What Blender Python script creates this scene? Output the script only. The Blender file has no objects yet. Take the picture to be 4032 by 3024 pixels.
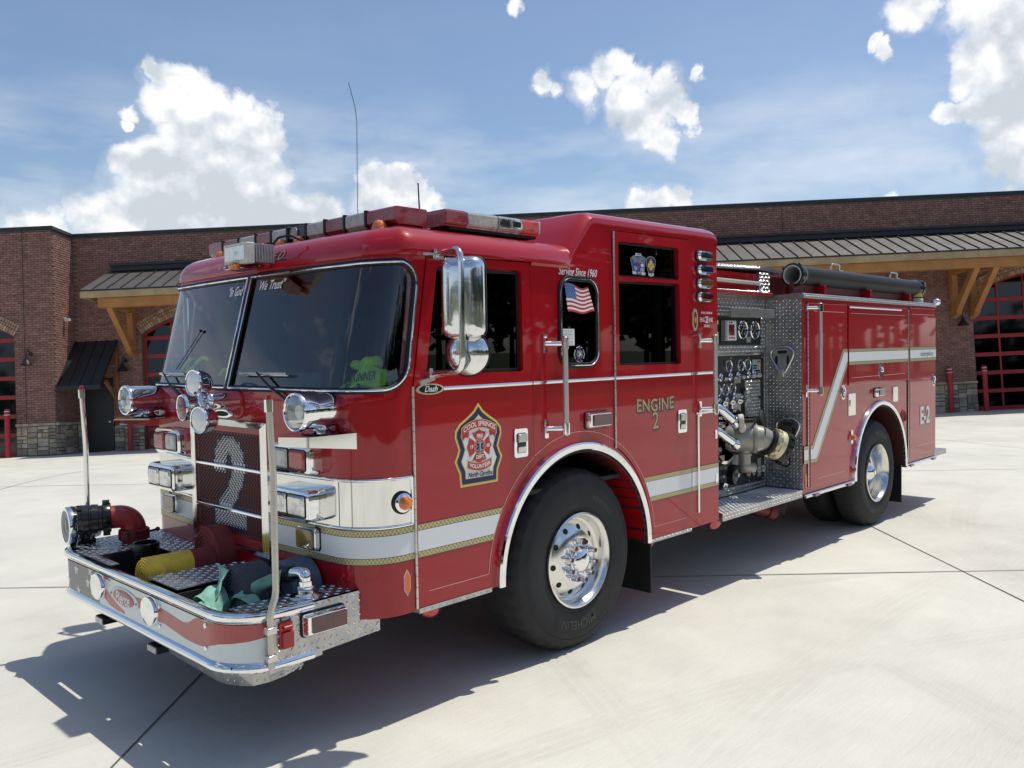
import bpy, bmesh, math, random
from mathutils import Vector, Matrix, Euler, noise
from mathutils.geometry import tessellate_polygon
random.seed(7)
PI = math.pi
scene = bpy.context.scene
COL = scene.collection
# ------------------------------------------------------------------ camera
CAM = Vector((-2.622, -3.298, 1.855))
CR = Vector((0.6945652, -0.7192252, -0.01715488))
CU = Vector((0.04067741, 0.01545342, 0.99905282))
CD = Vector((0.71827887, 0.69460514, -0.03998963))
cd = bpy.data.cameras.new('camera'); cam = bpy.data.objects.new('camera', cd); COL.objects.link(cam)
m = Matrix.Identity(4)
for i in range(3):
    m[i][0] = CR[i]; m[i][1] = CU[i]; m[i][2] = -CD[i]; m[i][3] = CAM[i]
cam.matrix_world = m
cd.sensor_width = 36; cd.lens = 1833.03 / 2212 * 36; cd.clip_end = 3000; cd.clip_start = .05
scene.camera = cam
# ------------------------------------------------------------------ sun and sky
SUN = Vector((.36, -.10, 1)).normalized()
sl = bpy.data.lights.new('sun', 'SUN'); sun = bpy.data.objects.new('sun', sl); COL.objects.link(sun)
sl.energy = 4.0; sl.angle = math.radians(.55); sl.color = (1, .95, .845)
sun.rotation_euler = SUN.to_track_quat('Z', 'Y').to_euler(); sun.location = (0, 0, 30)
SKY_STRENGTH = .124
scene.view_settings.view_transform = 'Standard'; scene.view_settings.look = 'None'
scene.view_settings.exposure = 0.0; scene.view_settings.gamma = 1
scene.view_settings.use_curve_mapping = False
world = bpy.data.worlds.new('World'); scene.world = world; world.use_nodes = True

class NT:
    """tiny node helper"""
    def __init__(s, tree): s.t = tree; s.n = tree.nodes; s.l = tree.links
    def new(s, typ, **kw):
        n = s.n.new(typ)
        for k, v in kw.items(): setattr(n, k, v)
        return n
    def put(s, sock, v):
        if isinstance(v, bpy.types.NodeSocket): s.l.new(v, sock)
        else:
            try: sock.default_value = v
            except Exception: sock.default_value = (v, v, v)
    def math(s, op, a, b=0., c=0., clamp=False):
        n = s.new('ShaderNodeMath', operation=op, use_clamp=clamp)
        s.put(n.inputs[0], a); s.put(n.inputs[1], b); s.put(n.inputs[2], c); return n.outputs[0]
    def vec(s, op, a, b=(0, 0, 0)):
        n = s.new('ShaderNodeVectorMath', operation=op); s.put(n.inputs[0], a)
        if op == 'SCALE': s.put(n.inputs['Scale'], b)
        else: s.put(n.inputs[1], b)
        return n.outputs['Value'] if op in ('DISTANCE', 'LENGTH', 'DOT_PRODUCT') else n.outputs['Vector']
    def noise(s, v, scale, detail=3, rough=.55, dist=0.):
        n = s.new('ShaderNodeTexNoise'); 
        if v is not None: s.put(n.inputs['Vector'], v)
        n.inputs['Scale'].default_value = scale; n.inputs['Detail'].default_value = detail
        n.inputs['Roughness'].default_value = rough; n.inputs['Distortion'].default_value = dist
        return n.outputs['Fac']
    def ramp(s, fac, stops, interp='LINEAR'):
        n = s.new('ShaderNodeValToRGB'); s.put(n.inputs[0], fac); cr = n.color_ramp; cr.interpolation = interp
        while len(cr.elements) < len(stops): cr.elements.new(.5)
        for e, (p, c) in zip(cr.elements, stops):
            e.position = p; e.color = (c if len(c) == 4 else (*c, 1)) if not isinstance(c, (int, float)) else (c, c, c, 1)
        return n.outputs[0]
    def mix(s, fac, a, b, mode='MIX'):
        n = s.new('ShaderNodeMix', data_type='RGBA', blend_type=mode)
        s.put(n.inputs[0], fac)
        for sk, v in ((n.inputs[6], a), (n.inputs[7], b)):
            s.put(sk, (*v, 1) if isinstance(v, tuple) and len(v) == 3 else v)
        return n.outputs[2]
    def map(s, v, scale=(1, 1, 1), rot=(0, 0, 0), loc=(0, 0, 0)):
        n = s.new('ShaderNodeMapping'); s.put(n.inputs[0], v)
        n.inputs[1].default_value = loc; n.inputs[2].default_value = rot; n.inputs[3].default_value = scale
        return n.outputs[0]

def pix_dir(sx, sy):
    """direction of a point of the sky given by its place in the 4032 x 3024 photograph (used once, to place the clouds)"""
    v = CD + CR * ((sx * 2212 / 4032 - 1106) / 1833.03) - CU * ((sy * 2212 / 4032 - 829.5) / 1833.03)
    return v.normalized()
def azel(v): return math.atan2(v.y, v.x), math.asin(max(-1, min(1, v.z)))

w = NT(world.node_tree); w.n.clear()
out = w.new('ShaderNodeOutputWorld')
sky = w.new('ShaderNodeTexSky', sky_type='NISHITA'); sky.sun_disc = False
sky.sun_elevation = math.asin(SUN.z); sky.sun_rotation = math.atan2(SUN.x, SUN.y)
sky.altitude = 200; sky.air_density = 1.0; sky.dust_density = 1.4; sky.ozone_density = 1.6
bgs = w.new('ShaderNodeBackground'); bgs.inputs[1].default_value = SKY_STRENGTH
tc = w.new('ShaderNodeTexCoord'); G = tc.outputs['Generated']
sep = w.new('ShaderNodeSeparateXYZ'); w.l.new(G, sep.inputs[0])
az = w.math('ARCTAN2', sep.outputs[1], sep.outputs[0]); el = w.math('ARCSINE', sep.outputs[2])
cmb = w.new('ShaderNodeCombineXYZ'); w.l.new(az, cmb.inputs[0]); w.l.new(el, cmb.inputs[1])
P0 = cmb.outputs[0]
def fbm(vec, sc, det=7, ro=.58): return w.noise(vec, sc, det, ro)
def wob(vec, sc, amt, seed):
    n = w.new('ShaderNodeTexNoise'); w.l.new(vec, n.inputs['Vector']); n.inputs['Scale'].default_value = sc; n.inputs['Detail'].default_value = 5
    n.inputs['Roughness'].default_value = .6
    return w.vec('SCALE', w.vec('SUBTRACT', n.outputs['Color'], (.5, .5, .5)), amt)
Pw = w.vec('ADD', P0, w.vec('MULTIPLY', wob(P0, 12, .075, 0), (1, 1, 0)))
# cumulus lobes: x, y, radius in the photograph's pixels
LOBES = [(690,330,75),(640,300,50),(660,430,110),(760,440,130),(860,480,130),(960,430,80),(1000,520,110),(700,560,120),(860,620,200),(1040,620,120),(1060,760,160),
 (640,720,190),(480,650,90),(900,820,260),(560,860,190),(1150,840,140),(1250,840,110),(380,880,140),(700,900,260),(180,930,120),(60,960,60),(1320,930,90),(1000,930,200),
 (1500,690,90),(1590,690,80),(1620,790,120),(1480,790,110),(1560,860,200),(505,430,45),(480,480,30),
 (2450,250,65),(2380,300,80),(2520,330,90),(2280,370,80),(2620,330,75),(2660,400,80),(2560,460,110),(2460,400,90),(2590,560,70),(2700,460,60),(2120,340,38),(2160,370,30),(2770,310,22),
 (2050,30,45),(2600,790,70),(2680,770,60),(2520,810,70),(2820,810,35),(3480,770,45),(3590,30,90),(3800,50,110),(3950,100,160),(3780,300,75),(3860,260,110),(3960,250,140),(3740,440,60),(3850,420,100),(3960,420,130),(4000,560,150),(3930,680,60),(4010,690,60),(3500,190,42),(3450,160,30)]
def lobes(P):
    best = None
    for (x, y, rr) in LOBES:
        a, e = azel(pix_dir(x, y)); rad = rr / 3341. * 1.12
        d = w.math('MULTIPLY_ADD', w.vec('DISTANCE', P, (a, e, 0)), -1. / rad, 1.)
        best = d if best is None else w.math('MAXIMUM', best, d)
    return best
def flat(P, z=0.):
    return P
L1 = lobes(Pw)
n1 = w.math('ADD', w.math('MULTIPLY', fbm(P0, 15, 9, .60), .75), w.math('MULTIPLY', fbm(P0, 48, 6, .6), .25))
dens = w.math('ADD', L1, w.math('MULTIPLY', w.math('SUBTRACT', n1, .5), 1.05))
mask = w.ramp(dens, [(.10, 0), (.22, .22), (.33, .66), (.44, .93), (.60, 1)])
# rest of the sky: the same fair-weather cumulus, so the chrome has something to reflect
far3 = w.noise(w.map(G, (1, 1, 2.2)), 3.4, 8, .6)
az0, el0 = azel(CD)
outside = w.math('GREATER_THAN', w.vec('DISTANCE', P0, (az0, el0, 0)), 1.0)
outm = w.math('MULTIPLY', w.ramp(w.vec('DISTANCE', P0, (az0, el0 + .1, 0)), [(.30, 0), (.42, 1)]) if False else outside, w.ramp(far3, [(.58, 0), (.66, .55)]))
# thin haze-like veil near the horizon and streaks on the right
veil = w.math('MULTIPLY', w.ramp(w.noise(w.map(P0, (2.2, 8, 1)), 1.5, 5, .55), [(.40, 0), (.75, .75)]), w.ramp(el, [(.10, 1), (.22, .8), (.30, .10), (.40, .0)]))
dk = w.math('MAXIMUM', w.math('MULTIPLY_ADD', w.vec('DISTANCE', Pw, (*azel(pix_dir(4080, 250)), 0)), -1/.10, 1.), w.math('MULTIPLY', w.math('MULTIPLY_ADD', w.vec('DISTANCE', Pw, (*azel(pix_dir(900, 880)), 0)), -1/.12, 1.), .55))
dk = w.math('MAXIMUM', dk, 0.)
halo = w.ramp(w.math('ADD', L1, w.math('MULTIPLY', w.math('SUBTRACT', fbm(P0, 9, 7, .62), .5), 1.5)), [(.0, 0), (.45, .42)])
am = w.math('MAXIMUM', w.math('MAXIMUM', mask, halo), w.math('MAXIMUM', outm, veil))
# light on the clouds: brighter where the cloud thins towards the sun side, greyer inside and at the base
n2 = fbm(w.vec('ADD', P0, (-.006, .016, 0)), 21, 5, .5)
n1s = fbm(P0, 21, 5, .5)
n3 = fbm(P0, 9, 6, .55)
lit = w.math('ADD', w.math('MULTIPLY', w.math('SUBTRACT', n1s, n2), 1.9), w.math('MULTIPLY', w.math('SUBTRACT', n3, .5), -2.2))
lit = w.math('ADD', w.math('ADD', lit, w.math('MULTIPLY', dens, -.16)), w.math('MULTIPLY', w.math('MULTIPLY', dk, mask), -.6))
ccol = w.ramp(w.math('ADD', lit, .5), [(.0, (.60, .65, .71)), (.26, (.76, .80, .85)), (.44, (.93, .945, .965)), (.60, (1.0, 1.0, 1.0))])
bgc = w.new('ShaderNodeBackground'); w.l.new(ccol, bgc.inputs[0]); bgc.inputs[1].default_value = 1.05
hs = w.new('ShaderNodeHueSaturation'); w.l.new(sky.outputs[0], hs.inputs['Color']); hs.inputs['Saturation'].default_value = 1.0
w.l.new(w.mix(1., hs.outputs[0], (.95, .985, 1.02), 'MULTIPLY'), bgs.inputs[0])
ms = w.new('ShaderNodeMixShader'); w.l.new(am, ms.inputs[0]); w.l.new(bgs.outputs[0], ms.inputs[1]); w.l.new(bgc.outputs[0], ms.inputs[2])
w.l.new(ms.outputs[0], out.inputs[0])

# ------------------------------------------------------------------ materials
MATS = {}
def mat(name, col=(.5, .5, .5), rough=.5, metal=0., coat=0., spec=.5, bump=None, var=None, emis=None, trans=0.):
    """principled; var=(scale, amount) low contrast mottling; bump=(scale, distance)"""
    M = bpy.data.materials.new(name); M.use_nodes = True; MATS[name] = M
    t = NT(M.node_tree); b = M.node_tree.nodes['Principled BSDF']
    b.inputs['Base Color'].default_value = (*col, 1); b.inputs['Roughness'].default_value = rough
    b.inputs['Metallic'].default_value = metal; b.inputs['Coat Weight'].default_value = coat
    b.inputs['Coat Roughness'].default_value = .03; b.inputs['Specular IOR Level'].default_value = spec
    b.inputs['Transmission Weight'].default_value = trans
    co = t.new('ShaderNodeTexCoord').outputs['Object']
    if var:
        n = t.noise(co, var[0], 5, .6)
        k = var[1]
        c = t.ramp(n, [(.3, tuple(x * (1 - k) for x in col)), (.7, tuple(min(1, x * (1 + k)) for x in col))])
        t.l.new(c, b.inputs['Base Color'])
        r = t.math('MULTIPLY_ADD', n, .25 * min(1, rough + .3), rough - .06, clamp=True); t.l.new(r, b.inputs['Roughness'])
    if bump:
        bn = t.new('ShaderNodeBump'); bn.inputs['Distance'].default_value = bump[1]; bn.inputs['Strength'].default_value = 1
        t.l.new(t.noise(co, bump[0], 4, .6), bn.inputs['Height']); t.l.new(bn.outputs[0], b.inputs['Normal'])
    if emis: b.inputs['Emission Color'].default_value = (*emis[0], 1); b.inputs['Emission Strength'].default_value = emis[1]
    return M
def M(n): return MATS[n]
mat('red_paint', (.36, .004, .011), .38, 0, 1.0, spec=.08, bump=(2.2, .0010))
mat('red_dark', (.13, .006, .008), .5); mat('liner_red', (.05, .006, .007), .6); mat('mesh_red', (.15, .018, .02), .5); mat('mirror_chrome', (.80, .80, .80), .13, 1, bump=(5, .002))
mat('red_painted_steel', (.30, .014, .018), .38, coat=.3, var=(6, .15))
mat('chrome', (.86, .87, .88), .05, 1, bump=(3, .0008))
mat('polished_aluminium', (.83, .82, .80), .13, 1, var=(9, .06))
mat('brushed_steel', (.62, .62, .60), .28, 1, var=(14, .12))
mat('tread_plate', (.46, .46, .455), .34, 1, var=(11, .2), bump=(60, .0004)); mat('tread_lug', (.88, .88, .87), .16, 1)
mat('tread_plate_dull', (.42, .42, .41), .42, 1, var=(7, .3), bump=(60, .0004))
mat('black_rubber', (.013, .013, .014), .5, spec=.3, var=(12, .3), bump=(40, .0006))
mat('tyre_rubber', (.022, .022, .023), .72, var=(7, .4), bump=(55, .0008))
mat('black_gloss', (.010, .010, .011), .22, var=(9, .3))
mat('black_matte', (.012, .012, .013), .8)
mat('underside', (.02, .02, .02), .85, var=(4, .4))
mat('white_reflective', (.74, .76, .77), .33, var=(3, .03))
mat('white_print', (.80, .80, .80), .4)
mat('navy_print', (.012, .02, .09), .4)
mat('yellow_print', (.72, .55, .12), .4)
mat('red_print', (.52, .03, .035), .4)
mat('blue_print', (.02, .10, .33), .4)
mat('purple_print', (.10, .03, .20), .4)
mat('grey_print', (.30, .31, .31), .4)
mat('orange_reflector', (.75, .16, .03), .3)
mat('cream_bar', (.55, .52, .45), .35, .6, var=(8, .1), bump=(90, .0006))
mat('knurled_grip', (.56, .54, .51), .4, .7, bump=(120, .001))
mat('yellow_hose', (.86, .58, .07), .75, var=(14, .2), bump=(180, .0012))
mat('maroon_hose', (.26, .045, .042), .85, var=(12, .25), bump=(180, .0012))
mat('blue_hose', (.11, .15, .21), .85, var=(9, .35), bump=(160, .0012))
mat('charcoal_hose', (.065, .07, .085), .88, var=(9, .35), bump=(160, .0012))
mat('green_hose', (.22, .44, .34), .85, var=(11, .38), bump=(160, .0012))
mat('hivis_cloth', (.50, .90, .03), .8, var=(8, .2), bump=(30, .004))
mat('cloth_dark', (.02, .022, .026), .9, var=(6, .4), bump=(30, .004))
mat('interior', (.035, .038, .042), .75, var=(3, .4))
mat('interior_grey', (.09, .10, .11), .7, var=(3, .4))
mat('panel_black', (.012, .012, .013), .42, var=(18, .3))
mat('valve_grey', (.34, .33, .29), .36, .25, coat=.3, var=(6, .12))
mat('brass_cream', (.62, .56, .36), .35, .3, var=(9, .2))
mat('frosted_glass', (.78, .80, .80), .12, coat=1, var=(20, .1), bump=(90, .001))
mat('label_blue', (.03, .25, .55), .4)
mat('lcd_green', (.30, .42, .40), .3)
mat('grey_plastic', (.30, .31, .30), .45)
mat('white_plastic', (.62, .63, .62), .45, var=(5, .1))
mat('dull_white', (.55, .53, .46), .45, var=(14, .2))
mat('amber_beacon', (.80, .42, .04), .25, coat=.7)
def lens(name, col, rough=.12, ribs=0., dirt=0.):
    Mx = mat(name, col, rough, coat=1.)
    t = NT(Mx.node_tree); b = Mx.node_tree.nodes['Principled BSDF']
    co = t.new('ShaderNodeTexCoord').outputs['Object']
    n = t.noise(co, 22, 5, .65)
    t.l.new(t.mix(t.ramp(n, [(.35, 0), (.7, 1)]), tuple(c * (1 - dirt) for c in col), tuple(min(1, c * 1.25) for c in col)), b.inputs['Base Color'])
    if ribs:
        wv = t.new('ShaderNodeTexWave', bands_direction='Y'); t.l.new(co, wv.inputs['Vector']); wv.inputs['Scale'].default_value = ribs
        bn = t.new('ShaderNodeBump'); bn.inputs['Distance'].default_value = .003; t.l.new(wv.outputs[1], bn.inputs['Height']); t.l.new(bn.outputs[0], b.inputs['Normal'])
    return Mx
lens('lens_red', (.50, .012, .018), .1, 40, .35); lens('lens_dark_red', (.20, .008, .014), .12, 40, .5); lens('lens_clear', (.62, .63, .61), .1, 45, .35)
lens('lens_amber', (.85, .20, .015), .15, 40, .3); lens('lens_smoked_amber', (.17, .10, .03), .12, 0, .5)
lens('lens_green', (.008, .03, .02), .1, 0, .4); lens('lens_blue', (.01, .02, .08), .1, 0, .4); lens('lens_bar_red', (.30, .008, .018), .16, 30, .35)
lens('lens_bar_clear', (.50, .51, .45), .16, 30, .35); lens('lens_bright_red', (.62, .03, .02), .12, 30, .3); lens('lens_maroon', (.09, .01, .015), .1, 60, .5)
def glass(name, tint, refl=1., base=.0):
    Mx = bpy.data.materials.new(name); Mx.use_nodes = True; MATS[name] = Mx; t = NT(Mx.node_tree); t.n.clear()
    o = t.new('ShaderNodeOutputMaterial'); tr = t.new('ShaderNodeBsdfTransparent'); tr.inputs[0].default_value = (*tint, 1)
    g = t.new('ShaderNodeBsdfGlossy'); g.inputs['Roughness'].default_value = .05 if 'building' in name else .012; g.inputs['Color'].default_value = (refl, refl, refl, 1)
    ge = t.new('ShaderNodeNewGeometry'); cs_ = t.math('ABSOLUTE', t.vec('DOT_PRODUCT', ge.outputs['Normal'], ge.outputs['Incoming'])); fr = t.math('MULTIPLY_ADD', t.math('POWER', t.math('SUBTRACT', 1., cs_), 5.), .95, .05)
    mx = t.new('ShaderNodeMixShader'); t.l.new(t.math('MULTIPLY_ADD', fr, 1.6, base, clamp=True), mx.inputs[0]); t.l.new(tr.outputs[0], mx.inputs[1]); t.l.new(g.outputs[0], mx.inputs[2])
    t.l.new(mx.outputs[0], o.inputs[0]); return Mx
glass('windshield_glass', (.60, .70, .74), 1., .01); glass('side_glass', (.03, .032, .035), 1., -.035); glass('building_glass', (.10, .12, .13), .62, .0)
hl = lens('headlamp_lens', (.80, .81, .79), .08, 26, .45); hl.node_tree.nodes['Principled BSDF'].inputs['Metallic'].default_value = .75
def glass_clear(name): return glass(name, (.85, .86, .84), 1., .02)
glass_clear('lamp_glass')
# gold leaf with engine-turned checks
g = mat('gold_leaf', (.42, .36, .16), .32, .35)
t = NT(g.node_tree); b = g.node_tree.nodes['Principled BSDF']; co = t.new('ShaderNodeTexCoord').outputs['Object']
sp = t.new('ShaderNodeSeparateXYZ'); t.l.new(co, sp.inputs[0])
hx = t.math('ADD', sp.outputs[0], t.math('MULTIPLY', sp.outputs[1], -1.)); hz = sp.outputs[2]
fx = t.math('FRACT', t.math('MULTIPLY', t.math('ADD', hx, hz), 38.)); fz = t.math('FRACT', t.math('MULTIPLY', t.math('SUBTRACT', hx, hz), 38.))
t.l.new(t.ramp(t.math('MULTIPLY', t.math('ADD', fx, fz), .5), [(.15, (.20, .16, .06)), (.5, (.44, .38, .17)), (.85, (.66, .60, .36))]), b.inputs['Base Color'])

# ------------------------------------------------------------------ mesh builder
class MB:
    def __init__(s): s.v = []; s.f = []; s.mi = []
    def add(s, vs, fs, mi=0):
        o = len(s.v); s.v += [tuple(v) for v in vs]; s.f += [tuple(i + o for i in f) for f in fs]; s.mi += [mi] * len(fs); return s
    def box(s, x0, x1, y0, y1, z0, z1, mi=0):
        return s.add([(x0,y0,z0),(x1,y0,z0),(x1,y1,z0),(x0,y1,z0),(x0,y0,z1),(x1,y0,z1),(x1,y1,z1),(x0,y1,z1)],
                     [(0,3,2,1),(4,5,6,7),(0,1,5,4),(1,2,6,5),(2,3,7,6),(3,0,4,7)], mi)
    def obox(s, c, X, Y, Z, hx, hy, hz, mi=0):
        c = Vector(c); X = Vector(X).normalized(); Y = Vector(Y).normalized(); Z = Vector(Z).normalized()
        vs = [c + X*a*hx + Y*b_*hy + Z*d*hz for d in (-1, 1) for (a, b_) in ((-1,-1),(1,-1),(1,1),(-1,1))]
        return s.add(vs, [(0,3,2,1),(4,5,6,7),(0,1,5,4),(1,2,6,5),(2,3,7,6),(3,0,4,7)], mi)
    def prism(s, pts, fn0, fn1, mi=0, caps=True):
        n = len(pts); vs = [fn0(*p) for p in pts] + [fn1(*p) for p in pts]
        fs = [(i, (i+1) % n, n + (i+1) % n, n + i) for i in range(n)]
        if caps: fs += [tuple(range(n))[::-1], tuple(range(n, 2*n))]
        return s.add(vs, fs, mi)
    def poly(s, pts, fn, mi=0):
        tri = tessellate_polygon([[Vector((p[0], p[1], 0)) for p in pts]])
        return s.add([fn(*p) for p in pts], tri, mi)
    def frame(s, axis):
        a = Vector(axis).normalized(); u = a.orthogonal().normalized() if abs(a.z) > .9 else Vector((0,0,1)).cross(a).normalized()
        return a, u, a.cross(u)
    def lathe(s, prof, o, axis, n=32, mi=0, a0=0., a1=2*PI, mis=None):
        a, u, v = s.frame(axis); o = Vector(o); full = abs(a1 - a0 - 2*PI) < 1e-6; m_ = n if full else n + 1
        vs = []
        for (r, h) in prof:
            for i in range(m_):
                t_ = a0 + (a1 - a0) * i / n; vs.append(o + a*h + (u*math.cos(t_) + v*math.sin(t_)) * r)
        b0 = len(s.v); s.v += [tuple(q) for q in vs]
        for j in range(len(prof) - 1):
            for i in range(n):
                i2 = (i + 1) % m_ if full else i + 1
                s.f.append((b0 + j*m_ + i, b0 + j*m_ + i2, b0 + (j+1)*m_ + i2, b0 + (j+1)*m_ + i)); s.mi.append(mis[j] if mis else mi)
        return s
    def cyl(s, p0, p1, r, r1=None, n=20, mi=0, caps=True):
        p0 = Vector(p0); p1 = Vector(p1); h = (p1 - p0).length; r1 = r if r1 is None else r1
        pr = [(r, 0), (r1, h)]
        if caps: pr = [(1e-5, 0)] + pr + [(1e-5, h)]
        return s.lathe(pr, p0, p1 - p0, n, mi)
    def sphere(s, o, r, n=16, mi=0, sc=(1, 1, 1)):
        vs = []; fs = []; k = n // 2
        for j in range(k + 1):
            th = PI * j / k
            for i in range(n):
                ph = 2*PI*i/n; vs.append((o[0] + sc[0]*r*math.sin(th)*math.cos(ph), o[1] + sc[1]*r*math.sin(th)*math.sin(ph), o[2] + sc[2]*r*math.cos(th)))
        for j in range(k):
            for i in range(n): fs.append((j*n+i, (j+1)*n+i, (j+1)*n+(i+1)%n, j*n+(i+1)%n))
        return s.add(vs, fs, mi)
    def tube(s, path, r, n=10, mi=0, closed=False, flat=None):
        """swept tube; flat=(normal vector fn or vector, ratio) squashes it"""
        P = [Vector(p) for p in path]; m_ = len(P); vs = []; prev = None
        for i, p in enumerate(P):
            a = P[(i-1) % m_] if (closed or i > 0) else P[i]; b_ = P[(i+1) % m_] if (closed or i < m_-1) else P[i]
            t_ = (b_ - a).normalized()
            if prev is None: u = t_.orthogonal().normalized()
            else:
                u = prev - t_ * prev.dot(t_); u = u.normalized() if u.length > 1e-6 else t_.orthogonal().normalized()
            prev = u; v = t_.cross(u); rr = r[i] if isinstance(r, (list, tuple)) else r
            for k in range(n):
                an = 2*PI*k/n; vs.append(p + (u*math.cos(an) + v*math.sin(an)) * rr)
        fs = []
        for i in range(m_ if closed else m_ - 1):
            for k in range(n): fs.append((i*n+k, i*n+(k+1)%n, ((i+1)%m_)*n+(k+1)%n, ((i+1)%m_)*n+k))
        if not closed: fs += [tuple(range(n))[::-1], tuple(range((m_-1)*n, m_*n))]
        return s.add(vs, fs, mi)
    def grid(s, fn, nu, nv, mi=0):
        vs = [fn(i/nu, j/nv) for j in range(nv+1) for i in range(nu+1)]
        fs = [(j*(nu+1)+i, j*(nu+1)+i+1, (j+1)*(nu+1)+i+1, (j+1)*(nu+1)+i) for j in range(nv) for i in range(nu)]
        return s.add(vs, fs, mi)
    def text(s, body, size, fn, mi=0, align='CENTER', shear=0., bold=0., space=1., sx=1.):
        cu = bpy.data.curves.new('t', 'FONT'); cu.body = body; cu.size = size; cu.align_x = align; cu.align_y = 'CENTER'
        cu.shear = shear; cu.offset = bold; cu.space_character = space; cu.resolution_u = 3
        o = bpy.data.objects.new('t', cu); COL.objects.link(o); bpy.context.view_layer.update()
        me = bpy.data.meshes.new_from_object(o.evaluated_get(bpy.context.evaluated_depsgraph_get()))
        s.add([fn(v.co.x * sx, v.co.y) for v in me.vertices], [tuple(p.vertices) for p in me.polygons], mi)
        bpy.data.objects.remove(o); bpy.data.curves.remove(cu); bpy.data.meshes.remove(me); return s
    def mesh(s, name, mats, smooth=35):
        me = bpy.data.meshes.new(name); me.from_pydata(s.v, [], s.f)
        mats = list(mats) if isinstance(mats, (list, tuple)) else [mats]
        if -1 in s.mi: s.mi = [len(mats) if k == -1 else k for k in s.mi]; mats.append('tread_lug')
        for q in mats: me.materials.append(M(q) if isinstance(q, str) else q)
        me.polygons.foreach_set('material_index', s.mi)
        if smooth is not None:
            me.polygons.foreach_set('use_smooth', [True] * len(s.f))
            me.update(); me.set_sharp_from_angle(angle=math.radians(smooth))
        me.update(); return me
    def build(s, name, mats, parent=None, smooth=35, bevel=0., label=None, loc=None):
        if loc is not None: s.v = [tuple(Vector(v) - Vector(loc)) for v in s.v]
        me = s.mesh(name, mats, smooth)
        o = bpy.data.objects.new(name, me); COL.objects.link(o)
        if parent is not None: o.parent = parent
        if loc is not None: o.location = loc
        if bevel:
            bm = bmesh.new(); bm.from_mesh(me); bmesh.ops.remove_doubles(bm, verts=bm.verts, dist=1e-6); bmesh.ops.recalc_face_normals(bm, faces=bm.faces); bm.to_mesh(me); bm.free()
            if smooth is not None: me.set_sharp_from_angle(angle=math.radians(smooth))
            md = o.modifiers.new('bevel', 'BEVEL'); md.width = bevel; md.segments = 2; md.limit_method = 'ANGLE'; md.angle_limit = math.radians(40)
        if label: o['label'] = label
        return o
def dress(o, label, cat, group=None, kind=None):
    if label: o['label'] = label
    if cat: o['category'] = cat
    if group: o['group'] = group
    if kind: o['kind'] = kind
    return o
def empty(name, loc, label, cat, group=None, rot=None):
    o = bpy.data.objects.new(name, None); COL.objects.link(o); o.location = loc; o.empty_display_size = .2
    if rot is not None: o.matrix_world = Matrix.Translation(loc) @ rot.to_4x4()
    return dress(o, label, cat, group)
def copy_tree(o, parent=None):
    c = o.copy(); COL.objects.link(c)
    if parent is not None: c.parent = parent; c.matrix_parent_inverse = o.matrix_parent_inverse.copy()
    for ch in list(o.children): copy_tree(ch, c)
    return c
def rrect(x0, x1, z0, z1, r, n=5):
    pts = []
    for (cx, cz, a0) in ((x1-r, z0+r, -PI/2), (x1-r, z1-r, 0), (x0+r, z1-r, PI/2), (x0+r, z0+r, PI)):
        for i in range(n+1):
            a = a0 + PI/2*i/n; pts.append((cx + r*math.cos(a), cz + r*math.sin(a)))
    return pts
def rounded(poly, r, n=4):
    """round the corners of a convex-ish polygon"""
    out = []; m_ = len(poly)
    for i in range(m_):
        p = Vector(poly[i]); a = (Vector(poly[i-1]) - p); b_ = (Vector(poly[(i+1) % m_]) - p)
        rr = min(r, a.length*.45, b_.length*.45); a.normalize(); b_.normalize()
        for k in range(n+1):
            t_ = k/n; out.append(tuple((p + a*rr*(1-t_)**2 + b_*rr*t_**2)))
    return out
def union_cut(o, cutters, ops=None):
    for i, c in enumerate(cutters):
        md = o.modifiers.new('b', 'BOOLEAN'); md.object = c; md.operation = (ops[i] if ops else 'DIFFERENCE'); md.solver = 'EXACT'
    bpy.context.view_layer.update()
    me = bpy.data.meshes.new_from_object(o.evaluated_get(bpy.context.evaluated_depsgraph_get()))
    old = o.data; o.modifiers.clear(); o.data = me
    for c in cutters:
        mm = c.data; bpy.data.objects.remove(c)
    me.polygons.foreach_set('use_smooth', [True]*len(me.polygons)); me.set_sharp_from_angle(angle=math.radians(32))
    return o
def cutter(mb):
    o = mb.build('cutter', 'red_paint', smooth=None)
    bm = bmesh.new(); bm.from_mesh(o.data); bmesh.ops.remove_doubles(bm, verts=bm.verts, dist=1e-6); bmesh.ops.recalc_face_normals(bm, faces=bm.faces); bm.to_mesh(o.data); bm.free()
    return o
def lugs(mb, p0, U, V, lu, lv, pitch=.03, ln=.021, wd=.006, h=.0022, mi=-1, skip=None):
    """diamond-plate lugs over the parallelogram p0 + a*U + b*V (unit vectors), raised along U x V"""
    p0 = Vector(p0); U = Vector(U).normalized(); V = Vector(V).normalized(); N = U.cross(V); h *= 1.5
    nu = int(lu/pitch); nv = int(lv/pitch)
    for i in range(nu):
        for j in range(nv):
            a = (i + .5) * lu/nu; b_ = (j + .5) * lv/nv
            if skip and skip(a, b_): continue
            s_ = 1 if (i + j) % 2 else -1
            D = (U + V*s_).normalized(); E = (U*s_ - V).normalized(); c = p0 + U*a + V*b_
            k = ln/2; q = wd/2
            mb.add([c - D*k, c + E*q, c + D*k, c - E*q, c - D*k*.45 + N*h, c + D*k*.45 + N*h], [(0,1,4),(1,5,4),(1,2,5),(2,3,5),(3,4,5),(3,0,4)], mi)
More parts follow.
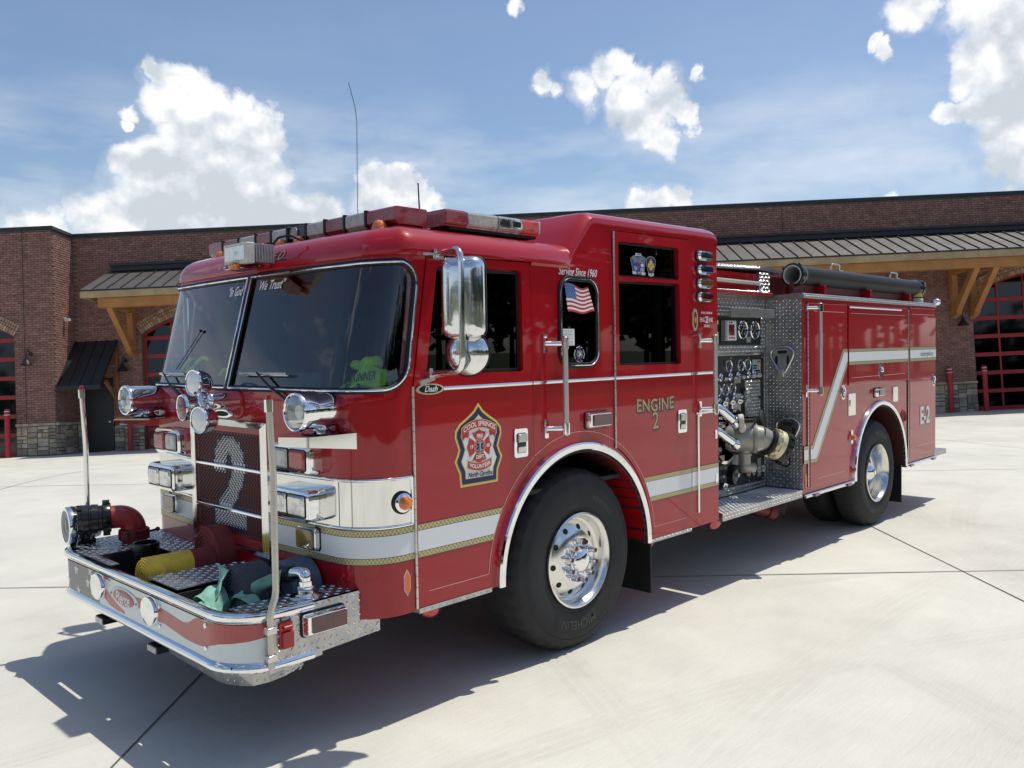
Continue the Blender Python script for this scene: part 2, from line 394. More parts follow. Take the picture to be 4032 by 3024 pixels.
# ------------------------------------------------------------------ ground
H = Vector((0.69570013, -0.71775853, 0.02870577)); UB = Vector((0.03314041, 0.07198977, 0.99685465)); NB = Vector((-0.71756745, -0.69256058, 0.0738701))
SC = 26 / 22.
B0 = CAM + (Vector((13.12830095, 11.96397036, -0.29459228)) - CAM) * SC
def sstep(a, b_, x):
    t_ = max(0, min(1, (x - a) / (b_ - a))); return t_*t_*(3 - 2*t_)
def ground_z(x, y):
    q = Vector((x, y, 0)) - Vector((B0.x, B0.y, 0))
    n = q.dot(Vector((NB.x, NB.y, 0)).normalized()); a = q.dot(Vector((H.x, H.y, 0)).normalized())
    a = max(-22, min(22, a))
    zb = B0.z + a * H.z + max(n, 0) * .0738 * (1 - sstep(1, 6, n)) * .9
    wgt = 1 - sstep(2.2, 13.5, n)
    return zb * wgt
# concrete
g = mat('concrete', (.52, .50, .46), .8)
t = NT(g.node_tree); b = g.node_tree.nodes['Principled BSDF']; co = t.new('ShaderNodeTexCoord').outputs['Object']
br = t.map(co, (1.1, 26, 1), (0, 0, math.radians(45.6)))
n1_ = t.noise(br, 3.4, 9, .72); n2_ = t.noise(co, .35, 4, .55); n3_ = t.noise(co, 2.1, 6, .6); n4_ = t.noise(co, 60, 4, .7)
v = t.math('ADD', t.math('MULTIPLY', n1_, .26), t.math('ADD', t.math('MULTIPLY', n2_, .40), t.math('ADD', t.math('MULTIPLY', n3_, .22), t.math('MULTIPLY', n4_, .12))))
base = t.ramp(v, [(.34, (.39, .385, .345)), (.46, (.52, .51, .455)), (.60, (.62, .61, .545))])
# faint tyre tracks: arcs swept by turning vehicles
trk = None
for (cx, cy, R, wd) in ((3.2, -19.0, 17.9, .16), (3.2, -19.0, 16.1, .13), (-14., 8.5, 17.4, .14), (-14., 8.5, 19.2, .15), (16, -16, 16.4, .16), (16, -16, 18.3, .14), (1.0, 18.5, 12.0, .2), (1.0, 18.5, 13.9, .2), (-2.2, -12., 11.6, .12), (-2.2, -12., 13.1, .12), (9.5, -9.5, 9.3, .14)):
    d_ = t.math('ABSOLUTE', t.math('SUBTRACT', t.vec('DISTANCE', co, (cx, cy, 0)), R))
    k = t.ramp(d_, [(0, 1), (wd * .85, .9), (wd, 0)])
    ribs = t.math('GREATER_THAN', t.math('FRACT', t.math('MULTIPLY', d_, 17.)), .28)
    k = t.math('MULTIPLY', k, t.math('MULTIPLY_ADD', ribs, .6, .4))
    trk = k if trk is None else t.math('MAXIMUM', trk, k)
trk = t.math('MULTIPLY', trk, t.ramp(t.noise(co, .8, 5, .7), [(.40, .05), (.66, .55)]))
base = t.mix(t.math('MULTIPLY', trk, .34), base, (.30, .285, .26))
spot = t.ramp(t.noise(co, 7.5, 2, .5), [(.775, 0), (.80, .7)])
base = t.mix(t.math('MULTIPLY', spot, .5), base, (.2, .19, .17))
st_ = t.ramp(t.noise(co, 1.3, 3, .45), [(.70, 0), (.78, .30)]); base = t.mix(st_, base, (.33, .31, .27))
t.l.new(base, b.inputs['Base Color'])
bn = t.new('ShaderNodeBump'); bn.inputs['Distance'].default_value = .003; t.l.new(t.math('ADD', n1_, t.math('MULTIPLY', n4_, .6)), bn.inputs['Height']); t.l.new(bn.outputs[0], b.inputs['Normal'])
mat('grass', (.06, .075, .03), .9, var=(.6, .35)); mat('joint_dark', (.10, .095, .085), .9); mat('leaf_dark', (.022, .036, .014), .9, var=(.5, .5)); mat('trunk', (.09, .065, .045), .9)
cs = [-400, -220, -120, -70, -45] + [x*1. for x in range(-36, 49)] + [60, 80, 120, 220, 400]
def apron(x, y):
    q = Vector((x, y, 0)) - Vector((B0.x, B0.y, 0)); n = q.dot(NB); a = q.dot(H)
    return -60 < a < 45 and n < 36 and y > -13.5 and x > -30
mb = MB(); nn = len(cs)
for y in cs:
    for x in cs: mb.v.append((x, y, ground_z(x, y)))
for j in range(nn-1):
    for i in range(nn-1):
        mb.f.append((j*nn+i, j*nn+i+1, (j+1)*nn+i+1, (j+1)*nn+i)); mb.mi.append(0 if apron((cs[i]+cs[i+1])/2, (cs[j]+cs[j+1])/2) else 1)
dress(mb.build('ground', ['concrete', 'grass'], smooth=180), None, None, kind='structure')
# saw-cut joints between the slabs
mb = MB(); Hh = Vector((H.x, H.y, 0)).normalized(); Nh = Vector((NB.x, NB.y, 0)).normalized()
def joint(p, D, l0, l1, w_=.006):
    S_ = Vector((-D.y, D.x, 0)); n = int((l1 - l0) / .8); prev = None
    for i in range(n+1):
        q = p + D*(l0 + (l1-l0)*i/n); k = w_ * (1 + .25*math.sin(i*1.7))
        cur = (Vector((q.x, q.y, 0)) + S_*k, Vector((q.x, q.y, 0)) - S_*k)
        cur = tuple(Vector((c.x, c.y, ground_z(c.x, c.y) + .004)) for c in cur)
        if prev: mb.add([prev[0], prev[1], cur[1], cur[0]], [(0,1,2,3)])
        prev = cur
for k in range(-4, 6): joint(Hh * (-1.29 + 5.46*k), Nh, -14, 22)
for k in range(-3, 4): joint(Nh * (-2.62 + 5.46*k), Hh, -30, 30)
dress(mb.build('slab_joint', 'joint_dark', smooth=None), None, None, kind='structure')
# tree belt beyond the field behind the photographer (seen only mirrored in paint, chrome and glass)
mb = MB(); rt = random.Random(3)
for k in range(190):
    an = math.radians(rt.uniform(150, 345)); R = rt.uniform(40, 62) if an > math.radians(215) else rt.uniform(75, 100); x = 3 + R*math.cos(an); y = -2 + R*math.sin(an)
    hgt = rt.uniform(8, 14); mb.cyl((x, y, 0), (x, y, hgt*.5), .25, .15, 5, 1, False)
    for q in range(170):
        r3 = Vector((rt.gauss(0, 1), rt.gauss(0, 1), rt.gauss(0, .8))); r3 = r3 / max(.6, r3.length) * rt.uniform(.5, 1)
        c = Vector((x, y, hgt*.6)) + Vector((r3.x*hgt*.42, r3.y*hgt*.42, r3.z*hgt*.42)); s_ = rt.uniform(.3, .65)
        e1 = Vector((rt.gauss(0, 1), rt.gauss(0, 1), rt.gauss(0, 1))).normalized(); e2 = e1.orthogonal().normalized()
        mb.add([c + e1*s_, c + e2*s_, c - e1*s_*.8, c - e2*s_*.9], [(0,1,2,3)], 0)
dress(mb.build('tree_belt', ['leaf_dark', 'trunk'], smooth=None), None, None, kind='stuff')

# ------------------------------------------------------------------ fire station
mats_brick = []
for i, c in enumerate([(.275,.140,.112), (.295,.152,.120), (.25,.126,.102), (.33,.18,.14), (.225,.115,.096)]):
    mat('brick_%d' % i, c, .9, var=(6, .28), bump=(28, .004)); mats_brick.append('brick_%d' % i)
mat('mortar', (.13, .10, .085), .95, var=(9, .2))
for i, c in enumerate([(.42,.36,.25), (.35,.31,.24), (.28,.24,.18), (.46,.41,.31), (.24,.21,.165)]):
    mat('stone_%d' % i, c, .9, var=(4, .35), bump=(12, .012))
mats_stone = ['stone_%d' % i for i in range(5)]
for i, c in enumerate([(.42,.29,.19), (.50,.37,.25), (.36,.22,.16)]): mat('arch_%d' % i, c, .9, var=(8, .25), bump=(25, .006))
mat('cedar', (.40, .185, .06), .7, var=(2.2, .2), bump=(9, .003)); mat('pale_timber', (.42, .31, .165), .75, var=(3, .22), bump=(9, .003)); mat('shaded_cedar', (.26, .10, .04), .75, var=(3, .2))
mat('metal_roofing', (.115, .105, .10), .42, .2, var=(1.5, .12)); mat('dark_flashing', (.025, .028, .032), .45, var=(3, .2)); mat('awning_metal', (.022, .025, .028), .4, .3, var=(3, .3))
mat('door_red', (.33, .018, .022), .4, var=(5, .12)); mat('door_dark', (.012, .014, .015), .45); mat('lamp_dark', (.012, .012, .012), .4); mat('bollard_red', (.42, .022, .03), .42, var=(5, .12))
ROT = Matrix((H, -NB, UB)).transposed()
station = empty('fire_station', B0, 'long brown brick fire station with stone base and metal canopies behind the engine', 'building', rot=ROT)
bpy.context.view_layer.update()
def S(mb_, name, mats, parent=station, **k):
    mb_.v = [(v[0]*SC, v[1]*SC, v[2]*SC) for v in mb_.v]
    return mb_.build(name, mats, parent, **k)
# local coordinates: x right, y into the building (-n), z up, in units of SC metres
TOP = 5.70
A_L, A_R = -11.27, 18.0
FRONT = -1.0           # y of the projecting left block
# openings: (x0, x1, spring z, crown z)
OPEN = [(-9.52, -5.4, 3.02, 3.62, 0.), (-3.6, .55, 3.02, 3.62, 0.), (2.35, 6.6, 3.02, 3.62, 0.), (12.12, 16.4, 3.02, 3.62, 0.), (-16.6, -12.25, 2.99, 3.6, FRONT)]
PINK = None
def arch_z(o, x):
    x0, x1, zs, zc = o[:4]; w_ = (x1-x0)/2; c = (x0+x1)/2; s_ = zc - zs; R = (w_*w_ + s_*s_) / (2*s_)
    return zc - R + math.sqrt(max(0, R*R - (x-c)**2))
# wall cores (mortar colour) built around the openings
def wall_core(x0, x1, y, opens, thick=.25, name='wall'):
    mb_ = MB(); xs = [x0]
    for o in sorted(opens): 
        mb_.box(xs[-1], o[0], y, y+thick, 0, TOP); n = 14
        for i in range(n):
            a = o[0] + (o[1]-o[0])*i/n; b2 = o[0] + (o[1]-o[0])*(i+1)/n; za = arch_z(o, a); zb_ = arch_z(o, b2)
            mb_.add([(a,y,za),(b2,y,zb_),(b2,y,TOP),(a,y,TOP),(a,y+thick,za),(b2,y+thick,zb_),(b2,y+thick,TOP),(a,y+thick,TOP)], [(0,1,2,3),(7,6,5,4),(0,4,5,1),(3,2,6,7)])
        xs.append(o[1])
    mb_.box(xs[-1], x1, y, y+thick, 0, TOP)
    return S(mb_, name, 'mortar', smooth=None)
back_open = [o for o in OPEN if o[4] == 0.]
DOORX = (-11.08, -10.30)
wall_core(A_L, A_R, 0., back_open); wall_core(-20., A_L, FRONT, [OPEN[4]])
mb_ = MB(); mb_.box(A_L-.25, A_L, FRONT+.25, 0.25, 0, TOP); mb_.box(-20, A_R, 9.8, 10., 0, TOP); mb_.box(A_R-.2, A_R, .25, 9.8, 0, TOP); mb_.box(-20, -19.8, FRONT+.25, 9.8, 0, TOP)
S(mb_, 'wall', 'mortar', smooth=None)
mb_ = MB(); mb_.box(-19.8, A_R-.2, .25, 9.8, TOP-.3, TOP-.1); mb_.box(-19.8, A_L-.25, FRONT+.25, .25, TOP-.3, TOP-.1); S(mb_, 'roof', 'dark_flashing', smooth=None)
# bricks
rb = random.Random(11)
CH, BL = .0575, .173      # course height, brick length incl. joint (local units)
near = []; bulk = MB()
def blocked(xc, zc, y):
    for o in OPEN:
        if abs(o[4]-y) < .01:
            if o[0] < xc < o[1] and zc < arch_z(o, min(max(xc, o[0]), o[1])) + .0: return True
            # voussoir ring
            c = (o[0]+o[1])/2; w_ = (o[1]-o[0])/2; s_ = o[3]-o[2]; R = (w_*w_+s_*s_)/(2*s_); zc0 = o[3]-R
            d_ = math.hypot(xc-c, zc-zc0)
            if o[2]-.05 < zc and R < d_ < R+.33 and abs(xc-c) < w_+.12 and zc > o[2]-.02 + (0 if abs(xc-c) < w_ else .0): return True
    if y == 0. and DOORX[0] < xc < DOORX[1] and zc < 1.92: return True
    return False
STONE_T = .80
rows = int((TOP - .1 - STONE_T) / CH)
def brick_at(place, u0, u1, z0, store):
    z1 = z0 + CH - .010; u1 -= .010; d_ = .008 + rb.random()*.006
    store.append((place, u0, u1, z0, z1, d_, rb.choices(range(5), (5, 5, 3, 1.6, 2))[0]))
allb = []
def clip_add(pl, x, x1, z0, y):
    segs = [(x, x1)]
    for o in OPEN:
        if abs(o[4]-y) < .01 and z0 < o[2]:
            for e in (o[0], o[1]): segs = [q for (a, b2) in segs for q in (((a, e), (e, b2)) if a + .01 < e < b2 - .01 else ((a, b2),))]
    if y == 0. and z0 < 1.9:
        for e in DOORX: segs = [q for (a, b2) in segs for q in (((a, e), (e, b2)) if a + .01 < e < b2 - .01 else ((a, b2),))]
    for (a, b2) in segs:
        if not blocked((a+b2)/2, z0+CH/2, y): brick_at(pl, a, b2, z0, allb)
for r_ in range(rows):
    z0 = STONE_T + .01 + r_*CH; off = BL/2 if r_ % 2 else 0
    x = -14.2 + off                       # left block front
    while x < A_L - .01:
        x1 = min(x + BL, A_L); clip_add('F', x, x1, z0, FRONT)
        x = x1
    y = FRONT + off*.8
    while y < -.01:                        # sunlit return wall
        y1 = min(y + BL, 0.)
        if y1 - y > .02: brick_at('R', y, y1, z0, allb)
        y = y1
    x = A_L + .02 + off
    while x < 14.6:
        x1 = x + BL; clip_add('B', x, x1, z0, 0.)
        x = x1
def brick_geo(p, mb_):
    pl, u0, u1, z0, z1, d_, mi = p; ins = .004
    def fn(u, z, h):
        if pl == 'F': return (u, FRONT - h, z)
        if pl == 'R': return (A_L + h, u, z)
        return (u, -h, z)
    vs = [fn(u0, z0, 0), fn(u1, z0, 0), fn(u1, z1, 0), fn(u0, z1, 0), fn(u0+ins, z0+ins, d_), fn(u1-ins, z0+ins, d_), fn(u1-ins, z1-ins, d_), fn(u0+ins, z1-ins, d_)]
    mb_.add(vs, [(4,5,6,7),(0,1,5,4),(1,2,6,5),(2,3,7,6),(3,0,4,7)], mi)
# the 300 that show largest: the near left block, from the eye-level up
cand = sorted([p for p in allb if p[0] in 'FR'], key=lambda p: (abs((p[3]) - 1.9) + (0 if (p[0] == 'R' or p[1] > -12.6) else 9)))
single = set(id(p) for p in cand[:296])
cache = {}
for p in allb:
    if id(p) in single:
        key = (p[0], round(p[2]-p[1], 3), p[6], round(p[5], 3))
        x0_ = p[1]; z0_ = p[3]
        if key not in cache:
            q = ('B' if p[0] == 'F' else p[0], 0, p[2]-p[1], 0, p[4]-p[3], p[5], 0)
            m2 = MB(); brick_geo(q, m2)
            if p[0] == 'R': m2.v = [(v[0]-A_L, v[1], v[2]) for v in m2.v]
            m2.v = [(v[0]*SC, v[1]*SC, v[2]*SC) for v in m2.v]
            cache[key] = m2.mesh('brick', mats_brick[p[6]], smooth=None)
        o = bpy.data.objects.new('brick', cache[key]); COL.objects.link(o); o.parent = station
        o.location = (Vector((x0_, FRONT, z0_)) if p[0] == 'F' else Vector((A_L, x0_, z0_))) * SC
    else: brick_geo(p, bulk)
o = S(bulk, 'brickwork', mats_brick, smooth=None); o['kind'] = 'stuff'
# rubble stone base: every stone a piece of its own
def stone_field(pl, u0, u1, z1=.735):
    x = u0
    # guillotine subdivision into irregular ashlar
    def split(a0, a1, c0, c1):
        w_, h_ = a1-a0, c1-c0
        if w_ > .42 or (h_ > .2 and w_ > h_*2.2 and w_ > .3):
            k = rb.uniform(.35, .65); split(a0, a0+w_*k, c0, c1); split(a0+w_*k, a1, c0, c1)
        elif h_ > .24 or (h_ > .15 and rb.random() < .45):
            k = rb.uniform(.38, .62); split(a0, a1, c0, c0+h_*k); split(a0, a1, c0+h_*k, c1)
        elif w_ > .26 and rb.random() < .45:
            k = rb.uniform(.35, .65); split(a0, a0+w_*k, c0, c1); split(a0+w_*k, a1, c0, c1)
        else: stones.append((a0, a1, c0, c1))
    stones = []; split(u0, u1, 0, z1)
    for (a0, a1, c0, c1) in stones:
        g_ = .006; d_ = rb.uniform(.012, .035); j = lambda: rb.uniform(-.006, .006)
        def fn(u, z, h): return (u, (FRONT if pl == 'F' else 0) - h, z) if pl in 'FB' else (A_L + h, u, z)
        vs = [fn(a0+g_, c0+g_, 0), fn(a1-g_, c0+g_, 0), fn(a1-g_, c1-g_, 0), fn(a0+g_, c1-g_, 0), fn(a0+g_+.01, c0+g_+.01, d_+j()), fn(a1-g_-.01, c0+g_+.01, d_+j()), fn(a1-g_-.01, c1-g_-.01, d_+j()), fn(a0+g_+.01, c1-g_-.01, d_+j())]
        m2 = MB(); m2.add(vs, [(4,5,6,7),(0,1,5,4),(1,2,6,5),(2,3,7,6),(3,0,4,7)]); S(m2, 'stone', rb.choice(mats_stone), smooth=None)
    n = max(1, round((u1-u0)/.35))
    for i in range(n):
        a0 = u0 + (u1-u0)*i/n; a1 = u0 + (u1-u0)*(i+1)/n
        m2 = MB()
        if pl == 'R': m2.box(A_L, A_L+.055, a0+.003, a1-.003, z1+.004, STONE_T)
        else: m2.box(a0+.003, a1-.003, (FRONT if pl == 'F' else 0)-.055, (FRONT if pl == 'F' else 0), z1+.004, STONE_T)
        S(m2, 'stone_cap', rb.choice(['stone_1', 'stone_3', 'stone_0']), smooth=None, bevel=.004)
stone_field('F', -12.25, A_L); stone_field('R', FRONT, 0.); stone_field('B', A_L+.03, DOORX[0]); stone_field('B', DOORX[1], -9.52); stone_field('B', 10.6, 12.12); stone_field('B', 6.6, 10.6)
stone_field('B', -5.4, -3.6)
# arches: voussoir bricks in three rings
for o in OPEN:
    if o[0] < -16.7 or (-4 < o[0] < 3): continue
    c = (o[0]+o[1])/2; w_ = (o[1]-o[0])/2; s_ = o[3]-o[2]; R = (w_*w_+s_*s_)/(2*s_); zc0 = o[3]-R; am_ = math.asin(w_/R)
    m3 = MB()
    for (r0, r1, wd) in ((R, R+.135, .066), (R+.140, R+.215, .066), (R+.220, R+.305, .066)):
        n = int(2*am_*r0/wd)
        for i in range(n):
            t0 = -am_ + 2*am_*i/n + .0018; t1 = -am_ + 2*am_*(i+1)/n - .0018; d_ = rb.uniform(.012, .03)
            def fa(rr, tt, h): return (c + rr*math.sin(tt), o[4] - h, zc0 + rr*math.cos(tt))
            r0j = r0 + .006; vs = [fa(r0j,t0,0),fa(r0j,t1,0),fa(r1-.004,t1,0),fa(r1-.004,t0,0),fa(r0j,t0,d_),fa(r0j,t1,d_),fa(r1-.004,t1,d_),fa(r1-.004,t0,d_)]
            ff = [(4,5,6,7),(0,1,5,4),(1,2,6,5),(2,3,7,6),(3,0,4,7)]
            mc = rb.choices(range(3), (3, 2, 3))[0] if r0 == R else rb.choices(range(3), (2, 1, 4))[0]
            xm = c + R*math.sin((t0+t1)/2)
            if (-12.9 < xm < -8.4 or 12 < xm < 13.8):
                m2 = MB(); m2.add(vs, ff); S(m2, 'arch_brick', 'arch_%d' % mc, smooth=None)
            else: m3.add(vs, ff, mc)
    if m3.v: q = S(m3, 'arch_bricks', ['arch_0', 'arch_1', 'arch_2'], smooth=None); q['kind'] = 'stuff'
# sectional garage doors: rails, stiles and glass panes
for di, o in enumerate(OPEN):
    x0, x1, zs, zc, y = o; yd = y + .16
    door = bpy.data.objects.new('garage_door', None); COL.objects.link(door); door.parent = station
    P_ = door
    zs_ = [.0, .475, .95, 1.43, 1.905, 2.38, 2.86]
    full = (o[0] in (-9.52, 12.12) or y == FRONT)
    for i, z in enumerate(zs_):
        m2 = MB(); m2.box(x0, x1, yd-.02, yd+.03, z + (0 if i else 0.), z + (.10 if i else .12)); S(m2, 'rail', 'door_red', P_, smooth=None, bevel=.003)
    nst = 6
    for i in range(nst+1):
        xx = x0 + .035 + (x1-x0-.07)*i/nst; ztop = max(2.96, arch_z(o, xx) - .02)
        m2 = MB(); hw = .035 if i in (0, nst) else .022; m2.box(xx-hw, xx+hw, yd-.015, yd+.025, .0, ztop); S(m2, 'stile', 'door_red', P_, smooth=None)
    if full:
        for i in range(nst):
            for j in range(7):
                a0 = x0 + .035 + (x1-x0-.07)*i/nst; a1 = a0 + (x1-x0-.07)/nst
                z0 = zs_[j] + .10; z1 = zs_[j+1] if j < 6 else arch_z(o, (a0+a1)/2)
                m2 = MB(); m2.box(a0+.02, a1-.02, yd+.004, yd+.010, z0, z1); S(m2, 'pane', 'building_glass', P_, smooth=None)
    else:
        m2 = MB(); m2.box(x0, x1, yd+.004, yd+.01, .1, zs); S(m2, 'pane', 'building_glass', P_, smooth=None)
    m2 = MB(); n = 14; fr = []
    for i in range(n+1): fr.append((x0 + (x1-x0)*i/n, arch_z(o, x0 + (x1-x0)*i/n)))
    for i in range(n):
        (a, za), (b2, zb_) = fr[i], fr[i+1]; m2.add([(a,yd-.02,za-.05),(b2,yd-.02,zb_-.05),(b2,yd-.02,zb_),(a,yd-.02,za),(a,yd+.03,za-.05),(b2,yd+.03,zb_-.05)], [(0,1,2,3),(0,4,5,1)])
    S(m2, 'arched_rail', 'door_red', P_, smooth=None)
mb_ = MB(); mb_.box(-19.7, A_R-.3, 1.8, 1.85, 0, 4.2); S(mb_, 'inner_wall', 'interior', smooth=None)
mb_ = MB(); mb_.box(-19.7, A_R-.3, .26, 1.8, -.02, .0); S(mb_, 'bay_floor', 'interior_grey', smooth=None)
# parapet coping, ledges
mb_ = MB(); mb_.box(A_L, A_R+.04, -.05, .30, TOP-.075, TOP+.01); mb_.box(-20, A_L+.05, FRONT-.05, FRONT+.30, TOP-.075, TOP+.01); mb_.box(A_L-.28, A_L+.05, FRONT+.30, -.05, TOP-.075, TOP+.01)
S(mb_, 'coping', 'dark_flashing', smooth=None, bevel=.004)
mb_ = MB(); mb_.box(7.30, 7.312, -.0165, -.001, STONE_T, TOP-.09); S(mb_, 'control_joint', 'dark_flashing', smooth=None)
mb_ = MB(); mb_.box(-12.00, -11.988, FRONT-.0165, FRONT-.001, STONE_T, TOP-.09); S(mb_, 'control_joint', 'dark_flashing', smooth=None)
# entrance door
mb_ = MB(); mb_.box(DOORX[0]+.03, DOORX[1]-.03, -.02, .03, .02, 1.88); dr = S(mb_, 'entrance_door', 'door_dark', smooth=None)
mb_ = MB(); mb_.box(DOORX[0], DOORX[0]+.03, -.03, .0, 0, 1.91); mb_.box(DOORX[1]-.03, DOORX[1], -.03, .0, 0, 1.91); mb_.box(DOORX[0]+.03, DOORX[1]-.03, -.03, .0, 1.88, 1.91); S(mb_, 'door_frame', 'lamp_dark', dr, smooth=None)
mb_ = MB(); mb_.cyl((-10.38, -.02, .77), (-10.38, -.075, .77), .014, .022, 12); S(mb_, 'door_handle', 'brushed_steel', dr)
mb_ = MB(); mb_.box(-11.0, -10.96, -.026, -.02, .19, .20); S(mb_, 'kick_stop', 'brushed_steel', dr, smooth=None)
# sloping entrance awning
def sloped(mb_, x0, x1, yt, zt, yb, zb_, th, mi=0):
    mb_.add([(x0,yt,zt),(x1,yt,zt),(x1,yb,zb_),(x0,yb,zb_),(x0,yt,zt-th),(x1,yt,zt-th),(x1,yb,zb_-th),(x0,yb,zb_-th)], [(0,1,2,3),(7,6,5,4),(0,4,5,1),(1,5,6,2),(2,6,7,3),(3,7,4,0)], mi)
aw = MB(); sloped(aw, A_L+.02, -10.14, -.02, 2.88, -1.0, 1.69, .05); AW = S(aw, 'entrance_awning', 'awning_metal', smooth=None)
for i in range(5):
    x = A_L + .05 + (1.06)*i/4; m2 = MB(); m2.add([(x-.012,-.03,2.905),(x+.012,-.03,2.905),(x+.012,-1.0,1.715),(x-.012,-1.0,1.715),(x-.012,-.03,2.87),(x+.012,-.03,2.87),(x+.012,-1.0,1.68),(x-.012,-1.0,1.68)], [(0,1,2,3),(0,4,5,1),(1,5,6,2),(2,6,7,3),(3,7,4,0)]); S(m2, 'seam', 'awning_metal', AW, smooth=None)
m2 = MB(); m2.box(A_L+.02, -10.14, -1.02, -.985, 1.58, 1.69); S(m2, 'awning_fascia', 'awning_metal', AW, smooth=None)
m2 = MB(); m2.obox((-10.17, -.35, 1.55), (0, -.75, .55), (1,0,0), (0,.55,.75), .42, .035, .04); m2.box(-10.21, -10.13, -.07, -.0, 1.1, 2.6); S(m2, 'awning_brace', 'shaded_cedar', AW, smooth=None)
# main canopies: standing-seam roof, fascia, beam, braces
EN = 1.5
def canopy(x0, x1, seam0, braces, top_in=.16):
    cp = MB(); sloped(cp, x0, x1, 0., 4.68, -EN, 3.985, .03)
    C_ = S(cp, 'canopy_roof', 'metal_roofing', smooth=None)
    m2 = MB(); m2.box(x0+.12, x1-.12, -.10, -.0, 4.68, 4.80); m2.box(x0+.10, x1-.10, -.16, -.0, 4.80, 4.84); S(m2, 'wall_flashing', 'dark_flashing', C_, smooth=None)
    x = seam0
    while x < x1:
        m2 = MB(); m2.add([(x-.009,-.1,4.672),(x+.009,-.1,4.672),(x+.009,-EN,4.018),(x-.009,-EN,4.018),(x-.009,-.1,4.63),(x+.009,-.1,4.63),(x+.009,-EN,3.98),(x-.009,-EN,3.98)], [(0,1,2,3),(1,5,6,2),(2,6,7,3),(3,7,4,0)]); S(m2, 'seam', 'dark_flashing', C_, smooth=None); x += .34
    m2 = MB(); m2.box(x0, x1, -EN-.015, -EN+.01, 3.945, 3.985); S(m2, 'drip_edge', 'dark_flashing', C_, smooth=None)
    m2 = MB(); m2.box(x0, x1, -EN, -EN+.05, 3.785, 3.945); m2.box(x0, x0+.05, -EN+.05, 0, 3.80, 3.94); S(m2, 'fascia', 'pale_timber', C_, smooth=None)
    m2 = MB(); m2.box(x0+.1, x1-.1, -EN+.05, -.02, 3.90, 3.94); S(m2, 'soffit', 'cedar', C_, smooth=None)
    m2 = MB(); m2.box(braces[0]-.2, x1-.25, -EN+.08, -EN+.26, 3.55, 3.78); S(m2, 'beam', 'cedar', C_, smooth=None, bevel=.006)
    for bx_ in braces:
        m2 = MB(); m2.box(bx_-.075, bx_+.075, -EN+.26, -.0, 3.57, 3.73); S(m2, 'tie_beam', 'cedar', C_, smooth=None)
        m2 = MB(); m2.prism([(0.,2.42),(-.16,2.42+.12),(-.16,3.56),(0.,3.56)], lambda y, z: (bx_-.075, y, z), lambda y, z: (bx_+.075, y, z)); S(m2, 'wall_post', 'cedar', C_, smooth=None)
        m2 = MB(); m2.prism([(-.16,2.55),(-.16,2.80),(-.34,3.02),(-1.14,3.56),(-1.30,3.56),(-1.30,3.46),(-.45,2.80),(-.32,2.56),(-.22,2.46)] if False else [(-.14,2.46),(-.30,2.55),(-.30,2.62),(-1.28,3.56),(-1.06,3.56),(-.16,2.74)], lambda y, z: (bx_-.07, y, z), lambda y, z: (bx_+.07, y, z)); S(m2, 'brace', 'cedar', C_, smooth=None)
canopy(-10.34, -4.6, -10.02, [-9.75, -5.1]); canopy(1.4, 7.5-.0, 1.6, [1.9, 7.0]) if False else None
canopy(2.0, 17.0, 2.05, [2.6, 7.4, 11.62, 12.10])
# wall lamps and camera
def wall_lamp(x, y, z):
    m2 = MB(); m2.lathe([(.001,.24),(.03,.24),(.04,.16),(.07,.10),(.13,.02),(.135,0.),(.125,0.),(.06,.09),(.001,.1)], (x, y-.20, z), (0,0,1), 20)
    o = S(m2, 'wall_lamp', 'lamp_dark')
    m2 = MB(); m2.tube([(x, y-.20, z+.24), (x, y-.20, z+.31), (x, y-.14, z+.37), (x, y-.07, z+.35), (x, y-.0, z+.28)], .012, 8); m2.cyl((x, y-.03, z+.28), (x, y, z+.28), .05); S(m2, 'lamp_arm', 'lamp_dark', o)
wall_lamp(-11.85, FRONT, 2.24); wall_lamp(-9.95, 0, 2.05); wall_lamp(11.75, 0, 2.24)
m2 = MB(); m2.box(A_L+.02, A_L+.16, -.55, -.47, 3.37, 3.44); m2.box(A_L, A_L+.06, -.53, -.49, 3.44, 3.47); S(m2, 'security_camera', 'white_plastic', smooth=None, bevel=.004)
# bollards: things of their own in front of the wall
def bollard(x, n, label, h=1.2, sink=0.):
    p = B0 + (H*x + NB*n) * SC; gz = ground_z(p.x, p.y)
    r0 = empty('bollard', Vector((p.x, p.y, gz)), label, 'bollard', 'red bollards beside the bay doors', rot=ROT)
    bpy.context.view_layer.update()
    m2 = MB(); r_ = .062*SC; hh = h*SC; m2.lathe([(r_, -.05), (r_, hh-.06), (r_*.93, hh-.03), (r_*.7, hh-.008), (.001, hh)], (0,0,0), (0,0,1), 24); m2.build('post', 'bollard_red', r0)
    for z in (hh - .09, hh - .19):
        m2 = MB(); m2.lathe([(r_+.003, 0), (r_+.003, .018)], (0,0,z), (0,0,1), 24); m2.build('reflective_band', 'white_print', r0)
bollard(-12.33, 1.25, 'red bollard at the left edge of the photo, beside the leftmost bay door')
bollard(-9.79, .22, 'red bollard behind the chrome spotlight, right of the dark entrance door', 1.16)
bollard(11.36, .12, 'red bollard on the right against the stone wall, nearer the engine tail', 1.2)
bollard(12.26, .12, 'rightmost red bollard, at the edge of the far right bay door', 1.2)
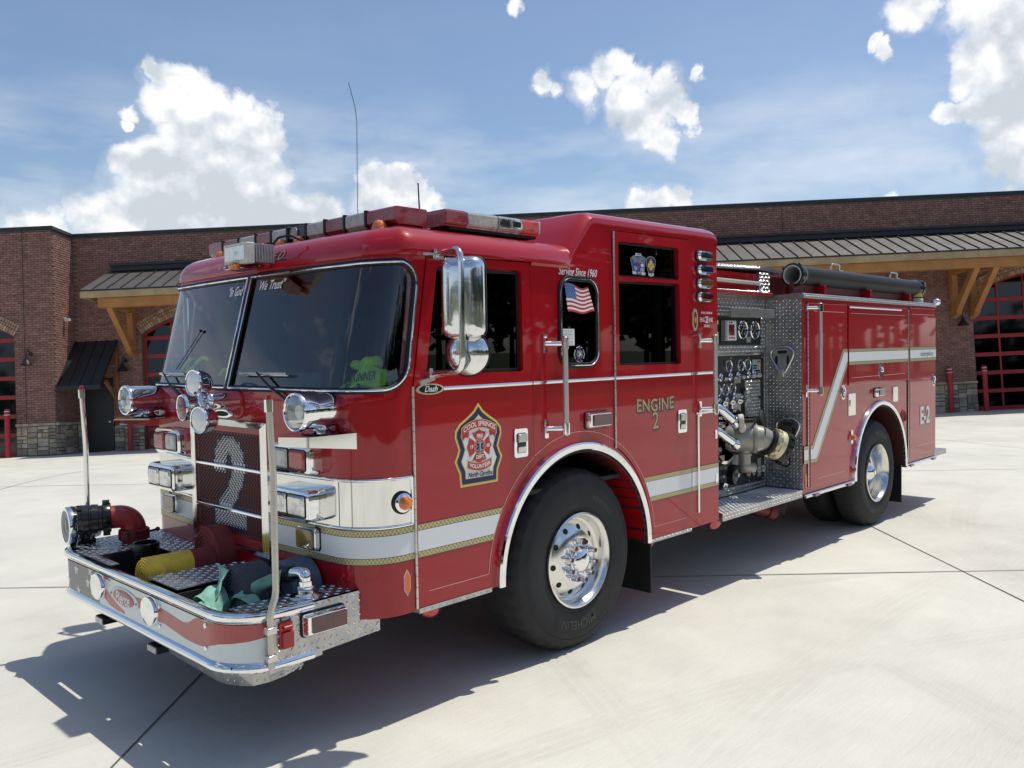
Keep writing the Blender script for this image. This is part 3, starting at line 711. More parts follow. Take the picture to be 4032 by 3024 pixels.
# ------------------------------------------------------------------ fire engine
# x runs back along the engine, y across it from the side in view, z up; the ground under it is z = 0
W = 2.42
eng = empty('fire_engine', (0, 0, 0), 'red and white fire engine with chrome trim parked on the concrete apron', 'fire engine')
RC = .25
def shift(z): return max(0., z - 1.65) * .155
def plan(s):
    """plan curve of the cab nose: s=0 where the near corner starts; returns point and outward normal"""
    L1_ = RC*PI/2; L2_ = W - 2*RC
    if s < 0: return Vector((-s, 0)), Vector((0, -1))
    if s < L1_:
        a = s/RC; return Vector((-RC*math.sin(a), RC - RC*math.cos(a))), Vector((-math.sin(a), -math.cos(a)))
    if s < L1_ + L2_:
        k = (s - L1_)/L2_; y = RC + k*L2_; q = (2*k-1); return Vector((-RC - .035*(1-q*q), y)), Vector((-1, .07*q)).normalized()
    if s < 2*L1_ + L2_:
        a = (s - L1_ - L2_)/RC; return Vector((-RC*math.cos(a), W - RC + RC*math.sin(a))), Vector((-math.cos(a), math.sin(a)))
    return Vector((s - 2*L1_ - L2_, W)), Vector((0, 1))
ST = RC*PI + W - 2*RC
def SF(s, z, off=0.):
    p, n = plan(s); fade = 1. if 0 <= s <= ST else max(0., 1 - (p.x/1.2))
    e = min(s, ST - s) / .26; e = max(0., min(1., e)); e = e*e*(3 - 2*e)
    q = p + n*off; return Vector((q.x + min(shift(z), .115)*fade*(1 + .72*e), q.y, z))
def ssamp(s0, s1, step=.045):
    n = max(1, int(math.ceil((s1-s0)/step))); return [s0 + (s1-s0)*i/n for i in range(n+1)]
# --- shell
ss = [-3.0, -1.30, -1.27, -.6] + ssamp(0, RC*PI/2, .028) + ssamp(RC*PI/2 + .05, ST - RC*PI/2 - .05, .12) + ssamp(ST - RC*PI/2, ST, .028) + [ST+.6, ST+1.27, ST+1.30, ST+3.0]
rings = [(.55, 0), (.56, 0), (1.60, 0), (1.65, 0), (1.9, 0), (2.335, 0), (2.337, .013), (2.352, .018), (2.375, .018), (2.40, .012), (2.43, -.004), (2.455, -.028), (2.475, -.06), (2.49, -.10), (2.498, -.16)]
def shell_mb(rings_, ss_):
    mb_ = MB(); n = len(ss_)
    for (z, o) in rings_:
        for s in ss_:
            q = SF(s, z, min(o, 0.) if (s <= -1.29 or s >= ST+1.29) else o)
            if s <= -3.0 or s >= ST + 3.0: q.x = 3.0
            mb_.v.append(tuple(q))
    for j in range(len(rings_)-1):
        for i in range(n):
            i2 = (i+1) % n; mb_.f.append((j*n+i, j*n+i2, (j+1)*n+i2, (j+1)*n+i)); mb_.mi.append(0)
    mb_.f += [tuple(range(n))[::-1]]; mb_.mi += [0]
    k = len(mb_.v); mb_.v.append((1.5, W/2, rings_[-1][0] + (.03 if rings_[-1][0] > 2.4 else 0)))
    for i in range(n): mb_.f.append(((len(rings_)-1)*n + i, (len(rings_)-1)*n + (i+1) % n, k)); mb_.mi.append(0)
    return mb_
shell = cutter(shell_mb(rings, ss)); shell.name = 'cab_body'; shell.data.name = 'cab_body'; shell.parent = eng
# raised rear roof: cross-sections along x
def raised():
    mb_ = MB(); secs = []
    prof = [(0,0), (0,.35), (-.006,.60), (-.006,.70), (.0,.80), (.03,.92), (.07,.985), (.13,1.0)]
    st = [(1.255, 2.30, 2.40), (1.285, 2.30, 2.43), (1.40, 2.30, 2.575), (1.50, 2.30, 2.690), (1.53, 2.30, 2.706), (1.57, 2.30, 2.709), (2.93, 2.30, 2.728), (2.975, 2.30, 2.722), (3.0, 2.30, 2.70)]
    for (x, zb_, zt) in st:
        pts = []
        h = zt - zb_
        for (dy, f_) in prof:
            hh = min(.14, h*.9); z = zb_ if f_ == 0 else zt - hh*(1-f_)/.65 if f_ >= .35 else zb_
            pts.append((max(dy, -.006) + .004, max(z, zb_)))
        row = [(x, p[0], p[1]) for p in pts] + [(x, W - p[0], p[1]) for p in reversed(pts)]
        secs.append(row)
    n = len(secs[0])
    for r_ in secs: mb_.v += r_
    for j in range(len(secs)-1):
        for i in range(n): mb_.f.append((j*n+i, j*n+(i+1)%n, (j+1)*n+(i+1)%n, (j+1)*n+i)); mb_.mi.append(0)
    mb_.f += [tuple(range(n))[::-1], tuple(range((len(secs)-1)*n, len(secs)*n))]; mb_.mi += [0, 0]
    return cutter(mb_)
# --- cutters
AX, AZ, AR = 1.363, .56, .68       # front wheel arch
def arc_pts(cx, cz, R, a0, a1, n=20): return [(cx + R*math.cos(a0 + (a1-a0)*i/n), cz + R*math.sin(a0 + (a1-a0)*i/n)) for i in range(n+1)]
def yprism(pts, y0, y1): return MB().prism(pts, lambda x, z: (x, y0, z), lambda x, z: (x, y1, z))
def strip_cut(zlo, zhi, s0, s1, o0, o1, n=40):
    mb_ = MB(); k = n+1
    for o_ in (o0, o1):
        for i in range(k):
            s = s0 + (s1-s0)*i/n; mb_.v.append(tuple(SF(s, zlo(s), o_)))
        for i in range(k):
            s = s0 + (s1-s0)*i/n; mb_.v.append(tuple(SF(s, zhi(s), o_)))
    for i in range(n):
        a, b_, c, d_ = i, i+1, k+i+1, k+i; mb_.f += [(a,b_,c,d_), (2*k+d_, 2*k+c, 2*k+b_, 2*k+a), (a, 2*k+a, 2*k+b_, b_), (d_, c, 2*k+c, 2*k+d_)]
    mb_.f += [(0, k, 3*k, 2*k), (n, 2*k+n, 3*k+n, k+n)]; mb_.mi = [0]*len(mb_.f); return mb_
WZ0, WZ1 = 1.672, 2.298
SL, SR, RCN = -.018, ST + .018, .125
SM = ST/2
def wz(s, hi, L=SL, R=SR, r_=RCN, ins=0.):
    """windshield outline height at s with rounded outer corners"""
    e = min(s - L, R - s); k = 0
    if e < r_: k = r_ - math.sqrt(max(0, r_*r_ - (r_-e)**2))
    return (WZ1 - k) if hi else (WZ0 + k)
def dense(s0, s1, n):
    return [s0 + (s1-s0)*(.5 - .5*math.cos(PI*i/n)) for i in range(n+1)]
def strip_cut2(ss_, zlo, zhi, o0, o1):
    mb_ = MB(); k = len(ss_); n = k-1
    for o_ in (o0, o1):
        mb_.v += [tuple(SF(s, zlo(s), o_)) for s in ss_]; mb_.v += [tuple(SF(s, zhi(s), o_)) for s in ss_]
    for i in range(n):
        a, b_, c, d_ = i, i+1, k+i+1, k+i; mb_.f += [(a,b_,c,d_), (2*k+d_, 2*k+c, 2*k+b_, 2*k+a), (a, 2*k+a, 2*k+b_, b_), (d_, c, 2*k+c, 2*k+d_)]
    mb_.f += [(0, k, 3*k, 2*k), (n, 2*k+n, 3*k+n, k+n)]; mb_.mi = [0]*len(mb_.f); return mb_
sw_ = dense(SL+.002, SR-.002, 70)
c_wind = cutter(strip_cut2(sw_, lambda s: wz(s, 0)-.0, lambda s: wz(s, 1), -.11, .11))
# cavity
cav = cutter(shell_mb([(1.0, -.05), (1.64, -.05), (2.36, -.05)], [-2.93] + ss[1:-1] + [ST+2.93]))
c_cav2 = cutter(MB().box(1.6, 2.93, .06, W-.06, 2.2, 2.62))
c_well = cutter(yprism([(AX-AR, .3)] + arc_pts(AX, AZ, AR, PI, 0, 28) + [(AX+AR, .3)], -.2, .62))
c_well2 = cutter(yprism([(AX-AR, .3)] + arc_pts(AX, AZ, AR, PI, 0, 28) + [(AX+AR, .3)], W-.62, W+.2))
GAP = .006
door1 = [(.078, .562), (.078, 1.68), (.183, 2.338), (.942, 2.348), (.952, 1.5)]
R1 = AR + .085
xz = lambda a: (AX + R1*math.cos(a), AZ + R1*math.sin(a))
aA = math.acos((.955-AX)/R1); aB = PI
d1 = [(.078, .562), (.078, 1.68), (.183, 2.338), (.942, 2.348), (.955, AZ + R1*math.sin(aA))] + [xz(aA + (PI-aA)*i/10) for i in range(1, 11)] + [(AX-R1, .562)]
aC = math.acos((1.738-AX)/R1)
d2 = [(1.728, 2.600), (2.612, 2.612), (2.627, .562), (AX+R1, .562)] + [xz(aC*i/10) for i in range(0, 11)]
def grow(pts, g_):
    n = len(pts); area = sum(pts[i-1][0]*pts[i][1] - pts[i][0]*pts[i-1][1] for i in range(n)); sg = 1 if area > 0 else -1; out_ = []
    for i in range(n):
        a = Vector(pts[i-1]); p = Vector(pts[i]); b_ = Vector(pts[(i+1) % n]); e0 = (p-a).normalized(); e1 = (b_-p).normalized()
        n0 = Vector((e0.y, -e0.x))*sg; n1__ = Vector((e1.y, -e1.x))*sg; k = n0+n1__; k = k/max(.35, k.length**2/2) if k.length > 1e-6 else n0
        out_.append(tuple(p + k*g_))
    return out_
c_d1 = cutter(yprism(grow(d1, GAP), -.2, .03)); c_d2 = cutter(yprism(grow(d2, GAP), -.2, .03))
W1 = rounded([(.168, 1.745), (.872, 1.740), (.868, 2.294), (.252, 2.287)], .02)
W2A = rounded([(1.787, 2.318), (2.478, 2.327), (2.472, 2.542), (1.787, 2.537)], .012); W2B = rounded([(1.787, 1.748), (2.496, 1.742), (2.484, 2.294), (1.787, 2.285)], .012)
WS = rrect(1.215, 1.545, 1.765, 2.268, .075, 6)
union_cut(shell, [raised(), cav, c_cav2, c_wind, c_well, c_well2, c_d1, c_d2] + [cutter(yprism(p, -.1, W+.1)) for p in (W1, W2A, W2B)] + [cutter(yprism(WS, -.1, W+.1))], ['UNION'] + ['DIFFERENCE']*11)
# --- doors
def door(pts, wins, label):
    o = cutter(yprism(pts, -.004, .026)); o.name = 'cab_door'; o.data.name = 'cab_door'
    union_cut(o, [cutter(yprism(grow(p, -.0), -.1, .1)) for p in wins]); o.parent = eng; o['label'] = label
    md = o.modifiers.new('bevel', 'BEVEL'); md.width = .0035; md.segments = 2; md.limit_method = 'ANGLE'; md.angle_limit = math.radians(50)
    return o
W1o = rounded(grow([(.168, 1.745), (.872, 1.740), (.868, 2.294), (.252, 2.287)], .006), .02)
D1 = door(d1, [W1o], 'front cab door with the department shield'); D2 = door(d2, [grow(W2A, .004), grow(W2B, .004)], 'rear cab door lettered ENGINE 2')
def frame_ring(parent, pts, w_, y0, y1, m_, name, bev=.0):
    outer = grow(pts, 0); inner = grow(pts, -w_); n = len(outer); mb_ = MB()
    vs = [(x, y0, z) for x, z in outer] + [(x, y0, z) for x, z in inner] + [(x, y1, z) for x, z in outer] + [(x, y1, z) for x, z in inner]
    fs = []
    for i in range(n):
        j = (i+1) % n; fs += [(i, j, n+j, n+i), (2*n+i, 3*n+i, 3*n+j, 2*n+j), (i, 2*n+i, 2*n+j, j), (n+i, n+j, 3*n+j, 3*n+i)]
    mb_.add(vs, fs); return mb_.build(name, m_, parent, smooth=35, bevel=bev)
def pane(parent, pts, y, name='window_pane', m_='side_glass'):
    mb_ = MB(); mb_.poly(pts, lambda x, z: (x, y, z)); mb_.poly(pts, lambda x, z: (x, y+.006, z)); return mb_.build(name, m_, parent, smooth=None)
frame_ring(D1, W1, .014, .018, .034, 'black_rubber', 'window_seal'); p1 = pane(D1, W1, .024)
frame_ring(D2, W2A, .010, .022, .040, 'black_rubber', 'window_seal'); pu = pane(D2, W2A, .030)
frame_ring(D2, W2B, .010, .022, .040, 'black_rubber', 'window_seal'); pl_ = pane(D2, W2B, .030)
# far side panes
for p in (W1, W2A, W2B, WS): pane(eng, p, W-.03, 'far_window_pane')
# fixed side window with rubber seal and chrome bead
sw = frame_ring(eng, rrect(1.188, 1.572, 1.738, 2.295, .10, 7), .033, -.012, .004, 'black_rubber', 'side_window', .004)
def plane_ring_tube(pts, y, r_, m_, name, parent, n=6):
    mb_ = MB(); mb_.tube([(x, y, z) for x, z in pts], r_, n, closed=True); return mb_.build(name, m_, parent, smooth=60)
plane_ring_tube(rrect(1.205, 1.555, 1.755, 2.278, .085, 7), -.013, .0045, 'chrome', 'chrome_bead', sw)
wp = pane(sw, rrect(1.215, 1.55, 1.763, 2.272, .08, 6), -.002)
# --- windshield: two curved panes, rubber, chrome bead, mullion
def band(ss_, zlo, zhi, off, mi=0, mb_=None, nz=1):
    mb_ = mb_ or MB(); k = len(ss_)
    vs = [SF(s, zlo(s) + (zhi(s)-zlo(s))*j/nz, off) for j in range(nz+1) for s in ss_]
    mb_.add(vs, [(j*k+i, j*k+i+1, (j+1)*k+i+1, (j+1)*k+i) for j in range(nz) for i in range(k-1)], mi); return mb_
for (a, b_) in ((SL+.004, SM-.018), (SM+.018, SR-.004)):
    ss_ = dense(a, b_, 36)
    band(ss_, lambda s: wz(s, 0), lambda s: wz(s, 1), -.004).build('windshield_pane', 'windshield_glass', eng, smooth=180)
def outline(L, R, off, r_=RCN, grow_=0., left_round=True, right_round=True):
    pts = []
    def zz(s, hi):
        z0_, z1_ = WZ0 - grow_, WZ1 + grow_; e0 = s - L if left_round else 9; e1 = R - s if right_round else 9; e = min(e0, e1); k = 0
        if e < r_: k = r_ - math.sqrt(max(0, r_*r_ - (r_-e)**2))
        return z1_ - k if hi else z0_ + k
    S_ = dense(L, R, 54)
    up = [SF(s, zz(s, 1), off) for s in S_]; dn = [SF(s, zz(s, 0), off) for s in reversed(S_)]
    path = []
    for p in up + dn:
        if not path or (p - path[-1]).length > .004: path.append(p)
    if (path[0]-path[-1]).length < .004: path.pop()
    return path
wsf = MB().tube(outline(SL-.006, SR+.006, .0, RCN+.006, .004), .017, 8, closed=True).build('windshield_seal', 'black_rubber', eng, smooth=60)
for (a, b_, l_, r_) in ((SL-.004, SM-.02, True, False), (SM+.02, SR+.004, False, True)):
    MB().tube(outline(a, b_, .014, RCN+.004, .002, l_, r_), .0055, 6, closed=True).build('chrome_bead', 'chrome', wsf, smooth=60)
mb_ = MB(); mb_.add([SF(SM-.028, WZ0-.01, .004), SF(SM+.028, WZ0-.01, .004), SF(SM+.028, WZ1+.01, .004), SF(SM-.028, WZ1+.01, .004), SF(SM-.024, WZ0-.01, .014), SF(SM+.024, WZ0-.01, .014), SF(SM+.024, WZ1+.01, .014), SF(SM-.024, WZ1+.01, .014)], [(4,5,6,7),(0,1,5,4),(1,2,6,5),(2,3,7,6),(3,0,4,7)])
mb_.build('windshield_mullion', 'black_rubber', wsf, smooth=None)
# lettering on the glass and cab, mapped to the curved surface
YC = lambda y: RC*PI/2 + (y - RC)          # y across the flat nose -> s
def front_text(txt, yc, zc, size, m_, parent, name, slope=0., shear=.3, bold=.0, off=.006, sx=1.):
    mb_ = MB(); mb_.text(txt, size, lambda a, b2: SF(YC(yc - a), zc + b2 + a*slope, off), 0, shear=shear, bold=bold, sx=sx); return mb_.build(name, m_, parent, smooth=None)
front_text('“In God', 1.372, 2.225, .080, 'white_print', wsf, 'windshield_lettering', 0, .35, .001, .003, .66)
front_text('We Trust”', .972, 2.240, .075, 'white_print', wsf, 'windshield_lettering', 0, .35, .001, .003, .8)
def roof_off(z):
    R_ = [(2.337, .013), (2.352, .018), (2.375, .018), (2.40, .012), (2.43, -.004), (2.455, -.028), (2.475, -.06)]
    for (a, oa), (b2, ob) in zip(R_[:-1], R_[1:]):
        if a <= z <= b2: return oa + (ob-oa)*(z-a)/(b2-a)
    return .013
mb_ = MB()
for (dz, lv, mi_, bo) in ((0, .0035, 1, .004), (.003, .0048, 0, .0)): mb_.text('F.D.', .085, lambda a, b2: SF(YC(.93 - a), 2.398 + dz + b2*.85, roof_off(2.398 + dz + b2*.85) + lv), mi_, bold=bo, shear=.25)
mb_.build('roof_lettering', ['gold_leaf', 'navy_print'], eng, smooth=None)
def side_text(mb_, txt, xc, zc, size, mi=0, shear=0., bold=0., off=.0075, sx=1., space=1., arc=0.):
    return mb_.text(txt, size, lambda a, b2: (xc + a, -off, zc + b2 - arc*a*a), mi, shear=shear, bold=bold, sx=sx, space=space)
mb_ = MB(); side_text(mb_, 'Serving Since 1960', 1.375, 2.318, .066, 0, .42, .0006, .003, .72); mb_.build('cab_lettering', 'white_print', eng, smooth=None)
# --- stripes: white band with gold-leaf borders and blue edge lines
ZB0, ZB1 = .849, .954
LAY = [('white_reflective', ZB0, ZB1), ('gold_leaf', ZB1+.003, ZB1+.031), ('navy_print', ZB1+.031, ZB1+.035), ('navy_print', ZB1, ZB1+.003), ('gold_leaf', ZB0-.031, ZB0-.003), ('navy_print', ZB0-.003, ZB0), ('navy_print', ZB0-.035, ZB0-.031)]
def arch_x(z, side, R=AR+.115): return AX + side*math.sqrt(max(0, R*R - (z-AZ)**2))
def side_stripe(x0f, x1f, parent, off, name='reflective_stripe'):
    mb_ = MB()
    for k, (m_, z0, z1) in enumerate(LAY):
        mb_.add([(x0f(z0), -off, z0), (x1f(z0), -off, z0), (x1f(z1), -off, z1), (x0f(z1), -off, z1)], [(0,1,2,3)], ['white_reflective', 'gold_leaf', 'navy_print'].index(m_))
    return mb_.build(name, ['white_reflective', 'gold_leaf', 'navy_print'], parent, smooth=None)
side_stripe(lambda z: .084, lambda z: arch_x(z, -1), D1, .0055)
side_stripe(lambda z: arch_x(z, 1), lambda z: 2.622, D2, .0055); side_stripe(lambda z: 2.632, lambda z: 2.999, eng, .0025)
for (a, b_) in ((-.066, YC(.76)), (YC(1.655), ST+.066)):
    mb_ = MB()
    for (m_, z0, z1) in LAY: band(ssamp(a, b_, .03), lambda s: z0, lambda s: z1, .0025, ['white_reflective', 'gold_leaf', 'navy_print'].index(m_), mb_)
    mb_.build('nose_stripe', ['white_reflective', 'gold_leaf', 'navy_print'], eng, smooth=180)
# pinstripes (pale line)
def flat_line(mb_, pts, w_=.003, off=.0065):
    for i in range(len(pts)-1):
        p = Vector(pts[i]); q = Vector(pts[i+1]); d_ = (q-p).normalized(); n_ = Vector((-d_.y, d_.x))*w_/2
        mb_.add([(v.x, -off, v.y) for v in (p-n_, q-n_, q+n_, p+n_)], [(0,1,2,3)])
mat('pin_print', (.75, .45, .42), .4)
RP = AR + .112
mb_ = MB(); a0 = math.asin((.64-AZ)/RP)
flat_line(mb_, [(.148, .636), (AX - RP*math.cos(a0), .636)] + arc_pts(AX, AZ, RP, PI-a0, math.acos((.952-AX)/RP), 14)); mb_.build('pinstripe', 'pin_print', D1, smooth=None)
mb_ = MB(); flat_line(mb_, arc_pts(AX, AZ, RP, math.acos((.962-AX)/RP), math.acos((1.725-AX)/RP), 14), off=.003); mb_.build('pinstripe', 'pin_print', eng, smooth=None)
mb_ = MB(); flat_line(mb_, arc_pts(AX, AZ, RP, math.acos((1.74-AX)/RP), a0, 14) + [(2.55, .640)]); mb_.build('pinstripe', 'pin_print', D2, smooth=None)
# --- belt trim
def hbar(x0, x1, z, parent, h=.011, off=.004, m_='polished_aluminium', name='belt_trim', y=0., d_=.009):
    mb_ = MB(); mb_.prism([(0, z-h), (-d_*.7, z-h*.8), (-d_, z), (-d_*.7, z+h*.8), (0, z+h)], lambda yy, zz: (x0, y - off + yy, zz), lambda yy, zz: (x1, y - off + yy, zz)); return mb_.build(name, m_, parent, smooth=30)
hbar(.27, .945, 1.664, D1); hbar(.958, 1.722, 1.664, eng, off=0.); hbar(1.735, 2.618, 1.664, D2); hbar(2.634, 2.985, 1.664, eng, off=0.)
# hinges
for (x, z0, z1) in ((.070, .56, 1.682), (1.731, 1.215, 2.60)):
    n = int((z1-z0)/.055)
    mb_ = MB()
    for i in range(n):
        za = z0 + (z1-z0)*i/n; lean = 0.
        mb_.cyl((x, -.0065, za+.001), (x, -.0065, za + (z1-z0)/n - .0015), .0065, n=8)
    h_ = mb_.build('door_hinge', 'brushed_steel', eng); h_['kind'] = 'stuff'
# sill treads
def tread_box(name, x0, x1, y0, y1, z0, z1, parent=eng, m_='tread_plate', faces='ftl', pitch=.03, bev=.002, **k):
    mb_ = MB(); mb_.box(x0, x1, y0, y1, z0, z1)
    if 'f' in faces: lugs(mb_, (x0, y0, z0), (1,0,0), (0,0,1), x1-x0, z1-z0, pitch, **k)     # side face (towards -y)
    if 't' in faces: lugs(mb_, (x0, y0, z1), (1,0,0), (0,1,0), x1-x0, y1-y0, pitch, **k)
    if 'l' in faces: lugs(mb_, (x0, y1, z0), (0,-1,0), (0,0,1), y1-y0, z1-z0, pitch, **k)     # front end (towards -x)
    return mb_.build(name, m_, parent, smooth=None)
tread_box('sill_tread', .085, .60, -.004, .05, .532, .558, faces='f', pitch=.024); tread_box('sill_tread', 2.09, 2.62, -.004, .05, .532, .558, faces='f', pitch=.024)
# --- wheel arch trims and liners
def arch_trim(cx, cz, R, zb_, parent=eng, y=0., w_=.052):
    a0 = math.asin((zb_-cz)/R); prof = [(0, R-.004), (-.026, R-.006), (-.034, R-.016), (-.034, R-w_+.006), (-.028, R-w_), (.0, R-w_)]
    mb_ = MB(); n = 48; k = len(prof)
    for i in range(n+1):
        a = PI - a0 - (PI - 2*a0)*i/n
        for (yy, rr) in prof: mb_.v.append((cx + rr*math.cos(a), y + yy, cz + rr*math.sin(a)))
    for i in range(n):
        for j in range(k-1): mb_.f.append((i*k+j, i*k+j+1, (i+1)*k+j+1, (i+1)*k+j)); mb_.mi.append(0)
    mb_.f += [tuple(range(k)), tuple(range(n*k, n*k+k))[::-1]]; mb_.mi += [0, 0]
    t_ = mb_.build('wheel_arch_trim', 'chrome', parent, smooth=30)
    mb_ = MB(); 
    def fn(u, v): a = PI - a0*1 - (PI - 2*a0)*u; rr = R - w_ + .0; return (cx + rr*math.cos(a), y - .02 + v*.62, cz + rr*math.sin(a))
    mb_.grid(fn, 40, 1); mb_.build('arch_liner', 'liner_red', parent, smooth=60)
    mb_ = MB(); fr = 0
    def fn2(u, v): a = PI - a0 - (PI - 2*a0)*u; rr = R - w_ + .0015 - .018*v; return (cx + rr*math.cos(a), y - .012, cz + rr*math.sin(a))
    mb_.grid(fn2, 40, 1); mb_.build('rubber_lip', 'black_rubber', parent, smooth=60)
arch_trim(AX, AZ, .732, .548)
# --- handles, grab bars, lights on the side
def door_latch(x0, x1, z0, z1, parent, off=.004):
    r0 = MB(); r0.prism(rrect(x0, x1, z0, z1, .016, 4), lambda x, z: (x, -off+.001, z), lambda x, z: (x, -off-.009, z)); o = r0.build('latch_plate', 'chrome', parent, smooth=30, bevel=.002)
    cx = (x0+x1)/2; q = MB(); q.prism(rrect(x0+.022, x1-.018, z0+.025, z1-.025, .008, 3), lambda x, z: (x, -off-.0095, z), lambda x, z: (x, -off-.0105, z)); q.build('latch_recess', 'black_gloss', o, smooth=None)
    q = MB(); zm = (z0+z1)/2; q.prism([(-.010, zm), (-.026, zm+.008), (-.026, z1-.034), (-.012, z1-.028)], lambda y, z: (x0+.026, y-off, z), lambda y, z: (x1-.022, y-off, z)); q.prism([(-.010, z0+.028), (-.014, z0+.028), (-.018, zm-.022), (-.010, zm-.018)], lambda y, z: (x0+.026, y-off, z), lambda y, z: (x1-.022, y-off, z)); q.build('latch_paddle', 'brushed_steel', o, smooth=30, bevel=.002)
    return o
door_latch(.788, .900, 1.248, 1.412, D1); door_latch(2.445, 2.556, 1.252, 1.416, D2)
def grab_bar(x, z0, z1, xb_, parent=eng, y=0., label=None):
    g_ = MB().tube([(x, y-.085, z0+.02), (x, y-.085, z1-.02)], .0165, 16).build('grab_bar', 'knurled_grip', parent, smooth=60)
    for z in (z0, z1):
        q = MB(); q.box(xb_-.016, xb_+.016, y-.008, y, z-.055, z+.055); q.cyl((xb_, y-.006, z), (x-.005, y-.07, z), .013, .016, 12)
        q.cyl((x, y-.085, z-.032), (x, y-.085, z+.032), .0225, n=18); q.sphere((x, y-.085, z + (.032 if z == z1 else -.032)), .0225, 14, sc=(1,1,.55))
        q.build('grab_bracket', 'chrome', g_, smooth=40)
    return g_
grab_bar(1.150, 1.392, 1.888, 1.066); grab_bar(2.822, 1.405, 1.900, 2.745)
def marker(x0, x1, z0, z1, lens_, parent=eng, y=0., dep=.035, base='chrome', r_=.02, name='marker_light', horiz=True):
    q = MB(); q.prism(rrect(x0-.006, x1+.006, z0-.006, z1+.006, r_+.004, 4), lambda x, z: (x, y, z), lambda x, z: (x, y-.006, z)); o0 = q.build(name, 'black_rubber', parent, smooth=30)
    q = MB(); A_ = rrect(x0, x1, z0, z1, r_, 4); B_ = rrect(x0+.010, x1-.008, z0+.012, z1-.010, max(.004, r_-.012), 4); n = len(A_)
    q.add([(x, y-.006, z) for x, z in A_] + [(x, y-dep*.55, z) for x, z in A_] + [(x, y-dep, z) for x, z in B_], [(i, (i+1)%n, n+(i+1)%n, n+i) for i in range(n)] + [(n+i, n+(i+1)%n, 2*n+(i+1)%n, 2*n+i) for i in range(n)] + [tuple(range(2*n, 3*n))])
    q.build('light_bezel', base, o0, smooth=30)
    q = MB(); q.prism(rrect(x0+.030, x1-.010, z0+.016, z1-.014, .006, 3), lambda x, z: (x, y-dep+.001, z), lambda x, z: (x, y-dep-.007, z)); q.build('light_lens', lens_, o0, smooth=30, bevel=.002)
    return o0
for z, l_ in ((2.512, 'lens_green'), (2.412, 'lens_blue'), (2.313, 'lens_smoked_amber'), (2.216, 'lens_maroon')):
    o = marker(2.712, 2.888, z-.036, z+.036, l_, r_=.03)
    o['label'] = {'lens_green': 'topmost of the four, dark green lens', 'lens_blue': 'second from the top, dark blue lens', 'lens_smoked_amber': 'third from the top, amber lens', 'lens_maroon': 'lowest of the four, dark red lens'}[l_]
marker(1.424, 1.645, 1.362, 1.462, 'lens_maroon', r_=.016, dep=.045)['label'] = 'red lens light above the front wheel'
# nameplate oval
def oval(cx, cz, a, b_, n=28): return [(cx + a*math.cos(2*PI*i/n), cz + b_*math.sin(2*PI*i/n)) for i in range(n)]
q = MB(); q.prism(oval(.182, 1.664, .092, .028), lambda x, z: (x, -.004, z), lambda x, z: (x, -.011, z)); np_ = q.build('model_badge', 'brass_cream', D1, smooth=30)
q = MB(); q.poly(oval(.182, 1.664, .076, .021), lambda x, z: (x, -.0125, z)); q.build('badge_face', 'black_gloss', np_, smooth=None)
q = MB(); side_text(q, 'Dash', .182, 1.664, .042, 0, .35, .0008, .0135); q.build('badge_lettering', 'white_print', np_, smooth=None)
# --- shield on the front door
def mir(pts, cx): return pts
E_out = [(.519,1.576),(.555,1.533),(.600,1.503),(.655,1.472),(.688,1.436),(.693,1.399),(.676,1.360),(.666,1.333),(.678,1.305),(.695,1.273),(.681,1.240),(.663,1.206),(.657,1.134),(.380,1.134),(.374,1.206),(.356,1.240),(.342,1.273),(.359,1.305),(.371,1.333),(.361,1.360),(.345,1.399),(.350,1.436),(.383,1.472),(.437,1.503),(.482,1.533)]
def inset(pts, g_): return grow(pts, -g_)
MP = ['yellow_print', 'navy_print', 'white_reflective', 'red_print', 'white_print', 'gold_leaf']
fd = lambda lv: (lambda x, z: (x, -.0048 - .0009*lv, z))
q = MB(); q.poly(E_out, fd(0), 0); q.poly(inset(E_out, .013), fd(1), 1); q.poly(inset(E_out, .040), fd(2), 0); q.poly(inset(E_out, .044), fd(3), 2)
cx, cz = .519, 1.342
def maltese(R, cz_=cz, cx_=cx, n=1.):
    pts = []
    for k in range(4):
        a = PI/2*k
        for (da, rr) in ((-.60, .98), (-.30, .90), (0, 1.0), (.30, .90), (.60, .98), (.785, .42)):
            pts.append((cx_ + R*rr*math.cos(a+da), cz_ + R*rr*math.sin(a+da)))
    return pts
q.poly(maltese(.094), fd(4), 5); q.poly(maltese(.089), fd(5), 3)
for a in (PI/4, 3*PI/4):
    d_ = Vector((math.cos(a), math.sin(a))); n_ = Vector((-d_.y, d_.x))*.006; p = Vector((cx, cz))
    q.poly([tuple(p - d_*.092 - n_), tuple(p + d_*.092 - n_), tuple(p + d_*.092 + n_), tuple(p - d_*.092 + n_)], fd(6), 4)
q.poly(oval(cx, cz, .043, .043), fd(7), 0); q.poly(oval(cx, cz, .039, .039), fd(8), 3)
for k in range(3):
    a = PI/2 + PI/3*k; d_ = Vector((math.cos(a), math.sin(a))); n_ = Vector((-d_.y, d_.x)); p = Vector((cx, cz))
    for (ln, wd, lv, mi_) in ((.033, .0095, 9, 4), (.031, .0075, 10, 1)): q.poly([tuple(p - d_*ln - n_*wd), tuple(p + d_*ln - n_*wd), tuple(p + d_*ln + n_*wd), tuple(p - d_*ln + n_*wd)], fd(lv + k*.1), mi_)
q.poly([(cx-.0025, cz-.026), (cx+.0025, cz-.026), (cx+.0025, cz+.026), (cx-.0025, cz+.026)], fd(11), 4)
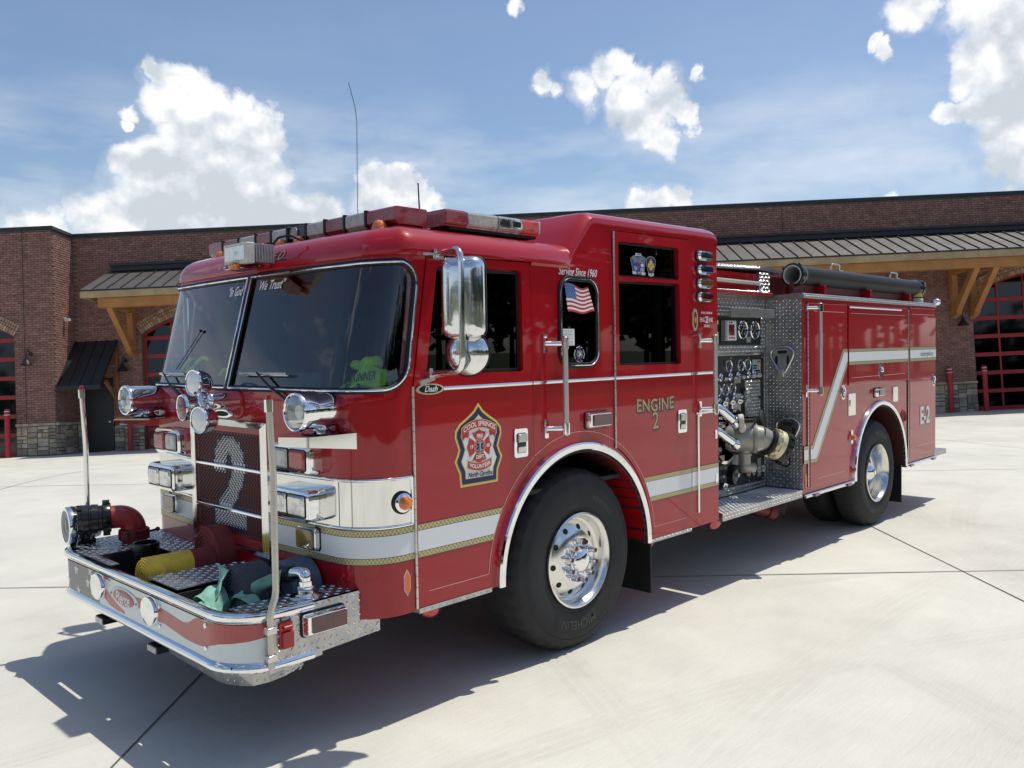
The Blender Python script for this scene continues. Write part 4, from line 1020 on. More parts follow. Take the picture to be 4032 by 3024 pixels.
def ribbon(xc, zc, wd, ht, sag, fnl, mi_, q=q, n=10):
    top = [(xc - wd/2 + wd*i/n, zc + ht/2 + sag*(1 - (2*i/n-1)**2)) for i in range(n+1)]; bot = [(x, z-ht) for x, z in reversed(top)]
    q.poly(top + bot, fnl, mi_)
for (xx, sg) in ((.395, 1), (.643, -1)):
    q.poly([(xx-sg*.006, 1.425), (xx+sg*.05, 1.425), (xx+sg*.045, 1.392), (xx+sg*.02, 1.397), (xx+sg*.005, 1.38)], fd(5), 3)
ribbon(.519, 1.425, .262, .047, .040, fd(6), 0); ribbon(.519, 1.425, .252, .040, .040, fd(7), 3)
for (xx, sg) in ((.425, 1), (.613, -1)): q.poly([(xx, 1.28), (xx+sg*.02, 1.262), (xx+sg*.045, 1.262), (xx+sg*.03, 1.23)], fd(5), 3)
ribbon(.519, 1.252, .180, .044, -.020, fd(6), 0); ribbon(.519, 1.252, .172, .037, -.020, fd(7), 3)
def ptext(txt, xc, zc, size, lv, mi_, shear=0., bold=.0008, sx=.9, curve=0., q=q):
    q.text(txt, size, lambda a, b2: (xc + a, -.0048 - .0009*lv, zc + b2 - curve*a*a), mi_, shear=shear, bold=bold, sx=sx)
ptext('COOL SPRINGS', .519, 1.464, .037, 9, 4, curve=2.3, sx=.92); ptext('FIRE', .519, 1.397, .028, 9, 4); ptext('DEPT.', .521, 1.285, .028, 9, 4); ptext('19', .458, 1.342, .027, 9, 4); ptext('60', .581, 1.342, .027, 9, 4)
ptext('VOLUNTEER', .519, 1.233, .030, 9, 4, curve=-2.5, sx=.92); ptext('North Carolina', .519, 1.192, .036, 9, 1, shear=.4, sx=.80)
q.build('department_shield', MP, D1, smooth=None)
# ENGINE 2
q = MB(); side_text(q, 'ENGINE', 2.183, 1.458, .118, 1, 0, .006, .0055, 1.02, 1.06, -.16); side_text(q, 'ENGINE', 2.179, 1.462, .118, 0, 0, .002, .0065, 1.02, 1.06, -.16)
side_text(q, '2', 2.182, 1.352, .16, 1, 0, .006, .0055, 1.); side_text(q, '2', 2.178, 1.356, .16, 0, 0, .002, .0065, 1.); q.build('door_lettering', ['gold_leaf', 'navy_print'], D2, smooth=None)
# small badge and text behind the rear door
q = MB(); oc = [(2.652,2.09),(2.672,2.128),(2.706,2.128),(2.726,2.09),(2.726,2.01),(2.706,1.972),(2.672,1.972),(2.652,2.01)]
f3 = lambda lv: (lambda x, z: (x, -.0025 - .0009*lv, z))
q.poly(oc, f3(0), 2); q.poly(inset(oc, .003), f3(1), 1); q.poly(inset(oc, .007), f3(2), 0); q.poly(inset(oc, .018), f3(3), 1); q.poly(oval(2.689, 2.05, .019, .032, 16), f3(4), 3); q.poly(oval(2.689, 2.048, .008, .018, 8), f3(5), 0)
for (tx, zc_, sz, xx) in (('PROUDLY SERVED AS', 2.101, .022, .72), ('ENG', 2.05, .045, .75), ('INE', 2.05, .045, .75), ('2003-2015', 2.006, .024, .75)):
    x_ = {'ENG': 2.785, 'INE': 2.905}.get(tx, 2.845); q.text(tx, sz, lambda a, b2: (x_ + a, -.0035, zc_ + b2), 4, sx=xx, bold=.0006)
q.text('23', .066, lambda a, b2: (2.846 + a, -.0045, 2.05 + b2), 4, sx=.62, bold=.002)
q.build('service_badge', MP, eng, smooth=None)
# --- stickers on the fixed window: flag, paper, badge
q = MB()
def flagP(u, v):  # u along the fly, v down the hoist
    tl = Vector((1.240, 2.250)); tr = Vector((1.462, 2.226)); bl = Vector((1.272, 2.077)); brr = Vector((1.525, 2.074))
    p = tl*(1-u)*(1-v) + tr*u*(1-v) + bl*(1-u)*v + brr*u*v; p += Vector((0, .010*math.sin(u*7 + v*1.2) * (0.3+u))); return (p.x, 0, p.y)
for k in range(13):
    n = 12; u0 = .42 if k < 7 else 0
    for i in range(n):
        a = u0 + (1-u0)*i/n; b2 = u0 + (1-u0)*(i+1)/n; P4 = [flagP(a, k/13), flagP(b2, k/13), flagP(b2, (k+1)/13), flagP(a, (k+1)/13)]
        q.add([(p[0], -.009, p[2]) for p in P4], [(0,1,2,3)], 0 if k % 2 == 0 else 1)
for i in range(6):
    P4 = [flagP(.42*i/6, 0), flagP(.42*(i+1)/6, 0), flagP(.42*(i+1)/6, 7/13), flagP(.42*i/6, 7/13)]; q.add([(p[0], -.009, p[2]) for p in P4], [(0,1,2,3)], 2)
for r_ in range(9):
    for c_ in range(6 if r_ % 2 == 0 else 5):
        u = .42*(c_ + (.5 if r_ % 2 == 0 else 1.))/6; v = 7/13*(r_+.5)/9; p = flagP(u, v); q.poly([(p[0] + .0034*math.cos(PI/2 + k*PI/5*1.)*(1 if k % 2 == 0 else .45), p[2] + .0034*math.sin(PI/2 + k*PI/5)*(1 if k % 2 == 0 else .45)) for k in range(10)], lambda x, z: (x, -.0100, z), 1)
q.build('flag_sticker', ['red_print', 'white_print', 'blue_print'], sw, smooth=None)
q = MB(); q.poly([(1.211,1.976),(1.334,1.976),(1.334,1.876),(1.211,1.876)], lambda x, z: (x, -.0045, z), 0)
for i in range(11):
    z = 1.968 - i*.0083; w_ = (.105, .07, .1, .09, .105, .03, .1, .02, .1, .09, .1)[i]; q.add([(1.2725-w_/2,-.0055,z),(1.2725+w_/2,-.0055,z),(1.2725+w_/2,-.0055,z-.0022),(1.2725-w_/2,-.0055,z-.0022)], [(0,1,2,3)], 1)
q.build('paper_notice', ['white_print', 'grey_print'], sw, smooth=None)
q = MB(); q.poly(maltese(.052, 1.822, 1.378), lambda x, z: (x, -.0045, z), 0); q.poly(maltese(.047, 1.822, 1.378), lambda x, z: (x, -.0052, z), 1); q.poly(oval(1.378, 1.822, .026, .026, 18), lambda x, z: (x, -.0058, z), 0); q.poly(oval(1.378, 1.822, .023, .023, 18), lambda x, z: (x, -.0064, z), 1)
q.poly([(1.352,1.79),(1.362,1.785),(1.392,1.865),(1.384,1.872)], lambda x, z: (x, -.0069, z), 2); q.poly([(1.384,1.77),(1.396,1.775),(1.376,1.868),(1.368,1.862)], lambda x, z: (x, -.0072, z), 2)
q.text('24', .040, lambda a, b2: (1.378+a, -.008, 1.822+b2), 0, sx=.7, bold=.001); q.build('maltese_sticker', ['white_print', 'black_gloss', 'purple_print'], sw, smooth=None)
# patches on the upper window of the rear door
q = MB(); f4 = lambda lv: (lambda x, z: (x, .029 - .0008*lv, z))
A1 = [(1.957,2.446),(1.990,2.462),(2.045,2.472),(2.10,2.466),(2.129,2.456),(2.113,2.36),(1.985,2.356)]
q.poly(A1, f4(0), 0); q.poly(inset(A1, .004), f4(1), 5); q.poly([(2.01,2.467),(2.08,2.467),(2.075,2.483),(2.015,2.483)], f4(2), 2); q.poly([(1.975,2.362),(2.125,2.358),(2.12,2.34),(1.98,2.343)], f4(2), 2); q.poly([(2.02,2.366),(2.075,2.365),(2.075,2.342),(2.02,2.343)], f4(3), 1)
q.text('IREDELL COUNTY', .024, lambda a, b2: (2.044+a, .0258, 2.448+b2-1.2*a*a), 0, sx=.72, bold=.0006); q.text('RESCUE SQUAD', .021, lambda a, b2: (2.046+a, .0258, 2.429+b2-1.2*a*a), 0, sx=.72, bold=.0006); q.text('1917', .018, lambda a, b2: (2.047+a, .0250, 2.353+b2), 2, bold=.0008); q.text('CAPTAIN', .012, lambda a, b2: (2.045+a, .0262, 2.475+b2), 6, bold=.0004)
q.poly([(2.040,2.42),(2.050,2.42),(2.050,2.375),(2.040,2.375)], f4(3), 3); q.poly(oval(2.088, 2.405, .018, .012, 14), f4(3), 2)
for i in range(3): q.add([(1.995+.004*i, .0265, 2.392-.009*i), (2.028, .0265, 2.392-.009*i), (2.028, .0265, 2.388-.009*i), (1.995+.004*i, .0265, 2.388-.009*i)], [(0,1,2,3)], 2); q.add([(2.066, .0265, 2.386-.008*i), (2.104, .0265, 2.386-.008*i), (2.104, .0265, 2.382-.008*i), (2.066, .0265, 2.382-.008*i)], [(0,1,2,3)], 2)
A2 = [(2.131,2.447),(2.155,2.466),(2.185,2.472),(2.220,2.467),(2.243,2.450),(2.240,2.42),(2.222,2.375),(2.200,2.345),(2.185,2.338),(2.170,2.345),(2.150,2.375),(2.135,2.42)]
q.poly(A2, f4(3.5), 0); q.poly(inset(A2, .004), f4(4.2), 1); q.poly(maltese(.036, 2.41, 2.186), f4(5), 4); q.poly(oval(2.186, 2.41, .008, .008, 10), f4(6), 3); q.poly([(2.155,2.358),(2.222,2.358),(2.217,2.342),(2.186,2.334),(2.158,2.342)], f4(5), 2); q.text('FIRE', .014, lambda a, b2: (2.186+a, .0244, 2.449+b2), 4, sx=.8, bold=.0005); q.text('250', .012, lambda a, b2: (2.188+a, .0238, 2.350+b2), 1, sx=.8, bold=.0005)
q.build('shield_stickers', ['brass_cream', 'navy_print', 'white_print', 'red_print', 'yellow_print', 'blue_print', 'black_gloss'], pu, smooth=None)
# --- pump-side compartment trim on the cab's rear edge
q = MB(); q.box(2.688, 2.995, -.012, 0, 1.368, 1.384); q.box(2.702, 2.722, -.012, 0, .652, 1.367); q.build('edge_trim', 'polished_aluminium', eng, smooth=None, bevel=.002)
for (x, z) in ((2.965, 1.20), (2.972, .87)):
    q = MB(); q.prism(rrect(x-.014, x+.014, z-.03, z+.035, .004, 2), lambda a, b2: (a, 0, b2), lambda a, b2: (a, -.006, b2)); q.build('slide_latch', 'chrome', eng, smooth=30)
# --- mirror with arm
q = MB()
for yy in (-.20,): pass
mr = MB(); PT = rounded([(.205, 1.925), (.405, 1.925), (.398, 2.318), (.190, 2.312)], .035, 5)
nrm = Vector((-.86, -.50, 0)).normalized(); tx = Vector((nrm.y, -nrm.x, 0)) * -1
MC = Vector((.215, -.235, 2.115)); hw, hh = .104, .198
def mp(a, b2, d_): return MC + tx*a + Vector((0,0,1))*b2 + nrm*d_
RR = rrect(-hw, hw, -hh, hh, .045, 5); R2 = rrect(-hw+.022, hw-.022, -hh+.022, hh-.022, .035, 5); R3 = rrect(-hw+.05, hw-.05, -hh+.05, hh-.05, .03, 5); n = len(RR)
mr.add([mp(a, b2, -.035) for a, b2 in RR] + [mp(a, b2, .03) for a, b2 in RR] + [mp(a, b2, .058) for a, b2 in R2] + [mp(a, b2, .066) for a, b2 in R3], [(j*n+i, j*n+(i+1)%n, (j+1)*n+(i+1)%n, (j+1)*n+i) for j in range(3) for i in range(n)] + [tuple(range(3*n, 4*n))])
mir_ = mr.build('side_mirror', 'mirror_chrome', eng, smooth=50)
q = MB(); q.add([mp(a, b2, -.036) for a, b2 in RR], [tuple(range(n))]); q.build('mirror_face', 'chrome', mir_, smooth=None)
q = MB(); q.tube([mp(a, b2, -.030) for a, b2 in RR], .007, 6, closed=True); q.build('mirror_gasket', 'black_rubber', mir_, smooth=60)
CC = Vector((.245, -.225, 1.842)); q = MB(); q.lathe([(.001, .05), (.05, .046), (.085, .032), (.108, .008), (.113, -.004), (.108, -.012)], CC, nrm, 32); o = q.build('convex_mirror', 'mirror_chrome', mir_, smooth=50)
q = MB(); q.tube([CC + (tx*math.cos(2*PI*i/32) + Vector((0,0,1))*math.sin(2*PI*i/32))*.113 for i in range(32)], .005, 6, closed=True); q.build('mirror_rim', 'black_rubber', o, smooth=60)
def smooth_path(P, r_=.05, n=5):
    out_ = [Vector(P[0])]
    for i in range(1, len(P)-1):
        p = Vector(P[i]); a = (Vector(P[i-1])-p); b2 = (Vector(P[i+1])-p); rr = min(r_, a.length*.45, b2.length*.45); a.normalize(); b2.normalize()
        for k in range(n+1): t_ = k/n; out_.append(p + a*rr*(1-t_)**2 + b2*rr*t_**2)
    return out_ + [Vector(P[-1])]
AM = MC + nrm*.085; AMx, AMy = AM.x + .0, AM.y
ap = smooth_path([(.235, -.02, 2.345), (AMx+.02, AMy, 2.352), (AMx+.02, AMy, 1.758), (.175, -.02, 1.735)], .07, 6)
q = MB(); q.tube(ap, .0155, 12); q.build('mirror_arm', 'polished_aluminium', mir_, smooth=60)
q = MB(); q.obox((.235, -.015, 2.335), (1,0,0), (0,1,0), (0,0,1), .035, .018, .014); q.obox((.20, -.02, 2.345), (1,-.3,0), (.3,1,0), (0,0,1), .05, .012, .006); q.cyl((.215,-.03,2.33),(.215,-.03,2.372),.008); q.obox((.150, -.014, 1.708), (1,0,.3), (0,1,0), (-.3,0,1), .05, .014, .012); q.obox((.175, -.022, 1.735), (1,0,0), (0,1,0), (0,0,1), .022, .02, .014); q.cyl((.175,-.025,1.74),(.175,-.025,1.77),.010)
q.build('mirror_bracket', 'brushed_steel', mir_, smooth=30)
q = MB(); q.tube(smooth_path([(AMx+.045, AMy+.03, 1.905), (AMx+.03, AMy, 1.86), (AMx+.05, AMy-.01, 1.80), (AMx+.04, AMy+.01, 1.765), (.17, -.025, 1.725), (.13, -.01, 1.685)], .03), .0065, 8); q.build('mirror_cable', 'grey_plastic', mir_, smooth=60)
q = MB(); q.obox((AMx+.035, AMy+.02, 1.875), tx, nrm, (0,0,1), .022, .02, .03); q.build('mirror_clamp', 'brushed_steel', mir_, smooth=None)
# far mirror (only its shadow and edge can be seen)
q = MB(); q.box(.16, .27, W+.10, W+.30, 1.93, 2.31); o = q.build('far_side_mirror', 'chrome', eng, bevel=.03); q = MB(); q.tube(smooth_path([(.22, W, 2.35), (.14, W+.20, 2.36), (.14, W+.20, 1.75), (.17, W, 1.73)], .06), .015, 8); q.build('mirror_arm', 'polished_aluminium', o, smooth=60)
# --- interior
q = MB(); q.box(-.12, .30, .10, W-.10, 1.0, 1.46); q.prism([(-.10, 1.46), (.25, 1.46), (.22, 1.60), (-.02, 1.635), (-.12, 1.62)], lambda x, z: (x, .12, z), lambda x, z: (x, W-.12, z)); q.build('dashboard', 'interior', eng, smooth=30)
q = MB(); q.box(.30, 2.9, .07, W-.07, 1.005, 1.03); q.box(.35, 1.6, .75, 1.67, 1.03, 1.50); q.build('cab_floor', 'interior', eng, smooth=30)
for y in (.42, 2.0):
    q = MB(); q.box(.62, 1.10, y-.24, y+.24, 1.25, 1.42); q.prism([(1.05, 1.40), (1.18, 1.40), (1.26, 2.10), (1.14, 2.12)], lambda x, z: (x, y-.22, z), lambda x, z: (x, y+.22, z)); q.build('cab_seat', 'interior', eng, smooth=30, bevel=.02)
q = MB(); q.box(2.6, 2.9, .2, W-.2, 1.03, 2.1); q.build('rear_seats', 'interior', eng, smooth=30)
q = MB(); sc_ = Vector((.36, .46, 1.63)); sa = Vector((-.55, 0, .83)).normalized(); su = Vector((0, 1, 0)); sv = sa.cross(su)
q.tube([sc_ + (su*math.cos(2*PI*i/28) + sv*math.sin(2*PI*i/28))*.22 for i in range(28)], .014, 8, closed=True)
for a in (0, 2.1, 4.2): q.cyl(sc_, sc_ + (su*math.cos(a) + sv*math.sin(a))*.22, .010, n=8)
q.cyl(sc_, sc_ - sa*.3, .03, n=10); q.build('steering_wheel', 'black_gloss', eng, smooth=60)
q = MB(); q.box(.16, .26, .95, 1.5, 1.60, 1.74); q.build('radio_console', 'interior_grey', eng, bevel=.01)
# cab rear wall outer face is the shell; antenna and whip
q = MB(); q.tube([(.632, 1.2, 2.50), (.64, 1.2, 3.0), (.647, 1.2, 3.33), (.635, 1.2, 3.42), (.590, 1.2, 3.562)], .0021, 6); q.build('whip_antenna', 'black_rubber', eng, smooth=60)
q = MB(); q.cyl((.655, .60, 2.48), (.640, .60, 2.845), .0055, .004, 8); q.sphere((.640, .60, 2.845), .006, 8); q.build('roof_antenna', 'black_rubber', eng, smooth=60)
# ------------------------------------------------------------------ nose: chrome band, grille, lights
ZC0, ZC1 = .993, 1.236
mat('mirror_steel', (.80, .79, .76), .10, 1, var=(3, .04), bump=(1.2, .001))
for (a, b_) in ((YC(1.645), ST+.052), (-.052, YC(.775))):
    sb = band(ssamp(a, b_, .03), lambda s: ZC0+.008, lambda s: ZC1-.008, .004).build('stainless_band', 'mirror_steel', eng, smooth=180)
    for z in (ZC0+.004, ZC1-.004):
        q = MB(); q.tube([SF(s, z, .005) for s in ssamp(a, b_, .03)], .0085, 8); q.build('band_moulding', 'chrome', sb, smooth=60)
    e_ = a if a < 0 else b_; q = MB(); q.tube([SF(e_, ZC0+.004, .005), SF(e_, ZC1-.004, .005)], .0085, 8); q.build('band_moulding', 'chrome', sb, smooth=60)
q = MB(); s_ = YC(.25) - .06
q.add([SF(s_, ZC0+.01, .0052), SF(s_+.003, ZC0+.01, .0052), SF(s_+.003, ZC1-.01, .0052), SF(s_, ZC1-.01, .0052)], [(0,1,2,3)]); q.build('band_seam', 'underside', sb, smooth=None)
# front turn marker on the corner
P_ = SF(.012, 1.112, .004); nrm_ = Vector((-.10, -1, 0)).normalized()
q = MB(); q.lathe([(.058, 0), (.058, .008), (.001, .008)], P_, nrm_, 28); o = q.build('corner_marker', 'black_rubber', eng)
q = MB(); q.lathe([(.050, .008), (.048, .018), (.036, .024), (.034, .026)], P_, nrm_, 28); q.build('marker_bezel', 'chrome', o)
q = MB(); q.lathe([(.034, .022), (.034, .034), (.028, .052), (.016, .062), (.001, .065)], P_, nrm_, 24); q.build('marker_lens', 'lens_amber', o)
# reflector diamond low on the corner
q = MB(); q.prism([(-.040,.645),(-.018,.668),(-.018,.735),(-.040,.762),(-.062,.735),(-.062,.668)] if False else [(.010,.640),(.030,.672),(.030,.738),(.010,.772),(-.010,.738),(-.010,.672)], lambda x, z: (x, -.001, z), lambda x, z: (x, -.006, z)); o = q.build('side_reflector', 'white_plastic', eng, smooth=None)
q = MB(); q.prism(inset([(.010,.640),(.030,.672),(.030,.738),(.010,.772),(-.010,.738),(-.010,.672)], .004), lambda x, z: (x, -.006, z), lambda x, z: (x, -.0085, z)); q.build('reflector_face', 'orange_reflector', o, smooth=None)
# grille
GX = -.285; GY0, GY1, GZ0, GZ1 = .768, 1.652, .760, 1.488
GY1 = 2*1.21 - GY0
q = MB(); q.box(GX+.004, -.20, GY0, GY1, GZ0, GZ1); gr = q.build('grille', 'red_painted_steel', eng, bevel=.006)
q = MB(); w_ = .062; z0_, z1_ = GZ0, GZ1
def fr_piece(a, b2, c, d_): q.add([(GX-.0, *a), (GX-.0, *b2), (GX-.012, *c), (GX-.012, *d_)], [(0,1,2,3)])
o4 = [(GY0, z0_), (GY1, z0_), (GY1, z1_), (GY0, z1_)]; i4 = [(GY0+w_, z0_+.025), (GY1-w_, z0_+.025), (GY1-w_, z1_-.034), (GY0+w_, z1_-.034)]
for k in range(4):
    j = (k+1) % 4; q.add([(GX+.01, *o4[k]), (GX+.01, *o4[j]), (GX-.018, *o4[j]), (GX-.018, *o4[k]), (GX-.022, *i4[k]), (GX-.022, *i4[j]), (GX+.0, *i4[k]), (GX+.0, *i4[j])], [(0,1,2,3), (3,2,5,4), (4,5,7,6)])
q.build('grille_frame', 'polished_aluminium', gr, smooth=30)
q = MB()
for z in (1.221, .977): q.tube([(GX-.016, GY0+w_-.005, z), (GX-.016, GY1-w_+.005, z)], .011, 10)
for k, z in enumerate((1.221, .977)):
    q = MB(); q.box(GX-.026, GX-.002, GY0+w_, GY1-w_, z-.011, z+.011); q.build('grille_bar', 'chrome', gr, bevel=.006)
TWO = [(0,1.19),(0,1.245),(.015,1.30),(.05,1.350),(.10,1.378),(.175,1.388),(.25,1.378),(.30,1.350),(.335,1.30),(.35,1.245),(.35,1.20),(.335,1.15),(.29,1.085),(.20,.992),(.35,.992),(.35,.883),(0,.878),(0,.965),(.06,1.01),(.15,1.10),(.205,1.17),(.215,1.235),(.205,1.275),(.175,1.30),(.145,1.275),(.135,1.235),(.135,1.19)]
TWO = [(1.21+.175 - a, z) for a, z in TWO]
def inside(pt, poly):
    x, y = pt; c_ = False; n = len(poly)
    for i in range(n):
        (x0, y0), (x1, y1) = poly[i], poly[i-1]
        if (y0 > y) != (y1 > y) and x < (x1-x0)*(y-y0)/(y1-y0) + x0: c_ = not c_
    return c_
def near_poly(pt, poly, d_):
    p = Vector(pt)
    for i in range(len(poly)):
        a = Vector(poly[i-1]); b2 = Vector(poly[i]); ab = b2-a; t_ = max(0, min(1, (p-a).dot(ab)/ab.length_squared))
        if (a + ab*t_ - p).length < d_: return True
    return False
q = MB(); pit = .0172; rowh = .0262
for (za, zb_) in ((1.234, 1.418), (.990, 1.208), (.842, .964)):
    nr = round((zb_-za)/rowh); rh = (zb_-za)/nr
    y0g, y1g = GY0+w_+.008, GY1-w_-.008; nc = int((y1g-y0g)/pit); ex = (y1g-y0g-nc*pit)/2
    def flat(y0_, y1_, z0_, z1_, mi_): q.add([(GX-.004,y0_,z0_),(GX-.004,y1_,z0_),(GX-.004,y1_,z1_),(GX-.004,y0_,z1_)], [(0,1,2,3)], mi_)
    def kind(y, z): return 1 if inside((y, z), TWO) else (2 if near_poly((y, z), TWO, .020) else 0)
    flat(y0g-.012, y0g+ex, za, zb_, 0); flat(y1g-ex, y1g+.012, za, zb_, 0)
    for c_ in range(nc):
        yc = y0g + ex + (c_ + .5)*pit; odd = c_ % 2; sl = -.30*(1 if yc > 1.21 else -1)
        if odd: flat(yc-pit/2, yc+pit/2, za, za+rh/2, kind(yc, za+.006)); flat(yc-pit/2, yc+pit/2, zb_-rh/2, zb_, kind(yc, zb_-.006))
        for r_ in range(nr - odd):
            z0r = za + (r_ + .5*odd)*rh; zm_ = z0r + rh/2; mi_ = kind(yc, zm_)
            def sk(y, z): return (GX-.004, y + sl*(z - zm_)*(1 if abs(y-yc) < pit*.45 else 0), z)
            hw_, sh = pit/2, pit*.36; zt_, zb2 = z0r+rh*.96, z0r+rh*.04
            vs = [sk(yc-hw_, z0r), sk(yc+hw_, z0r), sk(yc+hw_, z0r+rh), sk(yc-hw_, z0r+rh), sk(yc-sh, zb2+.003), sk(yc, zb2), sk(yc+sh, zb2+.003), sk(yc+sh, zt_-.003), sk(yc, zt_), sk(yc-sh, zt_-.003)]
            q.add(vs, [(0,1,6,5,4), (1,2,7,6), (2,3,9,8,7), (3,0,4,9)], mi_)
o = q.build('grille_mesh', ['mesh_red', 'white_print', 'navy_print'], gr, smooth=None); o['kind'] = 'stuff'; o['label'] = 'perforated grille screen painted with a large white 2'
q = MB(); q.box(GX-.0005, GX+.003, GY0+w_, GY1-w_, .842, 1.42); q.build('grille_backing', 'black_matte', gr, smooth=None)
q = MB(); q.box(GX-.008, GX, GY0+w_, GY1-w_, 1.420, 1.453); q.box(GX-.008, GX, GY0+w_, GY1-w_, .79, .838); q.build('grille_panel', 'red_painted_steel', gr, smooth=None)
# --- lamp housings
def frustum_housing(y0, y1, z0, z1, xf, xb_, grow_=.0, r_=.03, name='headlamp_housing', m_='chrome', seam=None):
    """rounded chrome box facing -x; front at xf, back at xb"""
    q = MB(); C_ = rrect(y0, y1, z0, z1, r_, 5); F_ = rrect(y0+.014, y1-.014, z0+.014, z1-.014, r_*.7, 5); n = len(C_)
    q.add([(xb_, a, b2) for a, b2 in C_] + [(xf+.035, a, b2) for a, b2 in C_] + [(xf+.010, y0*.0+a*.985+(y0+y1)/2*.015, b2*.985+(z0+z1)/2*.015) for a, b2 in C_] + [(xf, a, b2) for a, b2 in F_],
          [(j*n+i, j*n+(i+1)%n, (j+1)*n+(i+1)%n, (j+1)*n+i) for j in range(3) for i in range(n)] + [tuple(range(3*n, 4*n))])
    h = q.build(name, m_, eng, smooth=40)
    return h
def lamp_lens(par, y0, y1, z0, z1, x, m_, reflect=False):
    q = MB(); q.prism(rrect(y0-.007, y1+.007, z0-.007, z1+.007, .014, 4), lambda a, b2: (x+.004, a, b2), lambda a, b2: (x-.004, a, b2)); q.build('lens_gasket', 'black_rubber', par, smooth=30)
    C_ = rrect(y0, y1, z0, z1, .010, 4); I_ = rrect(y0+.010, y1-.010, z0+.010, z1-.010, .008, 4); n = len(C_)
    if reflect:
        q = MB(); q.add([(x-.004, a, b2) for a, b2 in C_] + [(x-.014, a, b2) for a, b2 in I_], [(i, (i+1)%n, n+(i+1)%n, n+i) for i in range(n)] + [tuple(range(n, 2*n))]); q.build('lamp_lens', 'headlamp_lens', par, smooth=30)
    else:
        q = MB(); q.add([(x-.004, a, b2) for a, b2 in C_] + [(x-.013, a, b2) for a, b2 in I_], [(i, (i+1)%n, n+(i+1)%n, n+i) for i in range(n)] + [tuple(range(n, 2*n))]); q.build('lamp_lens', m_, par, smooth=30)
def my(y): return 2.42 - y
for far in (0, 1):
    T_ = (lambda a, b2: (a, b2)) if not far else (lambda a, b2: (my(b2), my(a)))
    # upper pair
    a, b2 = T_(.318, .676); h = frustum_housing(a, b2, 1.248, 1.400, -.335, -.20, name='warning_lamp_housing')
    a, b2 = T_(.344, .482); lamp_lens(h, a, b2, 1.275, 1.372, -.336, 'lens_red'); a, b2 = T_(.507, .645); lamp_lens(h, a, b2, 1.275, 1.372, -.336, 'lens_clear')
    # lower pair
    a, b2 = T_(.285, .648); h = frustum_housing(a, b2, 1.022, 1.182, -.365, -.20)
    q = MB(); C_ = rrect(a-.001, b2+.001, 1.021, 1.183, .031, 5); q.tube([(-.235, y, z) for y, z in C_], .004, 5, closed=True); q.build('housing_seam', 'black_rubber', h)
    a, b2 = T_(.308, .456); lamp_lens(h, a, b2, 1.050, 1.153, -.366, None, True); a, b2 = T_(.476, .622); lamp_lens(h, a, b2, 1.050, 1.153, -.366, None, True)
    # amber turn signal on the stripe
    a, b2 = T_(.345, .510); q = MB(); C_ = rrect(a, b2, .862, .978, .022, 4); n = len(C_)
    q.prism(C_, lambda y, z: (-.22, y, z), lambda y, z: (-.292, y, z)); o = q.build('turn_signal', 'chrome', eng, smooth=30, bevel=.004)
    q = MB(); q.prism(rrect(a-.005, b2+.005, .857, .983, .024, 4), lambda y, z: (-.235, y, z), lambda y, z: (-.262, y, z)); q.build('signal_gasket', 'black_rubber', o, smooth=30)
    q = MB(); q.prism(rrect(a+.008, b2-.008, .868, .972, .016, 4), lambda y, z: (-.290, y, z), lambda y, z: (-.306, y, z)); q.build('signal_lens', 'lens_smoked_amber', o, smooth=30, bevel=.005)
